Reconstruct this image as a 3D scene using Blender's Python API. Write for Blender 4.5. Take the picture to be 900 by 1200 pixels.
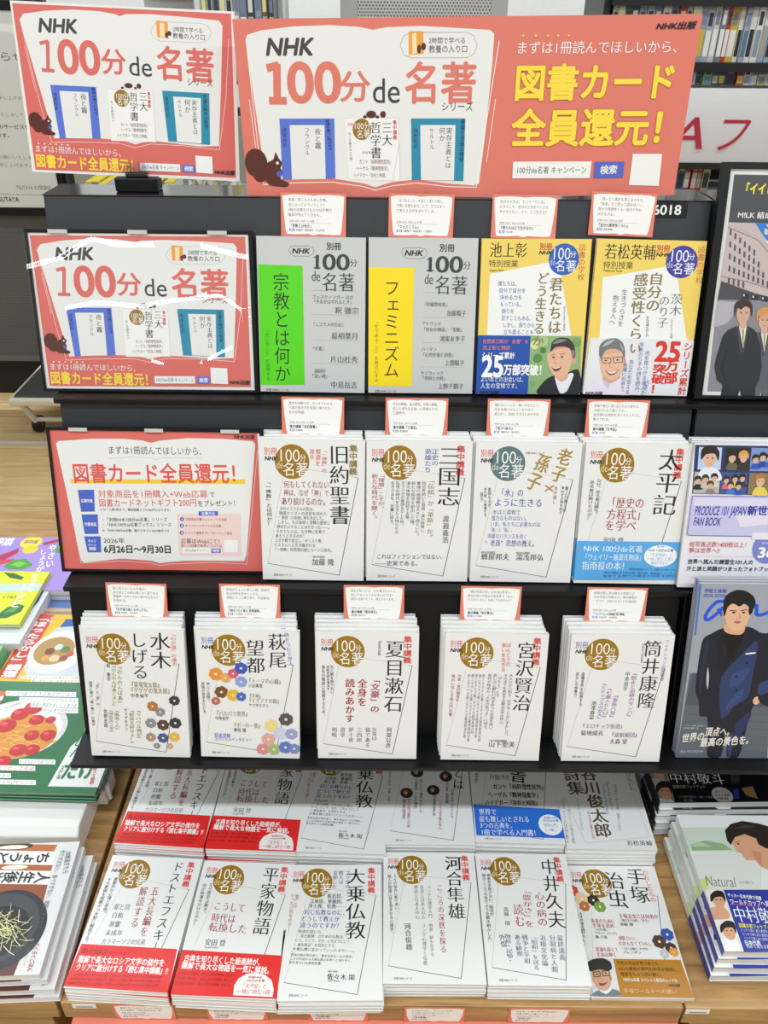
import bpy, math, random
from math import radians as RAD, sin, cos, pi
from mathutils import Vector
from mathutils.geometry import tessellate_polygon
random.seed(7)
SC = bpy.context.scene
COL = SC.collection
for o in list(bpy.data.objects):
    bpy.data.objects.remove(o)

# ------------------------------------------------------------------ camera
cam_data = bpy.data.cameras.new('camera')
cam_data.sensor_fit = 'VERTICAL'
cam_data.sensor_height = 36.0
cam_data.lens = 36.0 * 950.0 / 1200.0
cam_data.clip_start = 0.02
cam = bpy.data.objects.new('camera', cam_data)
COL.objects.link(cam)
cam.location = (0, 0, 1.62)
from mathutils import Matrix
cam.rotation_euler = (Matrix.Rotation(RAD(90 - 32.6), 3, 'X') @ Matrix.Rotation(RAD(0.53), 3, 'Z')).to_euler()
SC.camera = cam

# ------------------------------------------------------------------ light
SC.view_settings.view_transform = 'Standard'
SC.view_settings.look = 'None'
SC.view_settings.gamma = 1.0
SC.view_settings.use_curve_mapping = False
SC.view_settings.exposure = -0.07
world = bpy.data.worlds.new('world')
SC.world = world
world.use_nodes = True
bg = world.node_tree.nodes['Background']
bg.inputs['Color'].default_value = (.92, .965, 1.0, 1)
bg.inputs['Strength'].default_value = 0.40
def strip_light(name, x, y, z, sx, sy, watts, col=(.84, .92, 1.0)):
    d = bpy.data.lights.new(name, 'AREA')
    d.shape = 'RECTANGLE'; d.size = sx; d.size_y = sy; d.energy = watts; d.color = col
    o = bpy.data.objects.new(name, d); COL.objects.link(o); o.location = (x, y, z)
    return o
# rows of long fluorescent fittings under the shop ceiling
strip_light('ceiling_tube_lamp', 0, -2.3, 2.84, 7.0, 0.2, 84)
strip_light('ceiling_tube_lamp', 0, -0.17, 2.84, 7.0, 0.12, 96)
strip_light('ceiling_tube_lamp', 0, 1.9, 2.84, 7.0, 0.12, 60)
strip_light('ceiling_tube_lamp', 0, 3.6, 2.84, 7.0, 0.12, 120)
try:
    SC.cycles.use_denoising = True
    SC.cycles.max_bounces = 6
except Exception:
    pass
MARKS = [('l','#3A3A3A',0.2,(67.9,42.4,98.5,46.5)),
('l','#3A3A3A',0.5,(133.3,52.4,138.9,53.1)),
('l','#3A3A3A',0.2,(98.5,46.5,133.3,52.4)),
('l','#2A2A2A',0.9,(138.9,53.1,112.2,201.7)),
('l','#2A2A2A',0.8,(112.2,201.7,7.9,184.8)),
('l','#3A3A3A',0.2,(7.9,184.8,32.2,54.6)),
('e','DISC',45.7,31.4,24.3,25.1),
('h','100',25.7,22.3,56.8,22.3,18.3,'#F6F6F3','l'),
('h','分',56.7,25.6,65,25.6,10.2,'#F6F6F3','g'),
('h','de',23.7,35.8,33.1,35.8,14,'#E9DDB8','l'),
('h','名著',33.1,42,67.9,42,19.3,'#F6F6F3','g'),
('h','別冊',7,16.5,24.6,16.5,10.2,'BES','g'),
('h','NHK',7.5,27,25.1,27,5.9,'#23211F','Bi'),
('h','別冊 NHKシリーズ',16.3,202.5,42.1,202.5,3.8,'#23211F','g'),
('v','集中講義',131.9,5.7,131.6,49.1,10.6,'KOU','b')]
PRINTS = {
'posterA': (297, 210, '#EFEFEA', [
('p','#DE6F65',(2.6,3.1,292.4,2.6,291.9,205.7,4.6,206.9)),
('p','#EDEDEA',(9.6,21.6,15.3,14.7,45.3,9.8,84,6.9,118.4,7.4,139.1,10.1,143.8,11.9,151,9.2,183.1,7.8,232.3,9.1,275.7,11.3,280.4,16.9,275.1,92.3,269,164.7,241.6,166.3,201.4,163.5,177.3,162.1,158.8,165.2,150.4,167.6,142.5,165.3,124.6,162.6,92.2,161.8,63.5,163.1,37.2,164.6)),
('l','#F6F6F3',0.5,(11.4,29.3,16.7,75.6,24,127.1,32.4,169.8,79.2,167.6,128.2,166.9,150,172,172.9,166.2,217.3,166.3,269.6,169.7,281.6,102.4,288,32.2)),
('l','#F6F6F3',0.4,(11.7,52.3,19.1,106.3)),
('h','NHK',33.9,26.8,85.4,26.2,16.6,'#45453E','Bi'),
('l','#B9B9B2',0.5,(197.6,15.7,252.7,15.7,261.3,18,265.5,25.6,260.4,34.2,251.4,38.3,195.7,38.4,187.5,35.4,183.6,27.7,188.9,19.2,197.6,15.7)),
('p','#EFA544',(192,14.6,207.5,15.5,206.8,34.9,191.9,34)),
('p','#F7E3B4',(196.7,17,202.8,17.5,201.5,33.7,196.1,33.9)),
('e','#5A2A1E',208.8,29,2.6,2.9),
('e','#5A2A1E',205.1,31,2,3.6),
('h','2時間で学べる',213.8,23.7,253.4,24,5.8,'#23211F','g'),
('h','教養の入り口',213.2,31.2,256.7,31.7,6.5,'#23211F','g'),
('l','#DE6F65',4.4,(32.6,79.9,47.2,80.2)),
('l','#DE6F65',4.8,(43.7,46.9,39.8,79.1)),
('l','#DE6F65',4.4,(34.2,47.8,43.9,45.5)),
('h','00',55.6,62.5,111.9,62.4,40.6,'#DE6F65','r'),
('h','分',113.9,65.7,146.7,65.5,28.7,'#DE6F65','b'),
('h','de',150.2,69.4,182.2,69.9,31.5,'#3D4045','g'),
('h','名著',188.9,64.3,266.4,65.6,38.2,'#DE6F65','b'),
('h','シリーズ',229,85.5,264.5,86.2,8.8,'#23211F','g'),
('p','#5B78D6',(40.3,97.5,103.1,97.4,102.7,162.2,45,164.7)),
('p','#EDEDEA',(52.1,104.4,91.5,104.3,90.9,162.6,53.7,163.7)),
('v','夜と霧',84.5,106.2,83.4,131,0,'#23211F','m'),
('v','フランクル',72.9,106.6,72.8,135.6,0,'#23211F','g'),
('v','意味の果てに光る',99,98.6,99.8,132,4.7,'#1C2A66','b'),
('v','諸富祥彦',45.5,106.3,45.1,128.6,4.8,'#1C2A66','g'),
('p','#F6F6F3',(118.7,99.1,180.4,99.1,180.4,163.4,117.1,164.3)),
('l','#C9C9C4',0.3,(118.7,99.1,180.4,99.1,180.4,163.4)),
('e','#9A7414',137.4,109.9,10.7,10.6),
('h','100分',128.9,107.1,147.2,107.2,7.6,'#F6F6F3','g'),
('h','名著',130.6,114.3,146.4,114.5,7.8,'#F6F6F3','g'),
('v','三大',166.8,100.8,166.6,124.4,0,'#23211F','m'),
('v','哲学書',154.1,101.9,152.6,137.5,0,'#23211F','m'),
('v','集中講義',175.5,100.6,174.6,120,4,'#D8433C','b'),
('v','今こそ読みたい',122.6,113.8,123,139.8,3.6,'#23211F','g'),
('h','カント「純粋理性批判」',132.3,143.1,172.5,142.6,4.6,'#7A3A36','g'),
('h','ヘーゲル「精神現象学」',131.6,149.5,172,149,4.7,'#7A3A36','g'),
('h','ハイデガー「存在と時間」',126,156.8,171.3,156.5,4.7,'#7A3A36','g'),
('e','#5A2A1E',148.1,93.8,5.6,3.1),
('e','#5A2A1E',162.3,93.8,3.2,3),
('e','#5A2A1E',139.5,96.8,2,1.4),
('e','#5A2A1E',157.4,96.3,1.9,1.4),
('p','#2C8FB0',(193.9,98,258.7,98.6,256.6,163.6,197.9,161.5)),
('p','#EDEDEA',(208.7,104.5,246.9,105.1,244.6,162.6,210.4,161.4)),
('v','実存主義とは',237.3,107.8,236.9,151.3,0,'#23211F','g'),
('v','何か',227.9,107.4,227.9,124,0,'#23211F','g'),
('v','サルトル',216.7,108.4,217.5,129.9,0,'#23211F','g'),
('v','海老坂武',198.8,104.7,200,130.5,4.8,'#0E3F55','g'),
('v','空虚な時代の哲学',252.3,100.5,252.6,143,4.7,'#0E3F55','b'),
('e','#5A2A1E',13.8,143.4,9.6,10.9),
('e','#5A2A1E',16,152.3,6.1,5.5),
('s','#5A2A1E',(22.1,159.3,18,152.2,23.4,143.1,28.9,140.3,31.7,134.9,33.6,139.2,36.2,142.7,34.1,146.3,35.6,149.9,33,154.4,39.6,157.8,37.2,160.6,28,160.4)),
('e','#4A66C8',32.4,150.9,2.6,2.2),
('e','#F0E6DC',32.1,142.8,1.3,1.2),
('e','#F6F6F3',14.4,172.2,1.2,1.1),
('e','#F6F6F3',22.6,172.2,1.2,1.1),
('e','#F6F6F3',30.8,172.3,1.2,1.1),
('e','#F6F6F3',39,172.3,1.2,1.1),
('e','#F6F6F3',47.2,172.3,1.2,1.1),
('e','#F6F6F3',55.3,172.4,1.3,1.1),
('h','まずは1冊読んでほしいから、',8,179,134.9,180.1,8.9,'#F6F6F3','g'),
('h','図書カード全員還元！',7.3,194.8,154.6,196.1,16.7,'#FFE04A','rb'),
('p','#F6F6F3',(155.1,191.2,212.3,190.9,212.4,201.2,154.9,201.6)),
('h','100分de名著 キャンペーン',157.1,196.3,210.3,196.1,5.6,'#23211F','g'),
('p','#6478D8',(216,190.8,233.1,191.3,232.8,201.7,216.1,201.1)),
('h','検索',218.5,196.2,230.7,196.2,6.3,'#F6F6F3','b'),
('p','#F6F6F3',(235.1,178.4,259,179.1,259,201.6,235.3,200.9)),
('h','NHK出版',261.6,198.9,290.1,199.1,5.6,'#23211F','Bi')], [
]),
'posterB': (594, 210, '#E27D6D', [
('p','#EDEDEA',(14.6,22.2,17.4,16.9,36,12.3,75.8,8.6,123.5,7.5,159.2,9.7,178.3,13.1,195,10.5,238.9,9.5,279,11.7,327.3,14.6,332.8,18.7,332.3,48.8,327.6,131.9,322,193.1,314.7,195.4,279.5,192.7,235.7,187.1,201,190.3,178.4,196.5,161.9,191.5,118.6,184.8,71,185.9,26.9,187.1)),
('l','#F6F6F3',1,(15.5,29.7,17.8,92.6,21.1,183.1,24,191.8,70.8,189.9,118.5,189.5,161.8,195.5,178.4,200.5,201,195.1,235.9,191.5,279.7,196.7,318.3,197.9,328.8,113.3,339.5,26.5)),
('l','#F6F6F3',0.8,(13.2,89,17.2,155.8)),
('l','#F6F6F3',0.8,(338.9,91.4,331,166.4)),
('h','NHK',40.7,30.2,100.8,30.5,19.1,'#45453E','Bi'),
('l','#B9B9B2',0.9,(227.1,16.4,297.3,16.8,306.8,20.6,311.5,30.8,308.1,40.4,299,44.4,227.8,44,217.6,40.5,212.9,30.2,217.2,20.1,227.1,16.4)),
('p','#EFA544',(223.5,15.1,242.3,15.2,243.1,39.9,224.1,40.5)),
('p','#F7E3B4',(227.9,18.1,233.5,16.8,234.1,38.5,228.5,39.9)),
('e','#5A2A1E',242.8,31.7,3.2,4.1),
('e','#5A2A1E',237.2,34.4,2.5,4.8),
('h','2時間で学べる',249.4,25.3,296.6,25.6,6.5,'#23211F','g'),
('h','教養の入り口',249.8,34.5,299.6,34.8,7.9,'#23211F','g'),
('l','#E27D6D',9,(41.9,90.6,60,90.8)),
('l','#E27D6D',10,(52.6,51.8,50.2,90)),
('l','#E27D6D',9,(41.9,53.2,52.6,51.1)),
('h','00',65.3,70.1,134.8,70.6,46.3,'#E27D6D','r'),
('h','分',133.1,74.9,173,75.1,33.2,'#E27D6D','b'),
('h','de',175.9,80.1,213,80.4,37.9,'#3D4045','g'),
('h','名著',219.4,71.9,311.8,72.6,44.2,'#E27D6D','b'),
('h','シリーズ',267.6,99.2,309.4,99.5,10.3,'#23211F','g'),
('p','#5B78D6',(51.4,111.5,124.8,112,123.4,184.8,50.3,186.1)),
('p','#EDEDEA',(64.7,119.3,111.2,119.7,109.9,185.5,63.2,185.8)),
('v','夜と霧',102.2,123.3,101.3,148.2,0,'#23211F','m'),
('v','フランクル',87.6,122.5,86.1,155.7,0,'#23211F','g'),
('v','絶望の果てに光がある',115.5,113.4,117.9,149.9,5.5,'#1C2A66','b'),
('v','諸富祥彦',57.4,122.2,56,146.3,5.4,'#1C2A66','g'),
('p','#F6F6F3',(138.2,111.4,211,112,212.7,188.9,142,185.8)),
('l','#C9C9C4',0.5,(138.2,111.4,211,112,212.7,188.9)),
('e','#9A7414',161.5,125.3,12.6,12.8),
('h','100分',150.6,120.8,172.9,120.9,9.3,'#F6F6F3','g'),
('h','名著',154.7,130.5,172.4,130.6,9.4,'#F6F6F3','g'),
('v','三大',195.1,116.7,195.4,145.2,0,'#23211F','m'),
('v','哲学書',180,116.5,180.1,160.4,0,'#23211F','m'),
('v','集中講義',205.6,114.5,205.9,137.7,4.6,'#D8433C','b'),
('h','別冊',142.6,119.2,149.8,119.3,3.7,'#D8433C','g'),
('v','今こそ読みたい三冊',144.6,128.9,145.8,162.4,3.4,'#23211F','g'),
('h','戸谷洋志',161.3,153.3,176.7,153.4,3.1,'#23211F','g'),
('h','カント「純粋理性批判」',156.9,164.4,202.4,164.8,5.5,'#7A3A36','g'),
('h','ヘーゲル「精神現象学」',152.5,172.6,199.1,173,5.4,'#7A3A36','g'),
('h','ハイデガー「存在と時間」',149,181.1,195.7,181.6,5.6,'#7A3A36','g'),
('l','#888888',0.3,(211.5,142.3,202.7,188.8)),
('e','#5A2A1E',174.2,107.7,6.6,4.4),
('e','#5A2A1E',190,107.8,3.8,4),
('e','#5A2A1E',165.8,110.5,2.5,1.9),
('e','#5A2A1E',182.5,110.7,2.5,1.8),
('p','#2C8FB0',(227.4,112.9,299.8,113.4,300.3,189.7,229.2,187.4)),
('p','#EDEDEA',(239.8,120.7,287.1,121.1,287.2,188.8,241.8,188)),
('v','実存主義とは',278.8,124,278.6,173.7,0,'#23211F','g'),
('v','何か',269.1,124,269.8,140.5,0,'#23211F','g'),
('v','サルトル',255.2,124.6,256.1,150.3,0,'#23211F','g'),
('v','海老坂武',233.2,124.4,233.8,148.6,5.5,'#0E3F55','g'),
('v','希望と自由の哲学',296.9,114.5,296.4,166.1,5.5,'#0E3F55','b'),
('e','#5A2A1E',15.5,164.8,15.4,17.7),
('e','#5A2A1E',20.1,179.6,9.8,9),
('s','#5A2A1E',(30.7,191.7,23.4,179.6,30.9,164.9,39.3,160.6,43.1,151.9,46.7,159.2,51.2,165.1,48.4,171,51.3,176.9,47.6,184.3,58.7,190.5,55.2,194.9,40.4,194)),
('e','#4A66C8',46.3,178.4,4.1,3.7),
('e','#F0E6DC',44.7,165,2.1,1.9),
('e','#F5C842',369.8,21.3,1.6,1.3),
('e','#F5C842',385.9,21.4,1.7,1.3),
('e','#F5C842',401.3,21.5,1.6,1.3),
('e','#F5C842',414.3,21.5,1.6,1.4),
('e','#F5C842',428,21.6,1.6,1.4),
('h','まずは1冊読んでほしいから、',362.1,34.2,577.6,34.8,13.2,'#F6F6F3','g'),
('h','図書カード',363.2,72.9,572.7,73,37.9,'#C98A2A','R'),
('h','全員還元！',363.8,125.5,591.6,125.9,40.7,'#C98A2A','R'),
('h','図書カード',363.2,72.9,572.7,73,37.9,'#FFE04A','r'),
('h','全員還元！',363.8,125.5,591.6,125.9,40.7,'#FFE04A','r'),
('p','#F6F6F3',(367.4,166,474.6,166.6,474.4,187.4,367.5,186.8)),
('h','100分de名著 キャンペーン',372.7,176.6,468.6,177.1,8.7,'#23211F','g'),
('p','#5868C8',(478.6,167.4,519.1,167.4,520.1,187.1,479.7,187.5)),
('h','検索',487.9,177.3,510.5,176.7,10.4,'#F6F6F3','b'),
('p','#F6F6F3',(529.3,157.7,569.3,158.1,570.9,198,529.6,196.8)),
('h','NHK出版',538.3,12.5,587.6,11.7,7.5,'#23211F','Bi')], [
]),
'posterC': (297, 210, '#DE6F65', [
('p','#EDEDEA',(7.4,19.2,11.5,15.8,59.4,11.8,101,11.2,130.1,13.4,142.4,16.7,155.3,13.1,193.7,9.1,244.9,9.3,286,12.2,290,16.5,271.3,183.8,267.5,194.2,223.5,194,178.9,194.8,152,197.6,143,199.4,130.1,195.6,86.6,192.7,29.3,199.9,25.4,196.2)),
('l','#F6F6F3',0.5,(8.4,24.3,17.9,115.4,24.9,200.8,86.2,196.4,129.8,199.3,142.7,203.2,156.2,200.4,223.3,196.9,270.8,198.9,281.9,114.3,293,25.2)),
('h','NHK出版',260.5,5.7,289.8,6.1,6.4,'#23211F','Bi'),
('h','まずは1冊読んでほしいから、',80.1,27.7,219.6,27.8,11.2,'#23211F','g'),
('l','#9A9A9A',0.3,(79.5,40.6,110.9,37.6,140.4,38.2,147.8,40.7,157.3,38,212.8,38.3)),
('p','#F5CF3A',(23.2,71.8,274,68.5,273.6,75.2,22.5,77.9)),
('h','図書カード全員還元！',26.8,62.6,275.4,59.6,27.3,'#E0594F','b'),
('p','#4A66C8',(31.4,87.5,55,86.9,53,120.1,33,120.7)),
('h','応募対象',34.5,103.8,51.5,103.7,5.3,'#F6F6F3','b'),
('p','#4A66C8',(32.9,124.7,56.8,124.2,55.2,154.4,34.9,154.9)),
('h','対象商品',36.3,139.5,53.4,139.5,5.4,'#F6F6F3','b'),
('p','#4A66C8',(33.7,158.5,57.8,158.1,56.7,183.3,36.4,183.7)),
('h','キャン',38.9,165.4,50.9,165.4,5,'#F6F6F3','b'),
('h','ペーン',38.2,171.8,50.2,171.8,5,'#F6F6F3','b'),
('h','期間',39.2,177.7,49.1,177.8,5.1,'#F6F6F3','b'),
('h','対象商品を1冊購入+Web応募',60.3,93,218.4,91.2,11.2,'#D9574E','g'),
('h','で',221,91.6,228.8,91.6,8.1,'#23211F','g'),
('h','図書カードネットギフト200円',60.4,106.7,201.8,104.3,11.3,'#D9574E','g'),
('h','をプレゼント！',203.4,105.6,263.1,104,9,'#23211F','g'),
('h','※お一人様1冊まで。複数冊購入でも200円となります。',61.1,116.5,166,116.1,4.1,'#23211F','g'),
('h','・「別冊NHK100分de名著」シリーズ',61,132.2,157.8,130.6,5.9,'#23211F','g'),
('h','・「NHK100分de名著ブックス」シリーズ',61.1,139.9,163.3,138.4,5.9,'#23211F','g'),
('h','※「NHK100分de名著」電子テキストは対象外です',61.8,148.5,159.8,148.4,4.1,'#23211F','g'),
('h','2026年',61.8,164.5,92.9,164.5,8.2,'#23211F','g'),
('h','6月26日〜9月30日',61.2,177.8,160.9,177,12.1,'#23211F','r'),
('p','#F3D6D0',(172.1,121.5,264.8,120.3,263.5,185.7,172.4,186.4)),
('p','#4A66C8',(204.3,117.4,232.4,116.8,231.9,123.6,203.7,124.2)),
('h','応募方法',208.4,120.5,227.7,120.4,4.6,'#F6F6F3','b'),
('e','#4A66C8',179.3,129.7,3,3.2),
('h','1',178,129.7,180.6,129.7,3.6,'#F6F6F3','b'),
('h','対象商品を購入しレシートを用意',184.1,129.7,244.7,129.5,4.1,'#23211F','g'),
('e','#4A66C8',178.4,139.7,3.1,3.2),
('h','2',177.1,139.7,179.8,139.7,3.7,'#F6F6F3','b'),
('h','キャンペーンサイトから応募',183.3,139.7,235.9,139.6,4.1,'#23211F','g'),
('e','#4A66C8',177.6,150.7,3,3.2),
('h','3',176.2,150.7,178.9,150.7,3.7,'#F6F6F3','b'),
('h','レシート画像をアップロードして送信',182.4,150.7,251.5,150.7,4.1,'#23211F','g'),
('h','応募はWebにて！',176.1,163.6,237.2,163.6,7.4,'#23211F','g'),
('h','詳しい応募や条件については',175.5,170.6,235.8,170.6,4.6,'#23211F','g'),
('p','#F6F6F3',(177,174.3,218.7,173.9,218.5,182.3,176.7,182.7)),
('h','100分de名著 キャンペーン',180.2,178,216.6,178.1,4.2,'#23211F','g'),
('p','#4A66C8',(220.4,174.8,233.7,174.8,233.3,181.4,219.9,181.8)),
('h','検索',221.9,178.1,231.7,178.1,4.7,'#F6F6F3','b'),
('p','#F6F6F3',(239.1,161.3,259.2,160.9,258.9,180,238.7,180.4))], [
]),
'kyuyaku': (148, 210, '#E9E9E6', [
('M', '#9A7414', '#D8433C', '#8C7330'),
('v','旧約聖書',111.9,6.4,113.2,122.5,25.5,'#23211F','m'),
('v','「一神教」の',91.6,12.2,90.8,45.7,6.8,'#D8433C','g'),
('v','根源を',82.6,12.2,82,36.9,6.9,'#D8433C','g'),
('v','見る',74,12.9,73.6,27.4,6.9,'#D8433C','g'),
('h','何もしてくれない',33.6,64.3,97.5,64.3,11.3,'#9A3630','m'),
('h','神は、なぜ「神」で',33.1,76.4,97.2,76.4,11.4,'#9A3630','m'),
('h','あり続けるのか。',29.7,89.3,97,89.3,11.5,'#9A3630','m'),
('h','古代イスラエルの民は、',27.1,100.4,78.3,100.4,5.4,'#23211F','l'),
('h','強国エジプトの支配を逃れた',25.9,107.2,94.5,107.2,5.4,'#23211F','l'),
('h','“奇跡”の背後に神を見出した。',24.7,114,92.2,114,5.4,'#23211F','l'),
('h','しかし、その後続く苦難の歴史に',23.6,120.8,99.3,120.8,5.5,'#23211F','l'),
('h','神が介入することはなかった——。',22.4,127.7,100.6,127.7,5.5,'#23211F','l'),
('h','それでも人は、なぜ神に忠実で',21.2,134.7,91.8,134.7,5.5,'#23211F','l'),
('h','あろうとするのか？',20,141.6,64.2,141.6,5.6,'#23211F','l'),
('h','ユダヤ教で成立し、キリスト教、',18.8,148.6,90.8,148.6,5.6,'#23211F','l'),
('h','イスラムへと引き継がれる',17.6,155.6,77.6,155.6,5.6,'#23211F','l'),
('h','「一神教」的思想の謎とルーツに迫る。',16.4,162.7,104.3,162.7,5.6,'#23211F','l'),
('v','「一神教」とは何か？',11.4,58.4,12.3,126.4,7,'#23211F','g'),
('h','加藤 隆',72.6,181.2,104.8,181.2,10.2,'#23211F','m'),
('h','千葉大学名誉教授',72,173.4,91,173.4,3.3,'#23211F','g')], [
]),
'sangoku': (148, 210, '#E9E9E6', [
('M', '#9A7414', '#D8433C', '#D8433C'),
('v','三国志',117.2,6.9,116.6,93.6,29.4,'#23211F','m'),
('v','正史の',96,10.7,96,35.1,8.8,'#3A4AA0','g'),
('v','英雄たち',86.1,10.7,86,44.3,8.8,'#3A4AA0','g'),
('v','「理想」こそが、',21,46.6,20.7,101.3,8.1,'#A82F38','g'),
('v','新たな時代を開く。',11.8,47.4,11.4,117.6,8.1,'#A82F38','g'),
('v','「伝統」か「革新」か。',91.6,52.8,91.5,144.7,8.8,'#8C7330','m'),
('v','四百年続いた帝国・漢が崩壊し、',81.3,58.2,80.4,138.5,5.5,'#23211F','l'),
('v','曹操の価値観は大きく揺らいだ。',73.9,58.2,73,141.6,5.5,'#23211F','l'),
('v','新たな秩序を創出した魏、',66.5,58.2,65.6,126.9,5.6,'#23211F','l'),
('v','漢の後継を自認する蜀、',59.2,58.2,58.3,119.1,5.5,'#23211F','l'),
('v','天下三分の発想を示した呉。',51.8,58.2,50.9,126.1,5.5,'#23211F','l'),
('v','乱世の時代を生きた人物たちの',44.5,58.2,43.4,137,5.5,'#23211F','l'),
('v','生きざまを、史書に探る。',37.1,58.2,36.1,125.3,5.5,'#23211F','l'),
('v','渡邉義浩',114,108.3,114.1,150.2,8.2,'#23211F','m'),
('h','これはフィクションではない。',15.1,171.6,115.2,171.6,7.5,'#3A3E6A','g'),
('h','——史実である。',12.8,182.2,79.6,182.2,7.4,'#3A3E6A','g')], [
]),
'roshi': (148, 210, '#E9E9E6', [
('M', '#5E777C', '#D8433C', ''),
('h','別冊 NHKシリーズ',69.8,15.5,96,15.5,3.3,'#23211F','g'),
('v','老子',127.6,8.8,115.1,56.7,18.1,'#A8862C','M'),
('v','孫子',99,17.7,79.6,68.9,18.2,'#A8862C','M'),
('h','×',97.2,66.6,115.7,66.6,17.7,'#A8862C','l'),
('h','「水」の',34.6,73.5,70.2,73.5,11.5,'#2D47A8','m'),
('h','ように生きる',29.9,88.1,98.3,88.1,11.7,'#2D47A8','m'),
('h','水はど柔軟で',28.1,102.5,68.4,102.5,7.1,'#2D47A8','l'),
('h','強力なものはない。',26.8,111.5,80.8,111.5,7.1,'#2D47A8','l'),
('h','いま、私たちに必要なのは',25.6,120.6,97.8,120.6,7.1,'#2D47A8','l'),
('h','「柔」と「剛」。',24.4,129.7,59.8,129.7,7.2,'#2D47A8','l'),
('h','両者のバランスを説く',23.1,138.9,79.8,138.9,7.2,'#2D47A8','l'),
('h','“老孫”思想の教え。',19.6,149.7,95.5,149.7,9.7,'#2D47A8','m'),
('v','最上の善とは',131.3,62.8,130.7,100.6,4.1,'#23211F','g'),
('v','争わず万物を利す',125.8,62.8,125.4,104.5,4.1,'#23211F','g'),
('v','水の如し',116.2,62.8,114.8,88.9,4.1,'#23211F','g'),
('v','柔弱なるが、',21.8,66.6,23.5,100.6,4.1,'#23211F','g'),
('v','水の姿、不増増ずる。',15.9,66.6,17.9,113.1,4.1,'#23211F','g'),
('v','孫子',10.9,73.5,12,87.4,4.1,'#23211F','g'),
('h','蜂屋邦夫',15.6,170.8,56.1,170.8,9.8,'#23211F','m'),
('h','湯浅邦弘',66,170.8,105.7,170.8,9.8,'#23211F','m'),
('h','東京大学名誉教授',14.7,164.3,35.3,164.3,3.2,'#23211F','g'),
('h','大阪大学名誉教授',65,164.3,85.6,164.3,3.2,'#23211F','g')], [
]),
'taihei': (148, 210, '#E9E9E6', [
('M', '#9A7414', '#D8433C', '#D8433C'),
('v','太平記',120.3,7.2,119.3,103.4,30.2,'#23211F','m'),
('v','なぜ、ある者は勝ち、',22.9,51.4,22.8,106.5,6.5,'#23211F','g'),
('v','ある者は敗けたのか？',13,53.8,14.1,112.9,6.6,'#23211F','g'),
('h','「歴史の',37.3,86.2,89.8,86.2,15.3,'#A8323A','m'),
('h','方程式」',38.7,103.4,94.3,103.4,15.2,'#A8323A','m'),
('h','を学べ',37.8,120.1,82.5,120.1,15.2,'#A8323A','m'),
('h','安田 登',37.4,142.7,66.6,142.7,8,'#23211F','m')], [
('#58ABE6', (1,144.7,150.2,143.9,148.2,202.5,-0.4,204.9), [('h','NHK 100分de名著',10,155.4,95.3,155.4,10.3,'#F6F6F3','m'),
('h','「ウェイリー版源氏物語」',9.5,168.5,98.7,168.5,11.9,'#F6F6F3','m'),
('h','指南役の本！',9.9,182,78.3,182,12.6,'#F6F6F3','m'),
('e','#F6F6F3',122.3,165.3,23.8,16.8),
('h','別冊',115.7,151.1,126.5,151.1,3.5,'#3A76B0','g'),
('h','NHK 100分de名著',103.9,156.6,140,156.6,4.4,'#3A76B0','b'),
('h','「平家物語」と',104.4,163.8,139.8,163.8,5.1,'#58ABE6','g'),
('h','一緒に読むと更に',103.4,170.1,142.6,170.1,5.1,'#58ABE6','g'),
('h','理解が深まる！',109.3,176.4,138.5,176.4,5.2,'#58ABE6','g'),
('h','能楽師の解説だからこそ、古典がより面白くなる',79.4,186.7,146.2,186.7,3.6,'#1E4F80','g'),
('h','現代の動乱をも読み解く南北朝、組織論とリーダー',43,192.6,147.4,192.6,3.6,'#1E4F80','g'),
('h','変革する時代の歴史の法則を読む',41.9,197.8,147.7,196.2,3.5,'#1E4F80','g')]),
]),
'shukyo': (148, 210, '#C9CAC8', [
('l','#55585A',0.5,(49.7,12.1,70.6,12.1,76.1,13.8,78.1,17.9,75.8,22.6,70.1,25.3,51.3,25.3,45.8,22.6,43.9,17.9,45.5,13.8,49.7,12.1)),
('h','NHK',48.4,18.5,72.1,18.5,6.8,'#23211F','Bi'),
('h','別冊',95,11.8,114.5,11.8,9.1,'#3A3A3A','b'),
('p','#3C3E40',(77.4,39.4,86.5,39.4,86.5,41.1,77.3,41.1)),
('l','#3C3E40',4.4,(82.4,24.7,81.9,40.4)),
('l','#3C3E40',1.2,(77.8,26.7,83.1,24.3)),
('h','00',89.5,32.2,126,32.2,21.4,'#3C3E40','M'),
('h','分',126.7,32.9,136.5,32.9,9.6,'#3C3E40','m'),
('h','de',74.2,50.8,86.2,50.8,18.2,'#3C3E40','m'),
('h','名著',88.8,58.5,132.7,58.5,23.2,'#3C3E40','m'),
('p','#57D411',(1.6,37,62,37.7,63.2,199.5,0.5,201.1)),
('v','宗教とは何か',32.3,48,32.1,195.7,19.7,'#1F2A16','g'),
('v','「信じること」を疑問する',11.6,121.7,11.3,194.1,5.1,'#1F6A10','g'),
('l','#8A8A88',0.2,(73.9,69.7,135.4,69.7)),
('h','フェスティンガー ほか',74.7,78.2,131.6,78.2,5.3,'#4A4C4E','m'),
('h','「予言がはずれるとき」',74.5,84.6,131.5,84.6,5.3,'#4A4C4E','m'),
('h','「ニコラスの日記」',73.4,115.2,120.6,115.2,5.4,'#4A4C4E','m'),
('h','「大義」',72.3,148.3,93.5,148.3,5.6,'#4A4C4E','m'),
('h','遠藤周作',77.2,179.6,92.7,179.6,5.7,'#4A4C4E','m'),
('h','「深い河」',71,186.8,97.9,186.8,5.8,'#4A4C4E','m'),
('h','釈 徹宗',106.4,96,138.7,96,8.7,'#4A4C4E','m'),
('h','最相葉月',101.3,130.5,138.3,130.5,8.9,'#4A4C4E','m'),
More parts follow.
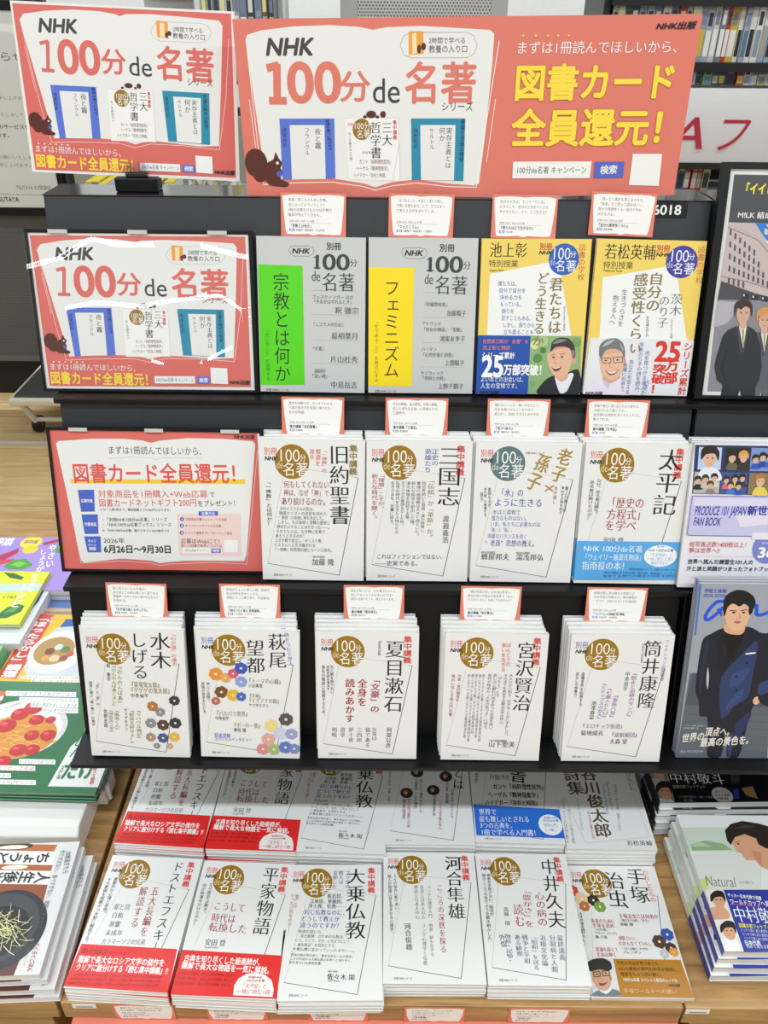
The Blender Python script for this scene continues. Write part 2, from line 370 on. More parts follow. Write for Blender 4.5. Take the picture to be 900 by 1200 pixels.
('h','片山杜秀',99.8,162.9,138,162.9,9.1,'#4A4C4E','m'),
('h','中島岳志',100.4,198.8,137.7,198.8,9.3,'#4A4C4E','m'),
('l','#9A9A98',0.2,(73.9,101.8,138.6,101.8)),
('l','#9A9A98',0.2,(72.7,136.8,138.3,136.8)),
('l','#9A9A98',0.2,(71.6,169,138,169)),
('h','別冊 NHKシリーズ',8.4,207.3,39.7,207.3,3.5,'#23211F','g')], [
]),
'feminism': (148, 210, '#C9CAC8', [
('l','#55585A',0.5,(50.4,13,71.5,13.1,77.2,14.9,79.3,19.2,77.2,24.1,71.5,26.9,52.4,26.8,46.8,24,44.7,19,46.1,14.7,50.4,13)),
('h','NHK',49.3,19.7,73.3,19.8,7.1,'#23211F','Bi'),
('h','別冊',96.2,12.8,116,12.9,9.6,'#3A3A3A','b'),
('p','#3C3E40',(79.2,41.6,88.4,41.6,88.4,43.4,79.2,43.3)),
('l','#3C3E40',4.4,(83.9,26.3,83.8,42.6)),
('l','#3C3E40',1.2,(79.3,28.4,84.6,25.9)),
('h','00',91.3,34.1,128,34.3,22.1,'#3C3E40','M'),
('h','分',128.7,35,138.6,35.1,10,'#3C3E40','m'),
('h','de',76.4,53.3,88.4,53.4,18.6,'#3C3E40','m'),
('h','名著',91.2,61.2,135.1,61.4,23.7,'#3C3E40','m'),
('p','#F7DC12',(0.3,38.7,61.9,39,61.9,200.2,0.1,200.1)),
('v','フェミニズム',32.1,55.3,32.5,187.7,19.1,'#26240E','g'),
('v','「女であること」を基点にする',11,108.4,11.6,195,5,'#6A5C08','g'),
('l','#8A8A88',0.2,(74.5,71.2,135.5,71.4)),
('h','「伊藤野枝集」',74.5,87,111.8,87.1,5.4,'#4A4C4E','m'),
('h','アトウッド',74.4,112.9,101.1,113,5.4,'#4A4C4E','m'),
('h','「侍女の物語」「誓願」',74.4,120.9,133.1,121.1,5.4,'#4A4C4E','m'),
('h','ハーマン',74.3,147.7,95.7,147.8,5.4,'#4A4C4E','m'),
('h','「心的外傷と回復」',74.2,155.7,122.5,155.8,5.5,'#4A4C4E','m'),
('h','セジウィック',74.2,181.2,106.4,181.3,5.5,'#4A4C4E','m'),
('h','「男同士の絆」',74.1,188.5,111.8,188.6,5.5,'#4A4C4E','m'),
('h','加藤陽子',108.6,98.6,134.8,98.7,7.6,'#4A4C4E','m'),
('h','鴻巣友季子',100,133.3,134.9,133.4,7.6,'#4A4C4E','m'),
('h','上間陽子',107.8,166.7,135,166.8,7.7,'#4A4C4E','m'),
('h','上野千鶴子',99.2,199.6,135.1,199.7,7.7,'#4A4C4E','m'),
('l','#9A9A98',0.2,(74.4,104.3,135.6,104.5)),
('l','#9A9A98',0.2,(74.3,139,135.6,139.2)),
('l','#9A9A98',0.2,(74.2,172.5,135.7,172.6)),
('h','別冊 NHKシリーズ',9.4,207.4,39.6,207.5,3.4,'#23211F','g')], [
]),
'ikegami': (148, 210, '#F0D264', [
('p','#F1F1EF',(12.5,45.7,95.4,29.7,108.9,45.6,129.8,128.5,12.1,128)),
('v','読書の学校',135.7,6.3,137.2,53.4,8.3,'#C8472E','m'),
('e','#2E5FB8',111.9,26.4,20.6,20.6),
('h','100',94.8,18.8,120.5,19,15.7,'#F6F6F3','l'),
('h','分',119.9,19.7,128.2,19.7,8.1,'#F6F6F3','g'),
('h','de',92.6,29.7,101,29.8,11.7,'#C9CFF0','l'),
('h','名著',101.2,34.6,129.2,34.7,14.4,'#F6F6F3','g'),
('h','別冊',78.3,9.9,95,10.1,8.5,'#C8472E','b'),
('h','NHK',78,17.7,95.4,17.8,4.8,'#23211F','Bi'),
('h','池上彰',11.6,14.6,61.1,14.9,18.4,'#23211F','m'),
('h','特別授業',10.7,32,50,32.2,8.9,'#4A4630','g'),
('h','Ikegami Akira',11.7,40.9,31.4,41,3.1,'#23211F','g'),
('h','僕たちは、',24.2,58.3,53.2,58.4,6.3,'#3A4C9A','g'),
('h','自分で自分を',25.9,67.4,62.8,67.6,6.3,'#3A4C9A','g'),
('h','決める力を',27.7,76.5,58.3,76.7,6.4,'#3A4C9A','g'),
('h','もっている。',28.7,85.7,60.1,85.9,6.4,'#3A4C9A','g'),
('h','誤りを',31.2,95,48.3,95,6.4,'#3A4C9A','g'),
('h','犯すこともある。',31.5,104.2,75.2,104.5,6.5,'#3A4C9A','g'),
('h','しかし、誤りから',33.3,113.6,77.9,113.8,6.5,'#3A4C9A','g'),
('h','立ち直ることも',35,123,76.9,123.2,6.5,'#3A4C9A','g'),
('v','君たちは',103.6,50.4,105.8,124.8,16.2,'#8A7A50','M'),
('v','どう生きるか',85.6,43.4,83.6,142.9,14.1,'#8A7A50','M'),
('v','『君たちはどう生きるか』吉野源三郎',117.1,86.9,119.2,121.2,3.2,'#555555','g')], [
('#1E4FA8', (-0.6,127.9,143.4,128.5,147.2,209.6,-0.4,209.6), [('p','#8FB178',(72.8,128.2,143.4,128.5,147.2,209.6,73.7,209.4)),
('e','#D9DFA0',79.2,140.7,5.8,5.8),
('e','#A9C58A',90.5,135.2,7.2,7.3),
('e','#5E8C4A',84.5,159.1,6.5,6.7),
('e','#C5D29A',79.9,177.7,5.2,5.2),
('e','#4E7A3C',91.2,148.1,4.3,4.4),
('e','#79A05E',137.6,137.2,6.5,6.6),
('e','#7FA86A',79.7,194.6,4.4,4.6),
('s','#22242C',(88.5,209.5,90.8,197.3,99.9,187.5,110.6,183,119.7,187.6,130.1,177.9,143.8,175.7,146.5,209.6)),
('s','#E8EAEC',(109.9,183,121.3,189.8,130.2,180.1,136.9,181.6,128.9,205,118.7,207.3)),
('s','#E0AE90',(108.8,177.8,126.4,177.8,129.1,186.1,120,192.1,111.5,186)),
('e','#D8A284',115.8,159.2,16.7,24.6),
('s','#E6B698',(99.3,151,127.2,144.5,132.5,159.3,129.3,177.8,119.5,184.6,109.2,183,102,172.5,98.4,161.4)),
('e','#D8A284',135.6,161.5,3.2,5.9),
('s','#3C3836',(101.8,144.4,103.6,136.4,112.6,130.6,125.6,131.4,134.1,140.2,137.3,154.9,134,159.3,129.5,146.7,121.3,143,109,143.7,102.2,150.3)),
('s','#8A8580',(103.7,138.6,112.7,132.8,123.6,133.5,113,137.9)),
('s','#8A8580',(131.1,148.2,136.2,149,135.3,157.8,132.4,157)),
('l','#3A2A22',0.7,(103.2,154.7,108.9,153.3)),
('l','#3A2A22',0.7,(114.7,153.3,121.9,152.6)),
('e','#2A201C',106.6,157.7,2.2,1.1),
('e','#2A201C',118.5,157,2.2,1.1),
('l','#A8705A',0.6,(110.6,157,108.8,165.1,112.6,166.6)),
('s','#7A2E28',(104.8,171,110.7,172.6,119.3,169.6,116,175.6,109.5,177)),
('s','#F2F0EA',(105.5,171.1,110.7,172.6,118.6,170,115.1,172.6,109.3,173.7)),
('v','か',84.4,128.7,83.2,142.1,14.4,'#8A7A50','M'),
('h','吉野源三郎の“名著”を',6.5,136,70.3,136.2,5.8,'#F08C7C','g'),
('h','池上彰と精読',6.7,144.8,45.3,144.9,5.9,'#F08C7C','g'),
('h','シリーズ累計',6.3,155.5,52.3,155.6,8.9,'#F6F6F3','b'),
('h','25',6.7,170.7,37.5,170.8,29.4,'#F6F6F3','B'),
('h','万部突破！',37.7,175.3,98.5,175.5,14.3,'#F6F6F3','B'),
('h','よい本との出会いは、',5.7,188.7,69.8,188.9,7.6,'#F6F6F3','g'),
('h','人生の宝物です。',6,197.8,62.1,198,7.6,'#F6F6F3','g'),
('h','NHK出版',5.5,207.3,32.2,207.4,4.6,'#23211F','Bi')]),
]),
'wakamatsu': (148, 210, '#F0D264', [
('p','#F1F1EF',(12,50.1,98.4,33.9,113.4,45.1,138,130.9,15.9,130.9)),
('v','読書の学校',141.4,6.6,144.4,55,8.7,'#C8472E','m'),
('e','#423C9E',117.2,27.6,21.6,21.2),
('h','100',99,19.9,126,19.9,16.2,'#F6F6F3','l'),
('h','分',125.3,20.6,134,20.6,8.4,'#F6F6F3','g'),
('h','de',97.1,31.1,105.9,31.1,12,'#C9CFF0','l'),
('h','名著',106.3,36,135.6,36,14.9,'#F6F6F3','g'),
('h','別冊',81.3,10.8,98.8,10.8,8.7,'#C8472E','b'),
('h','NHK',81.4,18.8,99.6,18.8,4.9,'#23211F','Bi'),
('h','若松英輔',11.5,16,80,16,19,'#23211F','m'),
('h','特別授業',11,33.5,51.6,33.5,9.2,'#4A4630','g'),
('h','Wakamatsu Eisuke',12,40.9,37.6,40.9,3.2,'#23211F','g'),
('v','自分の',85.3,42.3,84.8,93.4,17.6,'#8A7A50','M'),
('v','感受性くらい',64.2,43.7,66.3,151.2,17.6,'#8A7A50','M'),
('v','生きづらさを',44.1,64.9,43.1,115,7.7,'#4A4C66','g'),
('v','抱える人へ',32.9,72.8,31.1,112.8,7.8,'#4A4C66','g'),
('v','茨木',116.5,69.2,117.1,98.5,14.7,'#77736A','m'),
('v','のり子',99.8,72,101.6,115,13.3,'#77736A','m'),
('v','若松英輔の読む詩',79.5,99.9,82,128,3.7,'#77736A','g'),
('v','いばらぎのりこ詩集',113.3,101.3,115.9,129.4,2.9,'#77736A','g')], [
('#E6E7E9', (2.9,130.9,146.9,130.9,147.9,209.3,0,209.6), [('s','#EFE6F0',(7.5,209.6,13.2,196.7,24.5,187.8,36.8,191.5,49.8,185.6,62.5,193.7,68.3,209.6)),
('s','#D8C8DE',(24.5,187.8,34.6,201.9,36.8,191.5)),
('s','#D9A88A',(27,181.2,47.8,179.7,49.8,186.4,37.7,193.7,26.8,188.6)),
('e','#DFAE90',35.4,165.1,15.6,22.8),
('s','#E8BB9E',(19,156.3,50.6,150.5,54,165.1,51.5,179.7,40.3,188.6,29.5,184.9,21.7,171.7)),
('e','#D49C7E',54,164.3,2.2,5.2),
('s','#77787A',(17.3,154.1,17,141,25.3,133,38.5,130.9,48.6,136.7,53.3,148.3,53.7,161.4,49.1,150.5,39.7,145.4,26.5,147.6,20.7,159.2)),
('s','#B5B6B8',(20.2,143.2,27.7,135.2,37.2,133,29.6,139.6)),
('s','#A2A3A5',(44.2,137.4,50.7,143.9,49.6,148.3)),
('l','#2A2524',0.9,(20.7,159.2,33.3,157.8,35.1,162.1,33.2,165.8,24.2,165.8,20.7,159.2)),
('l','#2A2524',0.9,(37,157.8,51,156.3,50.9,163.6,39.9,165.1,37,157.8)),
('e','#2A201C',27.6,161.8,1.9,1.1),
('e','#2A201C',44,160.7,1.8,1.1),
('l','#A8705A',0.6,(35.1,162.1,33.6,170.2,38.2,171.7)),
('s','#9A4A42',(28.7,175.3,37.1,177.5,47.3,173.9,41.9,181.2,34.5,181.9)),
('s','#F4F0EA',(30.3,176.1,37.2,177.9,45.9,175,41,179.4,35.1,179.7)),
('v','い',68,136.7,66.3,151.9,15.6,'#8A7A50','M'),
('h','25',95.7,147.6,131.4,147.6,27.8,'#D93428','B'),
('v','万部',121.3,158.5,122.3,192.2,17.1,'#D93428','B'),
('v','突破！',104.8,165.1,103.4,207,16.4,'#D93428','B'),
('v','シリーズ累計',140.5,134.5,140.3,207.8,11.2,'#D93428','b'),
('v','茨木のり子の詩を読み、',75.3,135.9,76.6,209.3,6.3,'#5A5AA8','g'),
('v','光を見つける達人と',84.5,146.8,84.8,209.3,6.3,'#5A5AA8','g'),
('v','あなたを支える',64,160,63,208.5,6.4,'#5A5AA8','g'),
('v','言葉に出会う。',56.3,165.1,54.7,208.5,6.3,'#5A5AA8','g'),
('v','人生に',90.3,187.1,86.9,207,6.4,'#5A5AA8','g'),
('h','NHK出版',3.6,207.8,27.6,207.8,4.1,'#23211F','Bi')]),
]),
'mizuki': (148, 210, '#E9E9E6', [
('M', '#9A7414', '#D8433C', ''),
('v','水木',113.9,3.3,112.7,60.9,27.1,'#23211F','m'),
('v','しげる',82.8,4,81.8,78.9,21.2,'#23211F','m'),
('v','「わが道」の達人',132.8,2.5,132.2,56.5,6.7,'#D8433C','g'),
('v','『のんのんばあ』',52.5,55.2,49.3,123.3,6.5,'#8C7330','m'),
('v','『のんのんばあとオレ』',44.1,55.2,40.3,127,6.5,'#8C7330','m'),
('v','『風鬼くん』',42.4,128.9,42.4,167,6.7,'#8C7330','m'),
('v','『河童の三平』',33.8,128.9,33.2,170.9,6.7,'#8C7330','m'),
('v','『ラバウル戦記』',74.8,128,73.6,181.6,6.6,'#8C7330','m'),
('v','『総員玉砕せよ！』',64.9,128,62.8,190.3,6.7,'#8C7330','m'),
('v','釈 徹宗',36.4,55.1,35.3,82.4,5,'#23211F','g'),
('v','佐野史郎',26.6,129.8,25.1,161.2,5.1,'#23211F','g'),
('v','ヤマザキマリ',56.7,128,54.8,166.1,5.1,'#23211F','g'),
('h','『墓場鬼太郎』',64.7,87.6,111.9,87.7,9.3,'#8C7330','m'),
('h','『ゲゲゲの鬼太郎』',63.7,97.2,126.6,97.4,9.3,'#8C7330','m'),
('h','中条省平',65.2,106,91.7,106.1,6.5,'#23211F','g'),
('v','「生」と「死」の',18.4,84.2,16.2,124.1,4.7,'#23211F','g'),
('v','境界に遊ぶ「唯一無二」の鬼才',8.3,84.1,6.8,158.3,4.7,'#23211F','g'),
('f','#B5763A',96.4,123.4,8.6),
('f','#8E8E90',107.3,132.8,7.8),
('f','#3A3A40',129.2,113.2,8.6),
('f','#8A8C94',92.2,151.8,8.7),
('f','#5A4038',110.2,154.6,9.6),
('f','#34363C',128.6,150.9,9.6),
('f','#A89070',90.9,175.8,7.9),
('f','#4A5A88',109.1,176.8,8.8),
('f','#E2B93A',125.9,174.8,8.4),
('f','#8E8E90',99.2,190.4,5.3),
('f','#C9A27A',118.3,190.4,5.3)], [
]),
'hagio': (148, 210, '#E9E9E6', [
('M', '#9A7414', '#3A64C0', ''),
('v','萩尾',115.5,2.9,117,57.7,23.1,'#23211F','m'),
('v','望都',83.8,13.6,84.6,67.3,24.1,'#23211F','m'),
('v','時をつむぐ旅人',129.2,1.4,135.6,53.4,6.2,'#5E6ED0','g'),
('h','『トーマの心臓』',71.2,79.7,123.9,80.2,8.4,'#8C7330','m'),
('h','『半神』',72.4,104.6,93.7,104.8,8.6,'#8C7330','m'),
('h','『イグアナの娘』',71.3,112.2,120.9,112.6,8.6,'#8C7330','m'),
('h','『バルバラ異界』',22.7,135.1,74.1,135.4,8.8,'#8C7330','m'),
('h','『ポーの一族』',48.2,154.5,92.8,154.7,9,'#8C7330','m'),
('h','小谷真理',73.1,87.6,93.6,87.8,6.1,'#23211F','g'),
('h','ヤマザキマリ',73.2,120.4,102.4,120.6,6.2,'#23211F','g'),
('h','中条省平',23,143.4,43.3,143.6,6.5,'#23211F','g'),
('h','夢枕 獏',50.1,163,68.2,163,6.5,'#23211F','g'),
('h','萩尾望都',21,172.9,44.8,173,7.2,'#3A64C0','g'),
('h','スペシャルインタビュー',20.6,179,76.9,179.2,6.7,'#3A64C0','g'),
('v','美しさと残酷さ、',14.6,84.2,13.8,118.5,4.6,'#23211F','g'),
('v','孤独の哲学をたどる。',7,84.1,7.5,140.9,4.6,'#23211F','g'),
('f','#E8923A',26.3,70.4,10.9),
('f','#E4A860',40.3,76.1,8.4),
('f','#DC5A72',51.4,68.8,8.3),
('f','#3A58B8',63.1,59.8,10),
('f','#8AA0D8',62.8,81.9,9.3),
('f','#7A5030',33.6,99.5,10.3),
('f','#E2B93A',50.9,104.4,10.3),
('f','#4A68C0',62.3,106.4,7.8),
('f','#C06A5A',24.9,114.7,7),
('f','#E8D68A',106,154.2,10.7),
('f','#5A5058',127.9,142.6,11.3),
('f','#E0A8A0',101.4,177.2,10.8),
('f','#C8D0E8',119.7,167.2,10.7),
('f','#9AA0C8',136,167.3,9.8),
('f','#DC8A8A',93,194.5,10),
('f','#A8B878',109.6,194.5,10.1),
('f','#5A78C8',127,190.5,10.9),
('f','#7A88C0',140.3,192.5,9.1)], [
]),
'natsume': (148, 210, '#E9E9E6', [
('M', '#9A7414', '#D8433C', '#D8433C'),
('v','夏目漱石',113.9,13,112.3,129.5,25.2,'#23211F','m'),
('v','Natsume Soseki',92.1,13.8,91.8,37.2,4.8,'#23211F','g'),
('v','「文豪」の',85.8,70.7,85.1,130.4,12.2,'#A8323A','M'),
('v','全身を',66.9,75.3,66.3,120.2,12.3,'#A8323A','M'),
('v','読みあかす',48.9,75.3,47.7,148,12.3,'#A8323A','M'),
('v','吾輩は',84.8,156.4,84.6,177.9,7,'#6B6B6B','m'),
('v','猫である',74.9,156.4,74.5,190.2,7,'#6B6B6B','m'),
('v','三四郎',62.5,156.4,62.1,181.7,7,'#6B6B6B','m'),
('v','夢十夜',50.1,156.4,49.6,181.7,7,'#6B6B6B','m'),
('v','道草',37.6,156.4,37.3,173.2,7.1,'#6B6B6B','m'),
('v','明暗',25.2,156.4,24.9,173.2,7.1,'#6B6B6B','m'),
('v','阿部公彦',107.2,155.5,105.2,191.1,7,'#23211F','m'),
('v','先入観を振り払い、',22.4,53.5,22.5,105.5,4.4,'#23211F','g'),
('v','先鋭を研ぎ澄ます',16.7,53.5,17,94.5,4.4,'#23211F','g'),
('v','漱石の精読に挑戦するため。',10.1,53.5,9.5,139.7,4.5,'#23211F','g')], [
]),
'miyazawa': (148, 210, '#E9E9E6', [
('M', '#9A7414', '#D8433C', '#D8433C'),
('v','宮沢賢治',117.4,12.6,115.6,124.5,24,'#23211F','m'),
('v','ほんとうの',90.9,14.4,92.3,51.6,6.5,'#D8433C','g'),
('v','幸いを生きる',84.1,14.4,85.7,60.5,6.4,'#D8433C','g'),
('v','作家・宮沢賢治を',22.8,65.9,21.1,110.6,4.9,'#A03030','g'),
('v','味わい尽くす再入門の書。',13.8,65.9,11.7,141.3,4.9,'#A03030','g'),
('v','大人だから知る、生きることのむずかしさ。',97.6,64.1,96.6,169.6,5.7,'#23211F','l'),
('v','その全てを肯定する賢治文学の核心、',89.9,64.1,88,151.6,5.7,'#23211F','l'),
('v','「ほんとう」とは。',82.2,64.1,78.6,105.1,5.7,'#23211F','l'),
('v','哀しみと解れに向き合った生涯を追い、',74.4,64.1,72.5,161.1,5.7,'#23211F','l'),
('v','名作が秘めた「人生の気づき」に迫る。',66.7,64.1,64.5,159.2,5.7,'#23211F','l'),
('v','雨ニモマケズ風ニモマケズ銀河鉄道の夜',57.8,65,56.7,178.2,3.6,'#23211F','l'),
('v','雨ニモマケズ風ニモマケズ銀河鉄道の夜',52.5,65,51.1,171.5,3.6,'#23211F','l'),
('v','雨ニモマケズ風ニモマケズ銀河鉄道の夜',47.2,65,45.5,164.9,3.7,'#23211F','l'),
('v','雨ニモマケズ風ニモマケズ銀河鉄道の夜',41.9,65,40.3,178.2,3.7,'#23211F','l'),
('v','雨ニモマケズ風ニモマケズ銀河鉄道の夜',36.6,65,34.7,171.5,3.7,'#23211F','l'),
('h','山下聖美',71,182,110.5,182,9.6,'#23211F','m'),
('h','日本大学芸術学部教授',71.7,175.8,97.7,175.8,3.4,'#23211F','g')], [
]),
'tsutsui': (148, 210, '#E9E9E6', [
('M', '#9A7414', '#7A4AA8', ''),
('v','筒井康隆',118.3,8.5,118,118.5,23.5,'#23211F','m'),
('v','フィクションの超越者',137.4,7.2,136.8,73.1,5.3,'#8A60B0','g'),
('v','Tsutsui Yasutaka',104.4,12,104.8,44.4,3.6,'#23211F','g'),
('v','『脱走と追跡のサンバ』',95.7,58.1,95.7,136.1,7.3,'#8A4AA0','m'),
('v','『家族八景』',72.8,94.6,69.7,137.7,7.3,'#8A4AA0','m'),
('v','『七瀬ふたたび』',61.7,83.5,59.3,137.7,7.4,'#8A4AA0','m'),
('v','『エディプスの恋人』',53.1,75.6,51.2,140.1,7.4,'#8A4AA0','m'),
('v','中条省平',86.4,58.8,84.9,89.9,6.5,'#23211F','m'),
('v','池澤春菜',41.7,107.1,39.8,138.4,6.7,'#23211F','m'),
('h','『エロチック街道』',24.6,149.4,90.7,149.5,8.2,'#8A4AA0','m'),
('h','菊地成孔',26,161.4,60,161.3,8.2,'#23211F','m'),
('h','『虚航船団』',69.2,163.8,114.2,163.7,8.2,'#8A4AA0','m'),
('h','大森 望',70.7,175.3,96.3,175.3,8.3,'#23211F','m'),
('v','虚構世界を拡張する、',21.3,60.5,21.6,121.4,4.5,'#23211F','g'),
('v','底なしの想像力',13.2,60.5,13,99.8,4.5,'#23211F','g')], [
]),
'dosuto': (148, 210, '#E9E9E6', [
('M', '#9A7414', '#D8433C', '#D8433C'),
('v','ドストエフスキー',112,6.4,112.5,155,15.2,'#23211F','m'),
('v','五大長編を',86.3,51.5,89.6,130.8,10.9,'#A03038','m'),
('v','解読する',68.3,52.1,71.3,118.2,11,'#A03038','m'),
('h','罪と罰',31.2,87.7,55.8,86.9,9.1,'#6B6B6B','m'),
('h','白痴',32.8,101,49.6,100.4,8.9,'#6B6B6B','m'),
('h','悪霊',33.1,114.8,49.7,114.2,8.7,'#6B6B6B','m'),
('h','未成年',32,128.4,58,127.4,8.6,'#6B6B6B','m'),
('h','カラマーゾフの兄弟',30.8,141.7,95.4,139.1,8.4,'#6B6B6B','m'),
('v','重層的な心理と思想、',19.1,39.2,19.3,102.3,5.6,'#23211F','g'),
('v','その意図を明瞭かつ大胆に解説する。',8.9,40.4,7.8,147.3,5.7,'#23211F','g')], [
('#E02A26', (3,147.5,145.4,147.6,148.2,209.3,-0.4,207.9), [('h','亀山郁夫',7.5,157.7,46.2,157.9,8.6,'#8A1414','m'),
('h','Kameyama Ikuo',47,158.2,77.7,158,3.4,'#8A1414','g'),
('h','難解で長大なロシア文学の傑作を',6.4,169.7,132.9,168.4,10,'#F6F6F3','b'),
('h','クリアに腑分けする『読む集中講義』!!',7.3,181.1,141.1,179.5,9.8,'#F6F6F3','b'),
('h','古典新訳文庫で知られる訳者が、混沌とした現代に問いかける五大長編の世界',8,191.6,135.5,188.6,3.7,'#8A1414','g'),
('h','古典新訳文庫で知られる訳者が、混沌とした現代に問いかける五大長編の世界',5.1,197.8,134.1,194.6,3.7,'#8A1414','g'),
('h','古典新訳文庫で知られる訳者が、混沌とした現代に問いかける五大長編の世界',2.2,203.9,132.7,200.6,3.7,'#8A1414','g')]),
]),
'heike': (148, 210, '#E9E9E6', [
('M', '#9A7414', '#D8433C', '#D8433C'),
('v','平家物語',111.8,6.8,110.7,118,23.1,'#23211F','m'),
('h','こうして',32,75.9,80.9,78,13.4,'#A03038','m'),
('h','時代は',32.6,94.8,69.2,95.4,13.9,'#A03038','m'),
('h','転換した',31.8,109.4,89.5,110.8,13.6,'#A03038','m'),
('h','安田 登',31,133,61.4,133.1,9.3,'#23211F','m'),
('h','Yasuda Noboru',31.5,140.7,52.6,139.9,3,'#23211F','g'),
('v','なぜ歴史は動き、',19.6,38.5,19.7,92.7,5.7,'#23211F','g'),
('v','何が命運を分けたのか？',9.3,40.4,9.4,110,5.7,'#23211F','g')], [
('#E02A26', (-1,146.4,151,148.4,148.2,208.6,-0.1,209.3), [('h','古典を知り尽くした能楽師が、',6.5,157.9,122.4,159.8,9.7,'#F6F6F3','b'),
('h','難解で長大な物語を一気に解説。',5.4,168.4,137.9,170.7,9.7,'#F6F6F3','b'),
('h','能の視点で読み解く、権力と変革の群像劇、現代にも',3.8,179.8,86.3,179.7,4.1,'#8A1414','g'),
('h','能の視点で読み解く、権力と変革の群像劇、現代にも',2.9,186.8,83.5,186.6,4,'#8A1414','g'),
('h','能の視点で読み解く、権力と変革の群像劇、現代にも',2,193.6,80.9,193.4,4,'#8A1414','g'),
('p','#F4EDE8',(87.6,206.7,86.6,193.5,91.1,183.4,101.8,176.5,114.6,174.6,127.7,176.9,138.4,184.2,142.9,195.9,143.2,206.8)),
('h','別冊NHK',104.5,181.4,124.5,180.6,3.2,'#8A1414','b'),
('h','100分de名著',102.2,186.1,128.5,185,3.2,'#8A1414','b'),
('h','「太平記」と',96.6,193.1,132.8,192.9,6.3,'#B02A2A','g'),
('h','一緒に読む1冊',91.2,201,138.5,200.9,6.2,'#B02A2A','g')]),
]),
'daijo': (148, 210, '#E9E9E6', [
('M', '#9A7414', '#D8433C', '#D8433C'),
('v','大乗仏教',107.1,7.1,108,122,27.4,'#23211F','m'),
('v','ブッダの',93.2,10.6,94.4,41.5,7,'#6A4A98','g'),
('v','教えは',83.4,10.6,83.6,33.8,6.9,'#6A4A98','g'),
('v','変節した',74.5,10.6,73.7,42.1,6.9,'#6A4A98','g'),
('h','般若経、',63.3,53.6,91.6,54,7.3,'#23211F','m'),
('h','法華経、華厳経、',36.9,62.1,91.2,63,7.2,'#23211F','m'),
('h','浄土教、密教——',34.5,70,91.5,71.1,7.1,'#23211F','m'),
('h','同じ仏教なのに、',29.2,79.7,95.8,81.2,8.6,'#3A4098','m'),
('h','どうして教えが',25.7,90.1,83.1,91.5,8.4,'#3A4098','m'),
('h','違うのですか？',24.3,100.3,87.4,102.1,8.3,'#3A4098','m'),
('h','釈迦の説いた',22.3,110,57,111.1,5.2,'#23211F','l'),
('h','“自己鍛錬”のための仏教は、',20.7,116.8,94.2,119.2,5.1,'#23211F','l'),
('h','いつ、どこで、なぜ、どのようにして、',19.2,123.5,104.3,126.4,5.1,'#23211F','l'),
('h','“衆生救済”を目的とする',17.7,130.2,77.6,132.3,5,'#23211F','l'),
('h','大乗仏教に変わっていったのか——。',16.2,136.7,110,140.3,5,'#23211F','l'),
('h','原始仏教の研究者と、彼を訪ねた一人の青年。',14.2,145.1,108,148.9,3.9,'#23211F','l'),
('h','二人の対話から大乗仏教の本質へと迫りゆく。',13.3,150.7,106,154.6,3.8,'#23211F','l'),
('h','蒙を見ない仏教概説書。',12.5,156.2,63.1,158.4,3.8,'#23211F','l'),
('v','「救済」とは、',16.6,48,13.9,75.9,5.4,'#B06A2A','g'),
('v','いったい何なのか——',9.1,48.7,8.4,115.9,5.3,'#B06A2A','g'),
('h','佐々木 閑',69.2,176.6,108.2,178.5,8.2,'#23211F','m'),
('h','花園大学教授',68.8,169.4,83.2,170.1,2.4,'#23211F','g'),
('h','Sasaki Shizuka',69.6,182.4,87.4,183.3,2.4,'#23211F','g')], [
]),
'kawai': (148, 210, '#E9E9E6', [
('M', '#9A7414', '#D8433C', '#D8433C'),
('v','河合隼雄',113.1,6.8,112.9,113.4,23.9,'#23211F','m'),
('v','こころの深層を探る',88.8,56.6,88.9,165.2,8.6,'#A03038','m'),
('v','ユング心理学入門',71.6,58.2,72.2,111.7,5.4,'#6B6B6B','m'),
('v','昔話と日本人の心',60.6,58.1,61.5,114,5.5,'#6B6B6B','m'),
('v','神話と日本人の心',51.3,58.1,52.5,114,5.4,'#6B6B6B','m'),
('v','明恵 夢を生きる',71.8,121,72.5,170.3,5.3,'#6B6B6B','m'),
('v','ユング心理学と仏教',61.3,121,61.7,183.2,5.2,'#6B6B6B','m'),
('v','河合俊雄',36.4,120.9,39,161.5,9,'#23211F','m'),
('v','人々の悩みに寄り添い、',18,40.5,20.8,105.4,5.1,'#23211F','g'),
('v','個人の物語に耳を澄ませる心理学。',9.3,40.4,13.5,139.9,5.1,'#23211F','g')], [
]),
'nakai': (148, 210, '#E9E9E6', [
('M', '#9A7414', '#D8433C', '#D8433C'),
('v','中井久夫',117.9,9.1,113.3,125,23.4,'#23211F','m'),
('v','心の病の',94.6,67.3,92.1,122.1,13.6,'#A03038','m'),
('v','「豊かさ」を',74.5,61.2,71.7,123.7,13.8,'#A03038','m'),
('v','読む',57.8,87.4,57.7,123.5,13.5,'#A03038','m'),
('v','斎藤 環',39,92.7,38.6,121.6,7.2,'#23211F','m'),
('v','最終講義',114.6,136.2,112.2,173.6,8.1,'#5A5E7A','m'),
('v','分裂病と人類',103.4,136.1,98,191.1,8.2,'#5A5E7A','m'),
('v','治療文化論',88.8,136,85.6,182.3,8.2,'#5A5E7A','m'),
('v','「昭和」を送る',75.8,135.9,72.1,187.8,8.2,'#5A5E7A','m'),
('v','戦争と平和',61.9,135.7,60.2,179,8.3,'#5A5E7A','m'),
('v','ある観察',50.6,135.6,50.9,168.4,8.3,'#5A5E7A','m'),
('v','徴候・記憶・',36.7,135.5,35.9,178.1,8.3,'#5A5E7A','m'),
('v','外傷',27.1,135.4,29.7,155,8.3,'#5A5E7A','m'),
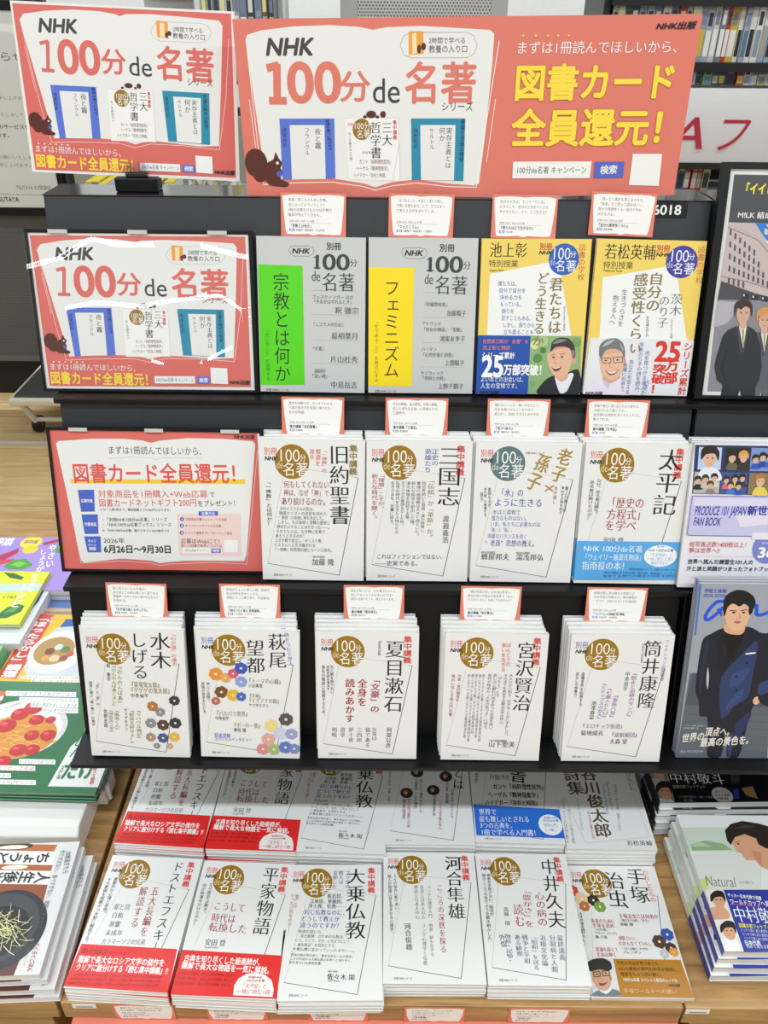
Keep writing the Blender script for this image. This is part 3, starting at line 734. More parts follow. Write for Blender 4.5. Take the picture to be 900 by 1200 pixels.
('v','患者を手放さない、臨床が',18.2,36.5,16.4,107,5.7,'#23211F','g'),
('v','病のこころの在りようを解き明かした',10.6,36.3,9.3,144.7,5.7,'#23211F','g')], [
]),
'tezuka': (148, 210, '#E9E9E6', [
('M', '#9A7414', '#D8433C', ''),
('v','手塚',114.6,4.5,110.1,64.9,28,'#23211F','m'),
('v','治虫',77,11.2,73.1,73,27.8,'#23211F','m'),
('v','わたしたちの',129.9,7,130.6,63,8.5,'#D8433C','g'),
('f','#D8483C',3.9,44.5,10.3),
('f','#E8C9A0',16.6,58.7,12.2),
('f','#3A3430',34.2,61,10.1),
('f','#7AA04A',42.4,71.7,9.9),
('f','#C0703A',18,71.4,8.9),
('f','#5A4034',120.9,127.1,11.2),
('f','#3A5AA8',136.1,115.8,10.4),
('f','#4A3A34',135.8,136.7,9.2),
('f','#C8C8C8',123.2,145.7,7.3),
('f','#E8A23A',138.2,143.1,7.3),
('h','未来のために',23.6,95,60.3,95.4,7,'#B03038','m'),
('h','手塚を読め',24,102.4,57.7,102.8,7,'#B03038','m'),
('h','手塚治虫とは何者か',68.8,86.9,130,87.5,7.2,'#B03038','m'),
('h','規範でいい、',60.3,122.2,89,122.5,6.8,'#B03038','m'),
('h','わかんなくていい。',58.4,130.2,110,130.8,6.7,'#B03038','m'),
('h','常識を超えて',20.9,139.9,55.1,140.3,6.5,'#B03038','m'),
('h','生命は輝く',21,147.7,50.7,148,6.3,'#B03038','m'),
('h','『火の鳥』',24.5,108.8,48.1,109.1,4.5,'#23211F','g'),
('h','『ブラック・ジャック』',23.4,114.6,60.3,115,4.4,'#23211F','g'),
('h','園 子温',24.8,120.8,42.7,121,4.4,'#23211F','g'),
('h','『陽だまりの樹』「手子」',68,93.9,115,94.4,4.6,'#23211F','g'),
('h','斎藤 環',67.4,100.4,87.5,100.6,4.6,'#23211F','g'),
('h','『リボンの騎士』ヤマザキ',60,138.6,100.5,139,4.2,'#23211F','g'),
('h','ブレンダン',61.2,144.1,88.4,144.4,4.1,'#23211F','g'),
('v','天才が描き続けた',9.6,81.7,7.5,122.1,4.6,'#23211F','g'),
('v','「生」と「人間」を読む',2.9,82.6,4.4,134.2,4.6,'#23211F','g')], [
('#B57E22', (-1.1,154.1,144.4,155,147.5,209.2,3.6,208.5), [('p','#D9DADB',(-1.1,154.1,44.1,153.8,42.3,207.8,3.6,208.5)),
('s','#6E7C80',(1.2,208,8.2,201.7,18.8,198.6,32.2,198,40.7,200.5,42,207.4)),
('s','#E6E6E2',(13.5,200.2,22.3,205.1,32.2,198,26,196.3)),
('e','#C99878',19.8,182.1,13.5,18.5),
('s','#D4A686',(7.7,175.1,33.7,172.9,32.3,186.4,24.8,197.9,16.8,200.2,9.6,195.2,7.4,185.3)),
('e','#BD8868',33.3,182.2,2.1,4.7),
('s','#2C2E2A',(-0.6,169.9,2.8,161.2,13.4,155.2,28.5,153.6,38.5,159,38.9,168.7,32.2,172,19.8,170.2,6.4,173.4)),
('l','#1E1A18',1.2,(9.6,174.3,19.9,173.6,18.5,180.4,9.9,181.1,9.6,174.3)),
('l','#1E1A18',1.2,(23.5,172.8,33.9,172,32.4,178.9,22.9,179.6,23.5,172.8)),
('e','#2A201C',14.5,177.4,1.7,1.1),
('e','#2A201C',28,175.8,1.6,1.1),
('l','#8E5A44',0.5,(20.9,177,18.5,184.6,21.6,185.5)),
('s','#8A3E36',(14.1,189.5,20.6,190.4,27.8,188,21.6,193.3,16.5,193.7)),
('h','不朽の作品世界の魅力を、',47.7,160.5,115.8,161.3,5.3,'#2A1E0A','g'),
('h','4人の識者が専門の知見を駆使し、',48.8,168.6,140.8,169.7,5.2,'#2A1E0A','g'),
('h','敬意をもって読み解く。',49.9,176.5,113.5,177.3,5.3,'#2A1E0A','g'),
('h','100分de名著 スペシャル番組のムック化',50.9,184.4,130.5,185.4,5.1,'#F6F6F3','g'),
('h','手塚ワールドへの誘い',48.3,200.2,125.3,201.2,6.2,'#F0B8A0','g'),
('h','NHK出版',115.7,192.1,132.4,192.3,3.5,'#23211F','Bi')]),
]),
'nihonjin': (148, 210, '#E9E9E6', [
('M', '#9A7414', '#D8433C', '#D8433C'),
('v','日本人とは',139.6,-22,127.6,100.4,17.9,'#23211F','m'),
('v','何者',108.9,-11.6,102.6,51.6,17.8,'#23211F','m'),
('h','？',73.3,44.7,88.9,44.7,19.3,'#23211F','b'),
('e','#3E3526',56.1,64,11.3,11.3),
('e','#8A6A3A',54.6,63,4.7,6.2),
('e','#D0B88A',54.6,64,2.7,3.8),
('e','#3E3526',107.4,72.6,11.2,11.2),
('e','#8A6A3A',106,71.6,4.6,6.1),
('e','#D0B88A',105.9,72.6,2.7,3.7),
('e','#3E3526',36.5,108.5,10.9,10.8),
('e','#8A6A3A',35,107.6,4.5,5.9),
('e','#D0B88A',35,108.5,2.6,3.6),
('e','#3E3526',83.6,102.2,10.9,10.9),
('e','#8A6A3A',82.1,101.3,4.5,5.9),
('e','#D0B88A',82,102.2,2.7,3.6),
('v','九鬼周造「いきの構造」',54.1,79.1,51.1,144.8,5,'#23211F','g'),
('v','折口信夫「死者の書」',109.6,85.7,105.7,132.6,5,'#23211F','g'),
('v','粋という美学のゆくえ',63.3,79.1,59.8,149.1,5,'#23211F','g'),
('v','河合隼雄の深層心理',85.2,114,82.3,154.3,4.9,'#23211F','g'),
('v','鈴木大拙の霊性と日本',40.7,120.2,38.4,178.7,4.9,'#B03038','g'),
('v','こころの処方箋を探る',95.2,122.9,91,181.2,4.8,'#B03038','g'),
('v','日本人の心のかたち',117.4,100.4,112.4,159.4,4.9,'#3A50A0','g'),
('v','柳田国男',32.4,121.1,30.8,161.9,4.9,'#23211F','g'),
('v','そこに立ち上がる「日本」とは。',8.2,53.4,5.4,129.1,4.3,'#23211F','g')], [
]),
'sandai': (148, 210, '#E9E9E6', [
('M', '#9A7414', '#D8433C', '#D8433C'),
('v','三大',131.3,-25.2,115.8,55.6,26.7,'#23211F','m'),
('v','哲学書',103.3,-42.5,84.3,87.9,26.1,'#23211F','m'),
('h','戸谷洋志',34.5,77.1,71.5,76.8,11.3,'#23211F','m'),
('h','カント『純粋理性批判』',39,97.4,132.2,96.6,12.1,'#2E2A2A','M'),
('h','ヘーゲル『精神現象学』',29,114.9,121.1,114.2,11.9,'#2E2A2A','M'),
('h','ハイデガー『存在と時間』',22.4,131.6,116.9,130.8,11.6,'#2E2A2A','M'),
('v','今こそ読みたい、難問に挑む',17,37.1,9.8,89.5,5.2,'#23211F','g')], [
('#2F6FD0', (1.6,137,150.1,143.4,150.7,199.4,2.7,197.2), [('h','世界で',10,151.2,39.8,151,11.9,'#F6F6F3','m'),
('h','最も難しいとされる',9.5,165.3,94.2,164.5,11.5,'#F6F6F3','m'),
('h','3つの古典を、',9.9,178.1,69.3,177.6,11.4,'#F6F6F3','m'),
('h','1冊で学べる入門書！',10.3,191.3,107.7,190.4,11.2,'#F6F6F3','m'),
('e','#F6F6F3',128.4,174.4,19.8,20.2),
('h','別冊NHK',119.5,160.6,141.1,160.4,4.3,'#2F6FD0','b'),
('h','100分de名著',115.4,166.2,143.3,166,4.2,'#2F6FD0','b'),
('h','「哲学入門」',113.2,175.4,143.3,175.2,6.5,'#2F6FD0','g'),
('h','と一緒に',117.3,184.5,137,184.3,5.5,'#2F6FD0','g')]),
]),
'tanikawa': (148, 210, '#E9E9E6', [
('p','#3478A8',(83.6,24,131.2,26.3,128.8,49.6,80.2,47.4)),
('h','de名著',86.3,39,128,39.1,15,'#DCE6EE','g'),
('p','#C8463A',(13.5,27.2,52.1,27.2,52.5,33.7,13.2,33.6)),
('v','谷川俊太郎',65.4,45.3,65.8,187.3,25.5,'#5A4A30','M'),
('v','詩集',33.2,45.3,37.8,102.3,25.4,'#5A4A30','M'),
('v','ほか ひらいた',137.7,27.3,135.5,92.5,8.6,'#6B6B6B','m'),
('l','#8A8A88',0.3,(130.6,28.4,141,185.5)),
('l','#8A8A88',0.3,(141,185.5,33.1,198.7)),
('l','#8A8A88',0.3,(33.1,198.7,12,104.2)),
('h','若松英輔',100.6,197.4,141.6,197.4,9,'#23211F','m'),
('v','The Poetry World of',95.2,74.3,91.1,133.2,5,'#6A86A8','g'),
('v','Tanikawa Shuntaro',87.3,79.4,82.5,142.6,5,'#6A86A8','g'),
('v','詩の深みへ招く名著、朗読とともに',108.1,79.4,94.6,174.8,5,'#888888','g'),
('v','感じるままに言葉をたどる旅',49.1,137.9,47.4,189.9,4.8,'#B03038','g'),
('v','「生きる」ということばの根に触れる',10.3,109.1,2.8,199.6,4.9,'#666666','g'),
('v','朝のリレー・二十億光年の孤独',16.3,133.2,12.8,199.6,4.8,'#888888','g'),
('v','芝生・かなしみ・はる・うそとほんとう',35.6,109.2,31.8,174.8,4.9,'#999999','g')], [
]),
'milk': (210, 297, '#45484C', [
('p','#E6E6E0',(-0.2,-0.2,79.7,0.4,116,297.3,-0.2,296.6)),
('p','#45484C',(6.8,6.6,80.5,7.1,87.9,67.1,7.4,66.1)),
('h','「イイじゃん',18.9,23.7,84,24.1,13.2,'#F7E92A','B'),
('h','M!LK 結成10周年',18.7,56.1,95.4,57.1,8.1,'#E8E8E8','b'),
('p','#2E7CD8',(42,66.2,87.8,66.5,92.5,105.5,60.8,87.3)),
('p','#C9B9B4',(7.3,65.8,43.2,66.3,69.6,99.3,95.5,129.6,100.8,172.6,5.4,165.4)),
('p','#4A4A4E',(7.9,140.8,56.6,156.7,100,166.4,101.5,178.8,6,165.4)),
('p','#8E8A92',(6,165.4,100,166.4,115.4,292.2,8.2,291.6)),
('p','#B8B4BA',(5.5,167,39.7,168.9,24.3,197,4.9,203.2)),
('p','#55525A',(10.5,73.7,13.3,75.2,13.7,82.6,10.9,81.1)),
('p','#55525A',(17.4,78.8,20.3,80.3,20.7,87.7,17.9,86.2)),
('p','#55525A',(24.5,83.9,27.3,85.4,27.7,92.8,24.9,91.3)),
('p','#55525A',(31.5,89,34.3,90.5,34.8,97.9,32,96.4)),
('p','#55525A',(38.5,94.1,41.4,95.6,41.8,103.1,39,101.6)),
('p','#55525A',(45.6,99.3,48.4,100.8,48.9,108.3,46.1,106.7)),
('p','#55525A',(11.9,89.1,14.8,90.6,15.2,98,12.4,96.5)),
('p','#55525A',(18.9,93.3,21.7,94.8,22.1,102.3,19.3,100.7)),
('p','#55525A',(25.8,97.5,28.7,99.1,29.1,106.5,26.3,105)),
('p','#55525A',(32.8,101.8,35.6,103.3,36.1,110.8,33.3,109.3)),
('p','#55525A',(39.8,106.1,42.6,107.6,43.1,115.1,40.3,113.6)),
('p','#55525A',(46.8,110.3,49.6,111.9,50.1,119.4,47.3,117.8)),
('p','#55525A',(53.8,114.6,56.6,116.1,57.2,123.7,54.3,122.1)),
('p','#55525A',(13.4,104.6,16.3,106.1,16.7,113.6,13.9,112)),
('p','#55525A',(20.3,107.9,23.2,109.5,23.6,117,20.8,115.4)),
('p','#55525A',(27.2,111.3,30.1,112.8,30.5,120.4,27.7,118.8)),
('p','#55525A',(34.1,114.7,37,116.2,37.5,123.8,34.6,122.2)),
('p','#55525A',(41.1,118.1,43.9,119.6,44.4,127.2,41.5,125.6)),
('p','#55525A',(48,121.5,50.8,123,51.4,130.6,48.5,129)),
('p','#55525A',(54.9,124.9,57.8,126.4,58.3,134,55.5,132.5)),
('p','#55525A',(61.9,128.3,64.7,129.8,65.3,137.4,62.4,135.9)),
('p','#55525A',(15,120.2,17.8,121.7,18.3,129.3,15.4,127.8)),
('p','#55525A',(21.8,122.7,24.6,124.2,25.1,131.8,22.2,130.3)),
('p','#55525A',(28.6,125.2,31.5,126.7,32,134.3,29.1,132.8)),
('p','#55525A',(35.5,127.7,38.3,129.2,38.8,136.8,36,135.3)),
('p','#55525A',(42.3,130.2,45.2,131.7,45.7,139.4,42.8,137.8)),
('p','#55525A',(49.2,132.7,52.1,134.2,52.6,141.9,49.7,140.3)),
('p','#55525A',(56.1,135.2,58.9,136.8,59.5,144.4,56.6,142.8)),
('p','#55525A',(62.9,137.7,65.8,139.3,66.4,146.9,63.5,145.4)),
('p','#55525A',(69.8,140.2,72.7,141.8,73.3,149.4,70.4,147.9)),
('p','#55525A',(16.5,136,19.4,137.5,19.8,145.2,16.9,143.6)),
('p','#55525A',(23.3,137.6,26.1,139.1,26.6,146.8,23.7,145.2)),
('p','#55525A',(30,139.2,32.9,140.7,33.4,148.4,30.5,146.9)),
('p','#55525A',(36.8,140.8,39.7,142.3,40.2,150,37.3,148.5)),
('p','#D8D0B8',(56.2,72.6,61.1,74.4,61.9,81.4,57.1,80.2)),
('p','#D8D0B8',(63.4,79.1,67.2,80.9,68,88,64.3,86.8)),
('p','#D8D0B8',(58.5,66.8,61.1,68.5,61.4,71.5,58.9,70.3)),
('l','#A49FA8',0.5,(12,281.5,114.6,285.5)),
('l','#A49FA8',0.5,(13.4,268.9,112.9,272.2)),
('l','#A49FA8',0.5,(14.7,256.4,111.3,259)),
('l','#A49FA8',0.5,(16.1,243.9,109.7,245.9)),
('l','#A49FA8',0.5,(17.4,231.6,108.1,232.9)),
('l','#A49FA8',0.5,(18.7,219.3,106.6,220)),
('l','#A49FA8',0.5,(20,207.2,105,207.3)),
('l','#A49FA8',0.5,(21.3,195.1,103.4,194.6)),
('l','#A49FA8',0.5,(22.6,183.1,101.9,182)),
('p','#22262E',(38.4,156.5,47.6,157.5,48.3,164,39.1,162.7)),
('p','#C8CCD0',(39.8,157.7,42.2,158.1,42.5,160.8,40.1,160.5)),
('p','#22262E',(51.4,158.5,60.5,159.5,61.2,166,52,164.7)),
('p','#C8CCD0',(52.7,159.7,55.1,160,55.5,162.8,53,162.5)),
('p','#22262E',(64.9,160.5,74,161.5,74.8,168,65.6,166.7)),
('p','#C8CCD0',(66.2,161.7,68.7,162,69,164.8,66.5,164.5)),
('p','#22262E',(81.5,163.1,90.7,164.1,91.4,170.6,82.2,169.3)),
('p','#C8CCD0',(82.8,164.3,85.3,164.7,85.6,167.5,83.2,167.1)),
('l','#8A7A76',0.6,(7.9,71.9,49,87.2,78.8,114.3,96.2,135.6)),
('l','#8A7A76',0.6,(6.1,134.7,42.9,141.2,86.4,153.9)),
('l','#E2D6D0',0.5,(7.5,67.8,48.6,83,78.1,108.3)),
('p','#26282E',(86.9,248.9,85.9,277,84.4,305.7,82.5,331.6,100,331.7,105.9,289.8,107.6,274,112.6,296.2,120,331.8,134.5,331.9,128,290,123.4,249.1)),
('p','#2E3036',(91.7,200.6,81.8,205.3,77.4,212,73.3,237.9,72.7,248.7,78,264.4,87.1,271.4,92.2,269.5,96.3,273.9,114.3,276,126.2,271.6,128.9,264.7,129.9,249.2,124.4,224.5,117,208.1,112.4,203.8,105.7,200.7)),
('p','#1C1D22',(83.2,227.2,85.6,227.9,83.1,252.6,89.2,264.5,86.9,265.1,80.2,252.5)),
('p','#44464E',(91.8,201.2,94.7,201.2,103.5,230.5,101.4,232.3)),
('p','#44464E',(104,201.3,106.3,201.3,105.2,230.5,103.5,230.5)),
('p','#E6E2DA',(94.7,200.6,103.9,200.1,103.6,226.8)),
('p','#B09A5A',(98.6,204.3,101.2,204.3,103.5,221.3,102.7,224.3)),
('p','#D9AC92',(94.2,191.6,101.7,191.7,103.4,201.3,99.8,204.9,95.3,201.2)),
('e','#D9AC92',97.5,185.7,7.8,12.1),
('s','#6A4A30',(87.5,189.2,85.6,175.4,92.7,169.6,102,170.9,107.2,178,108.1,189.9,104.3,180.4,98.3,177.9,94.1,181.5,89.3,179.6)),
('l','#3A2A22',0.4,(92.3,183.2,95.8,183.3)),
('l','#3A2A22',0.4,(98.9,183.3,102.4,183.3)),
('e','#2A201C',94.6,185.3,1.1,0.8),
('e','#2A201C',100.9,185.4,1.2,0.7),
('l','#9A5048',0.4,(96.5,192.2,100.6,192.3)),
('l','#B07860',0.3,(98.1,185.7,97.9,189.3)),
('p','#66666E',(62.8,259.3,61.6,289.2,59.7,319.7,57.5,347.2,76.1,347.3,82.6,302.8,84.5,286,89.7,309.6,97.2,347.4,112.6,347.4,106,302.9,101.4,259.6)),
('p','#5E5E68',(68.3,208.2,57.8,213.2,53,220.2,48.5,247.8,47.8,259.2,53.3,275.8,62.8,283.2,68.3,281.2,72.6,285.9,91.7,288.1,104.3,283.5,107.2,276.2,108.3,259.7,102.7,233.5,95,216.1,90.2,211.6,83.1,208.3)),
('p','#1C1D22',(59.1,236.4,61.6,237.1,58.8,263.3,65.2,275.9,62.8,276.5,55.7,263.2)),
('p','#44464E',(68.4,208.8,71.5,208.9,80.5,239.8,78.3,241.8)),
('p','#44464E',(81.3,209,83.8,209,82.4,239.9,80.5,239.8)),
('p','#E6E2DA',(71.4,208.2,81.2,207.7,80.7,236)),
('p','#B09A5A',(75.5,212.1,78.3,212.1,80.7,230.1,79.8,233.4)),
('p','#D9AC92',(71,198.7,78.9,198.8,80.7,209,76.8,212.8,72.1,208.9)),
('e','#D9AC92',74.5,192.4,8.3,12.8),
('s','#D89A50',(63.9,196.1,62.1,181.6,69.6,175.4,79.4,176.8,84.9,184.3,85.7,196.9,81.8,186.8,75.4,184.2,71,188,65.9,186)),
('l','#3A2A22',0.4,(69.1,189.8,72.7,189.9)),
('l','#3A2A22',0.4,(76.1,189.9,79.7,189.9)),
('e','#2A201C',71.4,192.1,1.3,0.8),
('e','#2A201C',78.2,192.1,1.2,0.8),
('l','#9A5048',0.4,(73.5,199.4,77.8,199.4)),
('l','#B07860',0.3,(75.1,192.4,75,196.2)),
('p','#1E2026',(30,256.8,28.4,289.7,26,323.2,23.2,353.7,43.7,353.7,51.4,304.7,53.7,286.2,59.2,312.2,67,353.8,84,353.9,77.2,304.8,72.6,257.1)),
('p','#26282E',(36.7,200.7,25.1,206.2,19.7,213.9,14.4,244.1,13.5,256.7,19.4,274.9,29.8,283.1,35.8,280.9,40.5,286.1,61.5,288.4,75.5,283.4,78.7,275.3,80.1,257.2,74.2,228.5,66,209.3,60.7,204.4,52.9,200.8)),
('p','#1C1D22',(26.2,231.6,29,232.4,25.6,261.1,32.5,275,29.8,275.7,22.2,261.1)),
('p','#44464E',(36.8,201.4,40.1,201.4,49.8,235.4,47.3,237.5)),
('p','#44464E',(50.9,201.5,53.6,201.5,51.8,235.4,49.8,235.4)),
('p','#E6E2DA',(40.1,200.7,50.8,200.1,50,231.1)),
('p','#B09A5A',(44.6,204.9,47.6,205,50,224.7,49,228.3)),
('p','#D9AC92',(39.7,190.3,48.4,190.3,50.3,201.5,46,205.7,40.8,201.4)),
('e','#D9AC92',43.7,183.4,9,14),
('s','#3A2A24',(32,187.4,30.1,171.5,38.4,164.8,49.2,166.2,55.1,174.5,55.9,188.3,51.7,177.2,44.7,174.4,39.8,178.5,34.2,176.4)),
('l','#3A2A22',0.4,(37.7,180.6,41.7,180.6)),
('l','#3A2A22',0.4,(45.4,180.6,49.4,180.7)),
('e','#2A201C',40.3,183,1.3,0.9),
('e','#2A201C',47.7,183.1,1.3,0.8),
('l','#9A5048',0.4,(42.4,191,47.1,191)),
('l','#B07860',0.3,(44.3,183.4,44.1,187.5))], [
]),
'produce': (210, 215, '#E9E6EC', [
('p','#2E3A6A',(0.3,2.7,112.1,3.3,118.7,74.4,4.5,72.9)),
('p','#BFD0EA',(6.1,5.7,38,6.1,39.7,37.9,7.8,37.6)),
('p','#2C2620',(43,6.2,76.8,6.6,78.4,38.3,44.7,38)),
('p','#7C96C8',(78.8,6.1,114.9,6.5,116.5,39.5,80.4,39.1)),
('p','#B8B6B0',(4.2,41,40.6,41.4,42.1,72.2,5.9,71.9)),
('p','#4A5A8C',(42,41.4,78.7,41.8,80.2,72.5,43.6,72.2)),
('p','#8A7A5A',(81.2,41.8,110.8,42.1,112.2,72.8,82.6,72.5)),
('p','#9AB0D8',(111.8,42.1,123.1,42.2,124.4,72.9,113.2,72.8)),
('s','#E4E8F0',(10.2,52.5,15.1,35.4,34,35.6,43.3,52.9)),
('e','#E0B498',23.1,21.2,9,13.4),
('s','#2A2624',(11.1,24.2,9.7,9.9,17.5,2.9,28,4,35.1,13.2,34.9,25.4,29.1,15.2,16.9,16.1)),
('e','#2A201C',19.8,21.2,1.4,1),
('e','#2A201C',26.9,21.3,1.4,1),
('l','#A05A50',0.3,(22.1,29.4,26.3,29.4)),
('s','#6A6450',(47.1,37.2,49.7,28.2,59.6,28.3,64.4,37.4)),
('e','#E0B498',53.9,20.7,4.7,7),
('s','#2A221C',(47.6,22.3,46.9,14.8,51,11.1,56.5,11.7,60.2,16.5,60.1,22.9,57.1,17.6,50.7,18)),
('e','#2A201C',52.2,20.7,0.7,0.6),
('e','#2A201C',55.9,20.8,0.7,0.5),
('l','#A05A50',0.3,(53.3,25,55.6,25)),
('s','#3A342C',(62.5,37.2,65.2,27.7,75.6,27.9,80.7,37.4)),
('e','#E0B498',69.7,20,4.9,7.2),
('s','#E0A050',(63.1,21.6,62.3,13.7,66.6,9.8,72.4,10.5,76.3,15.6,76.1,22.3,73,16.6,66.3,17.1)),
('e','#2A201C',67.9,19.9,0.7,0.6),
('e','#2A201C',71.8,20,0.7,0.5),
('l','#A05A50',0.3,(69.1,24.4,71.4,24.5)),
('s','#3A58B8',(81.3,36,83.4,28.7,91.3,28.8,95.2,36.1)),
('e','#E0B498',86.8,22.8,3.7,5.6),
('s','#2A2624',(81.8,24,81.2,18.1,84.5,15.1,88.9,15.6,91.8,19.5,91.7,24.6,89.3,20.3,84.2,20.7)),
('e','#2A201C',85.4,22.8,0.6,0.4),
('e','#2A201C',88.4,22.8,0.6,0.5),
('l','#A05A50',0.3,(86.3,26.2,88.1,26.2)),
('s','#2E4AA0',(90.9,32.9,93,25.7,100.9,25.7,104.7,33)),
('e','#E0B498',96.4,19.7,3.7,5.6),
('s','#2A2624',(91.4,21,90.8,15,94.1,12,98.5,12.5,101.4,16.4,101.3,21.5,98.9,17.2,93.8,17.6)),
('e','#2A201C',95,19.7,0.6,0.4),
('e','#2A201C',98,19.8,0.5,0.4),
('l','#A05A50',0.3,(95.9,23.1,97.7,23.2)),
('s','#4A68C0',(100.8,33.5,102.9,26.3,110.8,26.4,114.6,33.7)),
('e','#E0B498',106.3,20.4,3.8,5.5),
('s','#2A2624',(101.3,21.6,100.7,15.6,104,12.7,108.4,13.2,111.3,17,111.2,22.1,108.8,17.9,103.7,18.2)),
('e','#2A201C',104.9,20.4,0.6,0.4),
('e','#2A201C',107.9,20.4,0.6,0.4),
('l','#A05A50',0.3,(105.8,23.8,107.6,23.8)),
('s','#2C2C2E',(5.4,66.2,7.4,59.4,14.8,59.5,18.5,66.3)),
('e','#E0B498',10.5,53.9,3.6,5.2),
('s','#2A2624',(5.8,55,5.2,49.4,8.3,46.7,12.4,47.1,15.2,50.7,15.2,55.5,12.9,51.5,8.1,51.8)),
('e','#2A201C',9.2,53.9,0.6,0.4),
('e','#2A201C',12,53.9,0.6,0.4),
('l','#A05A50',0.3,(10.1,57.1,11.8,57.1)),
('s','#C8C4BC',(15.7,64.2,17.6,57.4,25,57.5,28.7,64.3)),
('e','#E0B498',20.7,51.8,3.6,5.2),
('s','#3A3028',(16,53,15.4,47.4,18.5,44.6,22.7,45.1,25.5,48.7,25.4,53.5,23.1,49.5,18.3,49.8)),
('e','#2A201C',19.4,51.8,0.6,0.4),
('e','#2A201C',22.2,51.9,0.6,0.4),
('l','#A05A50',0.3,(20.3,55,22,55)),
('s','#D8D4CC',(27.9,62.1,29.8,55.4,37.2,55.5,40.9,62.3)),
('e','#E0B498',33,49.8,3.5,5.2),
('s','#2A2624',(28.2,51,27.7,45.4,30.7,42.6,34.9,43.1,37.7,46.7,37.6,51.5,35.3,47.5,30.5,47.8)),
('e','#2A201C',31.7,49.8,0.5,0.4),
('e','#2A201C',34.4,49.8,0.6,0.4),
('l','#A05A50',0.3,(32.5,53,34.2,53)),
('s','#8A8680',(23.5,72.7,25.4,66,32.8,66,36.5,72.8)),
('e','#E0B498',28.6,60.4,3.5,5.2),
('s','#5A4030',(23.8,61.6,23.3,56,26.3,53.2,30.5,53.7,33.3,57.3,33.2,62.1,30.9,58,26.1,58.4)),
('e','#2A201C',27.3,60.4,0.5,0.4),
('e','#2A201C',30.1,60.4,0.5,0.4),
('l','#A05A50',0.3,(28.1,63.6,29.8,63.6)),
('s','#D86A8A',(45.2,64.9,47.1,58.4,54.2,58.5,57.7,65)),
('e','#E0B498',50.1,53.1,3.4,5),
('s','#3A2A24',(45.6,54.2,45.1,48.9,48,46.2,52,46.6,54.7,50.1,54.6,54.7,52.4,50.8,47.8,51.2)),
('e','#2A201C',48.9,53.1,0.5,0.4),
('e','#2A201C',51.6,53.1,0.5,0.4),
('l','#A05A50',0.3,(49.7,56.2,51.3,56.2)),
('s','#E8C83A',(56.9,62.9,58.8,56.4,65.9,56.5,69.4,63)),
('e','#E0B498',61.8,51.1,3.4,5),
('s','#2A2624',(57.3,52.2,56.8,46.9,59.7,44.2,63.7,44.6,66.3,48.1,66.2,52.7,64.1,48.8,59.5,49.2)),
('e','#2A201C',60.6,51.1,0.5,0.4),
('e','#2A201C',63.2,51.1,0.6,0.4),
('l','#A05A50',0.3,(61.4,54.2,63,54.2)),
('s','#3A3A44',(67.2,61.9,69.1,55.5,76.2,55.5,79.6,62)),
('e','#E0B498',72.1,50.1,3.4,5),
('s','#2A2624',(67.6,51.2,67.1,45.9,70,43.2,74,43.7,76.6,47.1,76.5,51.7,74.4,47.9,69.8,48.2)),
('e','#2A201C',70.9,50.1,0.5,0.4),
('e','#2A201C',73.5,50.2,0.6,0.3),
('l','#A05A50',0.3,(71.7,53.2,73.3,53.2)),
('s','#4A78D0',(51.9,72.4,53.8,65.9,60.9,66,64.4,72.5)),
('e','#E0B498',56.8,60.6,3.4,5),
('s','#4A382C',(52.3,61.7,51.8,56.4,54.7,53.7,58.7,54.1,61.3,57.6,61.2,62.2,59.1,58.3,54.5,58.7)),
('e','#2A201C',55.6,60.6,0.5,0.4),
('e','#2A201C',58.2,60.6,0.6,0.4),
('l','#A05A50',0.3,(56.4,63.7,58,63.7)),
('s','#2E5AB8',(63.4,73.5,65.3,67.1,72.4,67.1,75.8,73.6)),
('e','#E0B498',68.3,61.8,3.4,4.9),
('s','#2A2624',(63.8,62.9,63.3,57.5,66.2,54.9,70.2,55.3,72.8,58.8,72.7,63.3,70.6,59.5,66,59.8)),
('e','#2A201C',67,61.8,0.6,0.3),
('e','#2A201C',69.7,61.8,0.6,0.4),
('l','#A05A50',0.3,(67.9,64.8,69.5,64.8)),
('s','#E8D05A',(89.1,74.1,92.3,62.8,104.6,63,110.6,74.2)),
('e','#E0B498',97.6,53.6,5.8,8.6),
('s','#B07A40',(89.8,55.5,88.9,46.3,94,41.7,100.8,42.4,105.4,48.4,105.2,56.4,101.5,49.7,93.6,50.3)),
('e','#2A201C',95.4,53.6,1,0.7),
('e','#2A201C',100.1,53.7,0.9,0.6),
('l','#A05A50',0.3,(96.9,58.9,99.6,58.9)),
('p','#C9C6E6',(2.9,76.1,121.3,76,126.8,135.3,3.5,134.7)),
('l','#7A6AB0',1.2,(121.3,76,5.3,76.1,4.6,131.6,7.4,134.7,126.8,135.3)),
('p','#DCD9F0',(8.1,78.8,121.6,79.2,122.6,90.2,8.2,89.4)),
('p','#E4DCEA',(69.8,103,120.7,95.5,125,116.5,79,121.5)),
('h','PRODUCE 101 JAPAN',11.5,97.6,84,97.3,13.3,'#2A3AA0','bi'),
('h','新世界',86,96.8,128.1,96.6,13.3,'#2A3AA0','B'),
('h','FAN BOOK',11.7,113.4,50.2,113.7,12.3,'#2A3AA0','bi'),
('h','総写真点数1400枚以上！',10.3,147.8,96.3,148.2,7.9,'#C84A50','g'),
('h','夢は世界へ!!',10.2,157.3,55,157.4,7.9,'#C84A50','g'),
('l','#AAAAB0',0.3,(11.2,166.1,105.3,166.4)),
('h','世界へ挑んだ練習生101人の',10.5,174.5,105.1,174.7,7.3,'#2A2A4A','b'),
('h','汗と涙と笑顔がつまったフォトブック',10.2,185.4,136.2,185.1,6.8,'#2A2A4A','b'),
('e','#7A84CC',123.5,153,22.4,23.4),
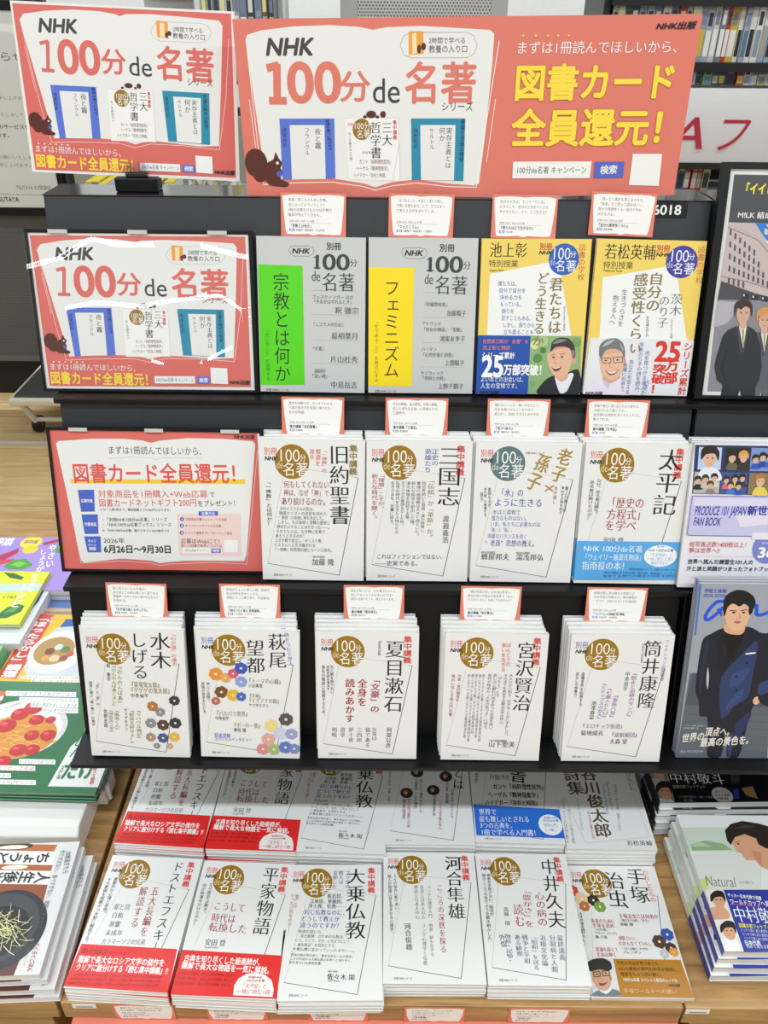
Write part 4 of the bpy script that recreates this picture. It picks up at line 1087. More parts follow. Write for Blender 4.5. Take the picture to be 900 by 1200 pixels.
('p','#E9E6EC',(96.9,129.4,145.7,129.6,146.7,140.1,97.9,139.8)),
('h','36',109.5,159.7,133.9,159.8,15.6,'#F6F6F3','B'),
('h','メンバー',113.1,145.1,127.7,145.2,4.2,'#F6F6F3','b')], [
]),
'anan': (210, 285, '#9FA4AE', [
('p','#5E6670',(3.4,141.4,124.5,142.6,138.3,285.9,0,285)),
('p','#4A545E',(9.6,107,122.9,126.7,129.6,195.4,4,194.3)),
('p','#9FA4AE',(0,0,110.8,1.4,124,137.3,1,141.4)),
('l','#4E5A66',0.8,(4.8,273.2,62.4,271,137.3,275.1)),
('l','#4E5A66',0.8,(5,260.6,61.1,257.9,136,262.1)),
('l','#4E5A66',0.8,(5.1,248,59.8,244.8,134.7,249)),
('l','#4E5A66',0.8,(5.3,235.4,58.5,231.6,133.5,235.8)),
('l','#4E5A66',0.8,(5.5,222.8,57.2,218.5,132.2,222.7)),
('l','#4E5A66',0.8,(5.6,210.2,55.8,205.3,130.9,209.6)),
('l','#4E5A66',0.8,(5.8,197.5,54.5,192.1,129.7,196.4)),
('l','#4E5A66',0.8,(5.9,184.8,53.2,178.9,128.4,183.2)),
('l','#4E5A66',0.8,(6.1,172.1,51.9,165.7,127.1,170)),
('l','#4E5A66',0.8,(6.2,159.4,50.6,152.4,125.9,156.8)),
('h','呼吸と体幹',8.2,10.8,39.4,11.2,6.5,'#2A4CB8','b'),
('h','SPECIAL EDITION',7.9,18.1,39.6,18.5,4.8,'#2A4CB8','b'),
('l','#2358D8',5,(37.1,27.3,28.4,27.7,19.7,37.7,14.5,49.4,16.1,55.3,21.3,54.3,30.2,45.9,37.1,36.9)),
('l','#2358D8',5,(32,39.5,37.7,47.6,44,47.6)),
('l','#2358D8',5,(74.4,50.7,78.2,40,81.2,33.7,85.3,33.7,87.1,46.5,95.8,46.6,114.4,38.3)),
('s','#181D2E',(43.4,68.4,26.6,77.3,16.2,85.7,13.8,109.7,14,149.5,15.9,173.3,22.8,189.2,26.6,212.4,37.5,214.6,42.6,236.8,47.1,281.4,67.8,281.5,67.9,239.6,74.1,258,77,282.1,94.7,281.7,99.4,231.9,103.3,197.8,109.8,189.9,128.6,184.8,118.8,84.2,98.7,76,78.3,66.2)),
('s','#2A3C66',(50.5,141.9,90.3,89.2,96.7,105.2,95.5,142.3,94.3,179.3,76.5,194.9,59.3,215.8)),
('s','#22315A',(82.1,226.5,99.3,205.6,102.5,213.6,87.6,258.1)),
('s','#34497A',(66.5,142,89.6,131.6,84.4,152.8,64,165.8)),
('s','#34497A',(68.2,184.3,85.7,166,82.7,184.4,63.1,205.3)),
('s','#2E4270',(106.7,158.2,125.2,150.5,127,169,109.9,176.7)),
('s','#2E4270',(75.3,255.4,81,239.7,82.4,279,78.2,280.3)),
('s','#232B42',(20.4,88.4,25.3,93.8,23.9,152.2,23.2,178.6,18.1,152.1)),
('s','#B9BEC6',(28.1,131,32.1,147,32.8,168.1,28.8,152.2)),
('s','#0B0C10',(44.9,75.9,72.7,77.8,72.8,89,59.8,123.4,51.1,104.7)),
('s','#101424',(35.8,77.4,45,72.7,47.3,104.7,59.4,125,50.4,140.8,36.5,93.9)),
('s','#141A30',(83.7,71,73,81,70,104.9,59.6,126,50.5,141.9,86,94.5,89.5,81.2)),
('s','#DCAA84',(44,62.1,71.2,62.9,73.2,73,67.5,78.8,52.8,77.6,44.5,72.7)),
('s','#E2B591',(39.7,43.3,42.5,32.7,60,27.5,72.9,35.7,76.9,46.4,74.6,62.4,66.7,70.8,57,71.3,46.9,62.6)),
('e','#D8A07C',40.1,47.6,2.2,6.4),
('e','#E2B591',74.9,46.4,3.4,10.8),
('s','#141214',(40.2,48.7,37.3,24.6,42.2,15,53.3,9.3,66.1,10.5,77.5,17.6,82.8,27.8,80.3,41.1,77,48,74.9,35.7,67.5,30.3,60.7,34.5,50.5,30.1,43.9,37,42.5,47.6)),
('e','#141214',77.6,39,3.2,8),
('e','#141214',40.1,35.3,2.2,9.1),
('l','#2A1E1A',1.3,(48.2,40.8,57.5,41.4)),
('l','#2A1E1A',1.3,(63.7,40.9,72.8,39.4)),
('e','#241A18',53.8,44,2.5,1.4),
('e','#241A18',67.9,43.7,2.4,1.3),
('l','#B07A5C',0.8,(61.6,44.1,64.3,52.2,60.1,53.7)),
('s','#B0645A',(55.7,58.5,60.9,56.9,66.9,58.6,61.4,61.2)),
('s','#E8E8E8',(80.5,108.2,93.4,106.2,94.1,108.4,81.2,110.3)),
('e','#E2B591',107.4,185.7,5.3,6.8),
('s','#181D2E',(108.8,179.4,127.8,176.9,129.6,195.4,114.6,190)),
('e','#0A0C12',52.1,143.5,1.4,1.8),
('e','#0A0C12',71.7,146,1.4,1.9),
('e','#0A0C12',75.1,168.5,1.5,1.9),
('e','#0A0C12',47.3,168.3,1.5,1.8),
('e','#0A0C12',40.9,128.5,1.5,1.9),
('e','#0A0C12',84,123.6,1.4,1.9),
('h','世界の',5,251.2,37.8,246.7,14.3,'#ECE9DC','bi'),
('h','頂点へ。',38.5,239.4,81.8,238.1,15.3,'#ECE9DC','bi'),
('h','最高の景色を。',33.7,258.2,112.5,251.9,14.3,'#ECE9DC','bi'),
('h','フリースタイルの舞台で世界を魅了した',4.6,229.1,38,229.4,3.2,'#D8D8D0','g'),
('h','日本代表の素顔に迫る',4.6,233.3,27.3,233.5,3.2,'#D8D8D0','g'),
('h','SPECIAL PHOTO BOOK 2026',4.9,274.3,39,272.9,3.7,'#D8D8D0','g'),
('p','#3A72C8',(0.2,0,2.2,0,4.5,80.3,2.6,80.3))], [
]),
'natural': (210, 232, '#E4E6E2', [
('p','#C9D6C4',(-3.9,25.3,135.4,22.3,115.9,70.5,-10.3,69.2)),
('p','#8FB084',(5,57.3,30.8,48.8,59.4,54.4,70.4,65.7,5.4,67.6)),
('p','#B9C9A8',(0.1,60.7,21.9,52.2,42,60.2)),
('p','#D9DDD6',(-9.8,73.4,115.9,70.5,89.6,135.6,-2.4,134.7)),
('p','#C8D48E',(-7.2,118.8,19.3,114.2,7.9,136.4,-3,136.2)),
('p','#D8A27E',(80.2,39.6,102.8,30.9,129.9,35.7,136.4,62.1,119,103.9,105.8,95.6,101.1,83.9,85.9,84.5,82.2,72.7,76.2,66.6,75.8,61.5,73.1,54.5,78.4,48.4)),
('p','#C98E6C',(100.6,66,115.9,70.5,105.8,95.6,100,83)),
('p','#2E2622',(70.7,29.7,84.7,17.2,106.6,11,132.1,15.9,162.6,27.1,145.9,66.5,125,62,116.4,55,116.8,44.4,100.7,36.3,83,42.3,70.6,57.1,67.7,48.3)),
('p','#4A3E38',(85.2,26.3,107.7,18.3,125.7,22.2,105.2,24.7)),
('l','#8A4A40',0.5,(75.6,70,85.3,68.4)),
('l','#2A201C',0.6,(79.4,52,88.8,49.4)),
('e','#2A201C',83.7,54.6,1.9,1.4),
('h','Natural',8.4,120.2,55.2,122.2,18.3,'#6A6A66','li'),
('h','中村敬斗',60.1,122.7,81.9,122.9,5,'#8A8A86','g')], [
('#2B3C9C', (1.7,136.3,146.1,134.6,124.1,230.5,-1.4,232.7), [('p','#E6E2DA',(1.7,136.3,31.2,135.8,27.4,231.7,-1.4,232.7)),
('s','#D8A584',(-6.3,177,2.3,165.3,21.4,164,26.7,175.8,21.2,182.7,-5,184)),
('e','#D8A584',16.9,153.6,9,13.4),
('s','#2A2220',(4.9,155.8,8.1,144.6,19,137.4,29,139.1,29.6,149.7,26.3,156.9,25,148,14.2,148.7,8.4,154.3)),
('e','#2A201C',14.6,152.7,1.3,1),
('e','#2A201C',21.4,152.8,1.2,1.1),
('l','#A05A50',0.4,(13.2,159.9,18.2,159.6)),
('s','#F2F2F0',(-7.9,224.6,0.8,213.2,20.2,211.9,25.5,223.4,20,230.2,-6.6,231.5)),
('e','#D8A584',15.6,201.7,9.1,13.2),
('s','#2A2220',(3.4,203.9,6.6,192.9,17.7,185.8,27.8,187.5,28.5,197.9,25.1,204.9,23.8,196.2,12.8,196.9,7,202.4)),
('e','#2A201C',13.3,200.9,1.3,1),
('e','#2A201C',20.1,200.9,1.3,1.1),
('l','#A05A50',0.4,(11.8,207.9,16.9,207.6)),
('h','サッカー日本代表で活躍',34.6,144.4,84,149.5,6.9,'#F6F6F3','b'),
('h','ワールドカップへ挑む',34.2,155.1,99.8,158.8,8.9,'#F2E8F0','b'),
('l','#E05A9A',0.8,(33.2,159.7,78.4,163.2)),
('h','中村敬斗',33.3,174.7,105.7,178.4,24.1,'#F6F6F3','m'),
('h','話題の初フォトブック',34.3,192.3,84.4,195.7,6.5,'#F2E04A','b'),
('h','ピッチで輝く姿と素顔を一冊に収録。',34.3,199.5,95.2,202.9,4.6,'#DADCF0','g'),
('h','ピッチで輝く姿と素顔を一冊に収録。',34.8,205.6,92.6,209,4.5,'#DADCF0','g'),
('h','ピッチで輝く姿と素顔を一冊に収録。',35.2,211.6,90.1,214.9,4.5,'#DADCF0','g'),
('h','日本代表',33.2,218.6,56,218.8,6.7,'#F6F6F3','b'),
('h','初めて見せる素顔',33.7,224.1,72.4,224.5,5.2,'#F6F6F3','g')]),
]),
'world_cup': (210, 232, '#C9CCD0', [
], [
('#16171C', (0.1,148.5,274.5,153.6,240.5,242.3,0,232.4), [('p','#8E8A84',(0.3,150.6,33.9,151.9,24.9,232.4,0,232.4)),
('s','#C8C0B0',(-9.6,196.5,-0.5,182.6,19.5,181.4,24.8,195.9,19,204.1,-8.4,205)),
('e','#D8A584',15,168.6,9.3,16.1),
('s','#2A2220',(2.3,171.1,5.8,157.5,17.3,149,27.7,151.4,28.3,164.2,24.6,172.9,23.4,162.1,12.1,162.6,6.1,169.3)),
('e','#2A201C',12.5,167.6,1.4,1.1),
('e','#2A201C',19.6,167.8,1.3,1.3),
('l','#A05A50',0.4,(10.9,176.2,16.1,176)),
('s','#E6E6E4',(-14.2,239.7,-4,224.4,18.6,223.2,24.6,239.1,18,248.2,-12.8,249.1)),
('e','#D8A584',13.5,209.1,10.6,17.7),
('s','#2A2220',(-0.8,211.8,3.1,196.8,16.1,187.4,27.9,190.1,28.5,204.3,24.4,213.8,23.1,201.9,10.3,202.5,3.4,209.8)),
('e','#2A201C',10.7,207.9,1.5,1.4),
('e','#2A201C',18.7,208.2,1.5,1.4),
('l','#A05A50',0.4,(8.9,217.5,14.8,217.2)),
('h','日本代表フォワードの挑戦！',54.8,154.7,125.2,157.4,6.5,'#F6F6F3','g'),
('h','ワールドカップの舞台へ！',31.6,163.7,130.9,166.5,8.1,'#F6F6F3','b'),
('h','中村敬斗',31.8,180.6,126.1,185.2,21.9,'#F6F6F3','m'),
('h','話題の初フォトブック',31.3,199.1,87.8,201.3,6.2,'#D8D0B8','g'),
('e','#D6D6D2',110.6,218.3,17.6,16.3),
('h','撮り下ろし',100.4,211.1,126.1,212.1,5.1,'#23211F','g'),
('h','カット多数',97.9,217.8,123.4,218.8,5.2,'#23211F','b'),
('h','120点',97.7,224.6,118.4,225.4,5.6,'#23211F','b'),
('h','これが僕の原点と、未来への決意',33.9,220.3,92,222.4,5,'#B0B0B4','g'),
('h','初公開。',40.8,228.2,61.4,229,5,'#B0B0B4','g'),
('p','#2E4A9A',(132.9,207.4,143.3,205.8,137.5,226.1,128.3,226.7)),
('p','#A8895A',(148.5,205,169.9,200.9,168.5,227.2,151.4,219.8)),
('p','#3A3E48',(143.5,164.3,161.3,161.9,150.1,195.1,135.2,195.6))]),
]),
'green': (280, 260, '#1F6E3C', [
('p','#E9ECE8',(203.2,159,216.1,135.3,209,45.7,283.3,45.3,287.8,181.5,290,245.6,194.2,246.3)),
('e','#D9DAD8',89,119.8,91.6,71.8),
('e','#F1F1EE',89,122,82.3,62.9),
('e','#D9923A',98.2,137,70,52.2),
('l','#F0BC62',1.4,(95.7,144.4,104.8,140.1,114,135.8)),
('l','#E6A848',1.4,(79.8,151.9,90.7,152.2,100.6,150)),
('l','#C97E2C',1.4,(82.8,112.9,95.7,117.7,107.1,118.8)),
('l','#F4CC86',1.4,(132.7,164.5,145,168.9,154.9,166.9)),
('l','#F0BC62',1.4,(76.9,136.1,87.9,136.4,98.2,135.1)),
('l','#E6A848',1.4,(111.1,130.9,120.3,126.5,133.3,132.1)),
('l','#C97E2C',1.4,(91.8,173.4,100.5,168.5,112.6,172.3)),
('l','#F4CC86',1.4,(47.1,105.5,57.6,104.3,66.4,98.6)),
('l','#F0BC62',1.4,(110.8,144.1,123,147.8,131.8,142.5)),
('l','#E6A848',1.4,(58.4,146,71.3,151.1,83.1,153.6)),
('l','#C97E2C',1.4,(99,102.9,110.7,104.8,122.9,107.7)),
('l','#F4CC86',1.4,(96.6,147.5,106.2,144.3,116.6,143.2)),
('l','#F0BC62',1.4,(63.3,134.4,72,129,83.6,130.5)),
('l','#E6A848',1.4,(133.5,137.3,143.4,134.7,155.3,137.5)),
('l','#C97E2C',1.4,(68.7,174.5,80.4,176.9,89.3,172.9)),
('l','#F4CC86',1.4,(81.3,123.8,94.3,129.1,102.8,122.9)),
('l','#F0BC62',1.4,(122.7,151.8,134.6,154.8,146.4,157.6)),
('l','#E6A848',1.4,(37,140.8,47,138.9,60.5,145.3)),
('l','#C97E2C',1.4,(97.2,137.8,106,132.5,116.6,131.9)),
('l','#F4CC86',1.4,(98,162.8,107.3,159.2,116.8,156)),
('l','#F0BC62',1.4,(52.7,118.7,64.1,119.9,75.3,120.5)),
('l','#E6A848',1.4,(152.7,143.1,165.2,148,175.6,147.1)),
('l','#C97E2C',1.4,(75.8,143.4,88.3,147.6,97.5,143.5)),
('l','#F4CC86',1.4,(88,113.9,98.8,113.3,110.5,115.3)),
('l','#F0BC62',1.4,(128.9,172.2,137.8,167.6,151,174.4)),
('l','#E6A848',1.4,(81.1,142.3,90.1,137.6,100.9,137.6)),
('l','#C97E2C',1.4,(113.3,135.1,124.1,134.7,132.4,128)),
('l','#F4CC86',1.4,(83.7,166.2,96,170.3,106,168.6)),
('l','#F0BC62',1.4,(51.7,96.4,64.9,101.5,77.1,104.5)),
('l','#E6A848',1.4,(108,142.8,119.2,143.8,129.8,143.5)),
('l','#C97E2C',1.4,(58.6,147.1,67.8,143.3,78.6,143.2)),
('l','#F4CC86',1.4,(108.9,113.9,117.8,108.5,130.5,113.1)),
('l','#F0BC62',1.4,(96,150.4,106.1,148.5,117.1,149)),
('l','#E6A848',1.4,(64.4,129.1,76.6,132.3,84.7,125.2)),
('l','#C97E2C',1.4,(131.8,134,144.6,139.2,154.3,136.1)),
('l','#F4CC86',1.4,(59.8,166.2,71.4,168.5,84.2,173.8)),
('l','#F0BC62',1.4,(85.3,127.3,95.2,124.6,107.4,128)),
('l','#E6A848',1.4,(121.8,160.6,130.5,155.4,140.5,153.2)),
('l','#C97E2C',1.4,(38.7,141.3,48.2,138.1,59,137.9)),
('l','#F4CC86',1.4,(96.9,137.4,108.5,139.3,119.6,140.2)),
('l','#F0BC62',1.4,(91.4,154.8,104.1,159.9,113.2,155.7)),
('l','#E6A848',1.4,(55.2,111,67.7,114.7,77.4,111.5)),
('l','#C97E2C',1.4,(151.8,148.9,162.1,147.7,174.8,153.2)),
('l','#F4CC86',1.4,(77.6,148.1,86.4,143.1,99.3,148.4)),
('l','#F0BC62',1.4,(95.5,122.3,104.8,118,114.4,114.3)),
('l','#E6A848',1.4,(122.7,173.8,133.5,174.2,142.4,169.7)),
('e','#C2262A',101.7,68.3,18.2,16.9),
('e','#E4575A',95.3,63.5,7.3,4.2),
('e','#C2262A',81.5,85.5,16.3,15),
('e','#E4575A',75.8,81.2,6.5,3.7),
('e','#C2262A',118.2,98.8,13.6,12.4),
('e','#E4575A',113.5,95.2,5.5,3.1),
('e','#C2262A',68.3,114.5,17.7,16.2),
('e','#E4575A',62,109.9,7.1,4),
('e','#C2262A',123.6,135.8,13.4,11.9),
('e','#E4575A',119,132.4,5.4,2.9),
('e','#C2262A',153.2,134.5,14.2,12.7),
('e','#E4575A',148.4,130.9,5.7,3.1),
('e','#C2262A',112.9,170.4,15.5,13.6),
('e','#E4575A',107.5,166.5,6.2,3.3),
('e','#C2262A',137,169.2,13.9,12.2),
('e','#E4575A',132.2,165.7,5.6,3),
('e','#C2262A',144.2,97.5,9.4,8.6),
('e','#E4575A',141,95.1,3.7,2),
('e','#C2262A',95.4,197.7,16.1,14),
('e','#E4575A',89.7,193.7,6.5,3.5),
('l','#B08A50',1.2,(30.7,81.3,69.1,58.1)),
('p','#F1F1EC',(30.3,26.9,167.5,26.2,171.8,39.3,35.6,40)),
('h','たった3品でできる毎日のごはん',35.6,33.5,167,32.8,9.6,'#4A5A4A','g'),
('p','#F1F1EC',(62.9,42.2,177,41.7,181.2,54.6,68,55.2)),
('h','フライパンひとつでかんたん',68.1,48.7,176.5,48.2,9.4,'#4A5A4A','g'),
('p','#F1F1EC',(89.8,55,181.2,54.6,185.4,67.3,94.6,67.8)),
('h','季節の野菜をおいしく食べる',94.8,61.4,180.7,61,9.3,'#4A5A4A','g'),
('p','#F1F1EC',(116.6,68.8,185.8,68.5,189.9,81,121.2,81.4)),
('h','作りおきで平日がラク',121.5,75.1,185.3,74.8,9,'#4A5A4A','g'),
('p','#F1F1EC',(122.2,190.1,186.8,189.7,190.6,200.6,126.5,201)),
('h','トマトとツナのパスタ',126.8,195.5,186.3,195.2,7.9,'#4A5A4A','g'),
('p','#F1F1EC',(70.4,205.3,156.8,204.7,160.8,215.5,74.9,216)),
('h','ほったらかしで完成',75.1,210.6,156.4,210.1,7.9,'#C24A3A','g'),
('p','#F1F1EC',(77.4,221.8,121,221.5,125.2,232,81.9,232.3)),
('h','時短のコツ',82,227.1,120.7,226.8,7.7,'#4A5A4A','g'),
('p','#F1F1EC',(83.1,235.2,169.5,234.6,173.4,245,87.5,245.5)),
('h','かんたんやさいレシピ',87.6,240.3,169.1,239.8,7.7,'#4A5A4A','g'),
('p','#D8603A',(3.9,27.6,31.9,28.7,34.7,72.1,23.6,74.5)),
('h','特集',17.2,46.6,33.8,46.5,15.2,'#F6F6F3','b'),
('h','だけ',208.9,211.8,262.4,209.5,49,'#1F6E3C','B'),
('v','VOL.08',205.6,202,206.1,231.1,5.6,'#3A3A3A','g'),
('v','毎日使って節約',260.3,189.7,267.2,240.2,6.5,'#D84A3A','b'),
('l','#2E7A48',2.2,(214.4,135.3,210.5,156.4,218,158.9,210.1,182))], [
]),
'chodo': (150, 213, '#D8D9D8', [
('p','#B4652E',(-58.1,-6.3,115.7,4.6,113,16.8,-53.3,6.4)),
('p','#E9E9E6',(-53.3,6.4,117.1,17.1,117.7,41.3,-44,31.2)),
('p','#A85C2A',(-44,31.2,118.3,41.3,118.6,51.7,-40,41.8)),
('p','#E9E9E6',(-40,41.8,118.6,51.7,120.4,74.9,-31,65.5)),
('p','#8E4A26',(-31,65.5,120.4,74.9,122.9,111.2,113.2,223.2,26.5,217.9)),
('e','#3A2018',44.3,4.8,32,6.6),
('e','#EDE4D0',44.8,6.3,24.3,3.8),
('p','#E9E9E6',(-53.3,6.4,117.1,17.1,117.7,41.3,-44,31.2)),
('e','#F0E8D8',59.6,42.8,20.3,4),
('p','#5A2A24',(10.4,175.2,115.2,181.7,113.2,223.2,26.5,217.9)),
('e','#22242A',72.9,144.5,65.1,63),
('e','#3A3E44',69.9,141.1,55.8,53.7),
('e','#14161A',70.8,147.6,44.2,40.2),
('l','#E4E0A8',0.9,(70.3,144.3,81.7,147,91.8,145.7)),
('l','#C8CC7A',0.9,(65.2,143.4,71.8,155,77.1,162.5)),
('l','#F0ECC8',0.9,(81.3,115.4,74.3,122.1,66,124.8)),
('l','#A8B458',0.9,(91.5,154.2,82.2,148.9,71.6,139.7)),
('l','#D8C890',0.9,(60.7,149.9,63.5,143.4,65,133)),
('l','#E4E0A8',0.9,(88,129.8,99.8,134.6,110.5,135.4)),
('l','#C8CC7A',0.9,(75.5,138.1,79.9,150,83,157.8)),
('l','#F0ECC8',0.9,(76.4,128.5,67.8,133.1,57.9,133.7)),
('l','#A8B458',0.9,(118.2,163.9,110.4,157.5,101.3,147.1)),
('l','#D8C890',0.9,(70.8,153.2,76,148.2,79.9,139.1)),
('l','#E4E0A8',0.9,(70.9,126.2,82.8,133,93.3,135.8)),
('l','#C8CC7A',0.9,(95.1,161.5,97,172.8,97.6,180.1)),
('l','#F0ECC8',0.9,(83.8,141.6,74.1,144,63.1,142.4)),
('l','#A8B458',0.9,(103.1,151.9,96.9,144.4,89.4,132.9)),
('l','#D8C890',0.9,(62.1,171.5,69.2,168.2,75,161)),
('l','#E4E0A8',0.9,(65.9,132.4,77.1,141,86.9,145.5)),
('l','#C8CC7A',0.9,(98.8,148.1,98.2,158.8,96.5,165.6)),
('l','#F0ECC8',0.9,(58.1,145.8,47.7,146,36,142.3)),
('l','#A8B458',0.9,(87.9,150.3,83.7,142.4,78.2,130.5)),
('l','#D8C890',0.9,(75.7,166.2,84.6,164.7,92.4,159.3)),
('l','#E4E0A8',0.9,(40.2,112.1,50.6,122.4,59.6,128.6)),
('l','#C8CC7A',0.9,(91.4,138.6,88.6,148.4,84.5,154.1)),
('l','#F0ECC8',0.9,(76.3,158.3,65.8,156.5,54,150.8)),
('l','#A8B458',0.9,(79.8,125.2,77.8,117.1,74.5,104.7)),
('l','#D8C890',0.9,(76.4,153.9,86.8,154.4,96,151)),
('l','#E4E0A8',0.9,(47.7,128.3,56.4,139.5,63.7,146.5)),
('l','#C8CC7A',0.9,(113.2,127.2,107.9,135.7,101.6,140)),
('l','#F0ECC8',0.9,(88.6,158.7,78.5,155,67.1,147.5)),
('l','#A8B458',0.9,(65.1,134.2,65.5,126.7,64.6,115)),
('l','#D8C890',0.9,(105.1,161,116.3,163.6,126.4,162.3)),
('l','#E4E0A8',0.9,(63,137,69.7,148.7,75,156.3)),
('l','#C8CC7A',0.9,(94.4,122.7,87.3,129.4,79,132)),
('l','#F0ECC8',0.9,(105.2,184,96.2,178.9,85.8,170.1)),
('l','#A8B458',0.9,(65.1,146,67.9,139.5,69.4,129)),
('l','#D8C890',0.9,(92.7,141.8,104.4,146.6,114.9,147.4)),
('l','#E4E0A8',0.9,(57.7,158,62.1,169.6,65.3,177.2)),
('l','#C8CC7A',0.9,(84.7,130.5,76.1,135,66.2,135.6)),
('l','#F0ECC8',0.9,(110.4,171.3,102.6,164.9,93.6,154.6)),
('l','#A8B458',0.9,(34.7,146.3,39.7,141.2,43.4,132)),
('l','#D8C890',0.9,(77,133.1,88.7,139.9,99.2,142.7)),
('l','#E4E0A8',0.9,(80.5,158.5,82.5,169.8,83.2,177.1)),
('l','#C8CC7A',0.9,(87.8,142.7,78.1,145.1,67.1,143.5)),
('l','#F0ECC8',0.9,(101.7,158.6,95.5,151.3,88.1,139.9)),
('l','#A8B458',0.9,(51.5,159.9,58.6,156.5,64.5,149.2)),
('l','#D8C890',0.9,(68.9,135.8,80.1,144.3,89.9,148.8)),
('l','#E4E0A8',0.9,(90.5,149.5,90,160.3,88.3,167)),
('l','#C8CC7A',0.9,(60.3,133.9,49.8,134.1,38,130.3)),
('l','#F0ECC8',0.9,(87.6,153.8,83.4,146,77.9,134.1)),
('l','#A8B458',0.9,(66.4,160.7,75.4,159.2,83.1,153.8)),
('l','#D8C890',0.9,(54.6,109.7,65,120.1,73.9,126.2)),
('l','#E4E0A8',0.9,(87.6,139.9,84.8,149.7,80.7,155.4)),
('l','#C8CC7A',0.9,(73.2,149.5,62.6,147.7,50.7,141.9)),
('l','#F0ECC8',0.9,(95.3,135,93.4,127,90.2,114.8)),
('l','#A8B458',0.9,(71.3,151.6,81.7,152.1,90.9,148.7)),
('l','#D8C890',0.9,(53.9,122.7,62.6,134,69.9,141.1)),
('l','#E4E0A8',0.9,(117.3,142,112.1,150.3,105.7,154.6)),
('l','#C8CC7A',0.9,(85.9,154.1,75.7,150.4,64.2,142.8)),
('l','#F0ECC8',0.9,(76.5,136.9,77,129.4,76.1,117.8)),
('l','#A8B458',0.9,(94.5,168.9,105.6,171.5,115.6,170.3)),
('l','#D8C890',0.9,(65,133,71.6,144.8,76.9,152.5)),
('v','ちょうどいい',109.5,28.8,-21.2,20.6,19.8,'#1E1E1E','b'),
('v','人生後半の',120.6,63.8,-1.8,56.2,18,'#1E1E1E','b'),
('h','50歳過ぎたら',137.1,18.3,142.6,57.6,9.6,'#4A4A4A','g'),
('h','作りすぎない、食べすぎない、頑張りすぎない。',127.5,15.4,128.8,151.2,8.1,'#5A5A5A','g'),
('h','らくらくごはん',133.4,167.3,134.6,208.5,7.3,'#A83A2E','bi'),
('h','料理家のレシピ',123.5,172.9,124.5,200.4,3,'#6A6A6A','g')], [
]),
'hotta': (190, 235, '#E9B526', [
('p','#C8402C',(4.2,-2.2,45,3.3,42.6,206.5,1.4,200.9)),
('v','「ほったらかし」調理',23.4,6.9,23.5,201.7,30,'#F6F6F3','B'),
('v','これ1台で',43,6.5,45.2,31.3,10.4,'#F6F6F3','b'),
('p','#2E5A98',(75.3,15.2,126.7,14.1,145.5,69.9,67.5,71.6)),
('p','#C9CBD2',(66.6,44.6,143.1,32.3,196.9,194,60.5,197,44.2,170.8,51.1,86.6)),
('e','#E9E6DE',95.1,121.5,58.6,66.6),
('e','#B08A4A',88.2,118.8,42.1,44.1),
('e','#7A3A24',79.5,121.9,9.8,10.4),
('e','#C8D0D8',93.8,107.4,8.9,9.4),
('e','#5A7A3A',111.1,114.1,9.8,10.4),
('e','#D8C090',97,142.4,10.7,11.2),
('e','#8A4A2A',116.4,142,8.7,9.1),
('e','#D89A4A',77.7,142.8,7.7,8.2),
('e','#C84A3A',125.9,127.9,7.8,8.2),
('p','#F6F0DA',(48,196.6,196.7,193.3,199.7,202.4,51.7,205.6)),
('h','材料を入れてスイッチを押すだけの絶品レシピ',51.7,201.1,196.4,197.9,7.7,'#5A4A2A','g'),
('p','#F6F0DA',(73.3,205.2,199.7,202.4,202.7,211.4,76.9,214.1)),
('h','煮込みもごはんもおまかせでおいしい',76.9,209.6,199.4,206.9,7.5,'#5A4A2A','g'),
('h','全80品のかんたんメニュー',70.3,221.3,167.9,219.2,8.2,'#8A3A1A','b')], [
]),
'purple': (280, 215, '#A288D0', [
('h','野菜',6.1,21,52.2,21.7,46.4,'#F6F6F3','B'),
('e','#F0D83A',98.3,22.4,26.5,25.3),
('h','保存版',80.3,20.2,114.9,20.7,16.9,'#5A3A8A','b'),
('p','#B02A4A',(32.5,87,66.4,59.1,78.3,45.7,81.4,68.9,56.6,106.1)),
('p','#C83A56',(39.9,105.8,84.3,91.6,83.7,104.6,47.3,124.3)),
('e','#E8C83A',107.4,53.9,19.3,16.5),
('p','#B02A4A',(127.8,24.9,164.8,5.5,166,19.5,134.7,34.9)),
('p','#4A9A3A',(69.4,124.6,81.6,99,112.3,92,138.4,118.4,118.2,138,84.6,135.7)),
('p','#7AC04A',(83.1,117.5,99.7,103,119.1,110.7,108.6,127)),
('e','#4A9A3A',182.4,41.5,13.7,26.6),
('e','#8AC85A',178.2,35.6,5.7,12.3),
('v','しょうが',140.8,52.5,162.9,144.1,17.1,'#F6F6F3','b'),
('v','やさい',156.2,31.3,179.6,126.3,17.2,'#F6F6F3','b')], [
]),
'cucumber': (200, 190, '#D6DC2A', [
('p','#BFD4C8',(67.2,50.8,215.8,44.5,218.7,71.5,80.9,84.4)),
('p','#2E6A2A',(140.6,156.9,151.8,133.7,172.6,121.3,188.2,127.9,187.6,148.3,165.5,169.5,146.7,172.2)),
('p','#5A9A3A',(149.5,153.9,162,133.8,180,127.8,172.4,148)),
('p','#2E6A2A',(91.3,4.4,119.7,8.3,146.5,22.7,145,33.1,115.6,25.8)),
('v','きゅうり',168.3,9.1,182.3,77.6,16.2,'#F6F6F3','b'),
('v','レシピ',164.8,43.7,167.1,133.9,18,'#F6F6F3','b'),
('h','よりぬき',127.2,96.5,158.3,97,20.9,'#4A6A1A','b')], [
]),
'sky': (150, 120, '#C9A078', [
('p','#6A86B8',(-0.1,58.3,63.5,55.8,80.6,109.4,12,108.4)),
('p','#9AA8C8',(1.2,46.4,59.7,43.8,65.7,62.7,5.5,65.2)),
('p','#E8C890',(11.7,36.2,25.3,34.6,37.7,58.9,22.1,60.3)),
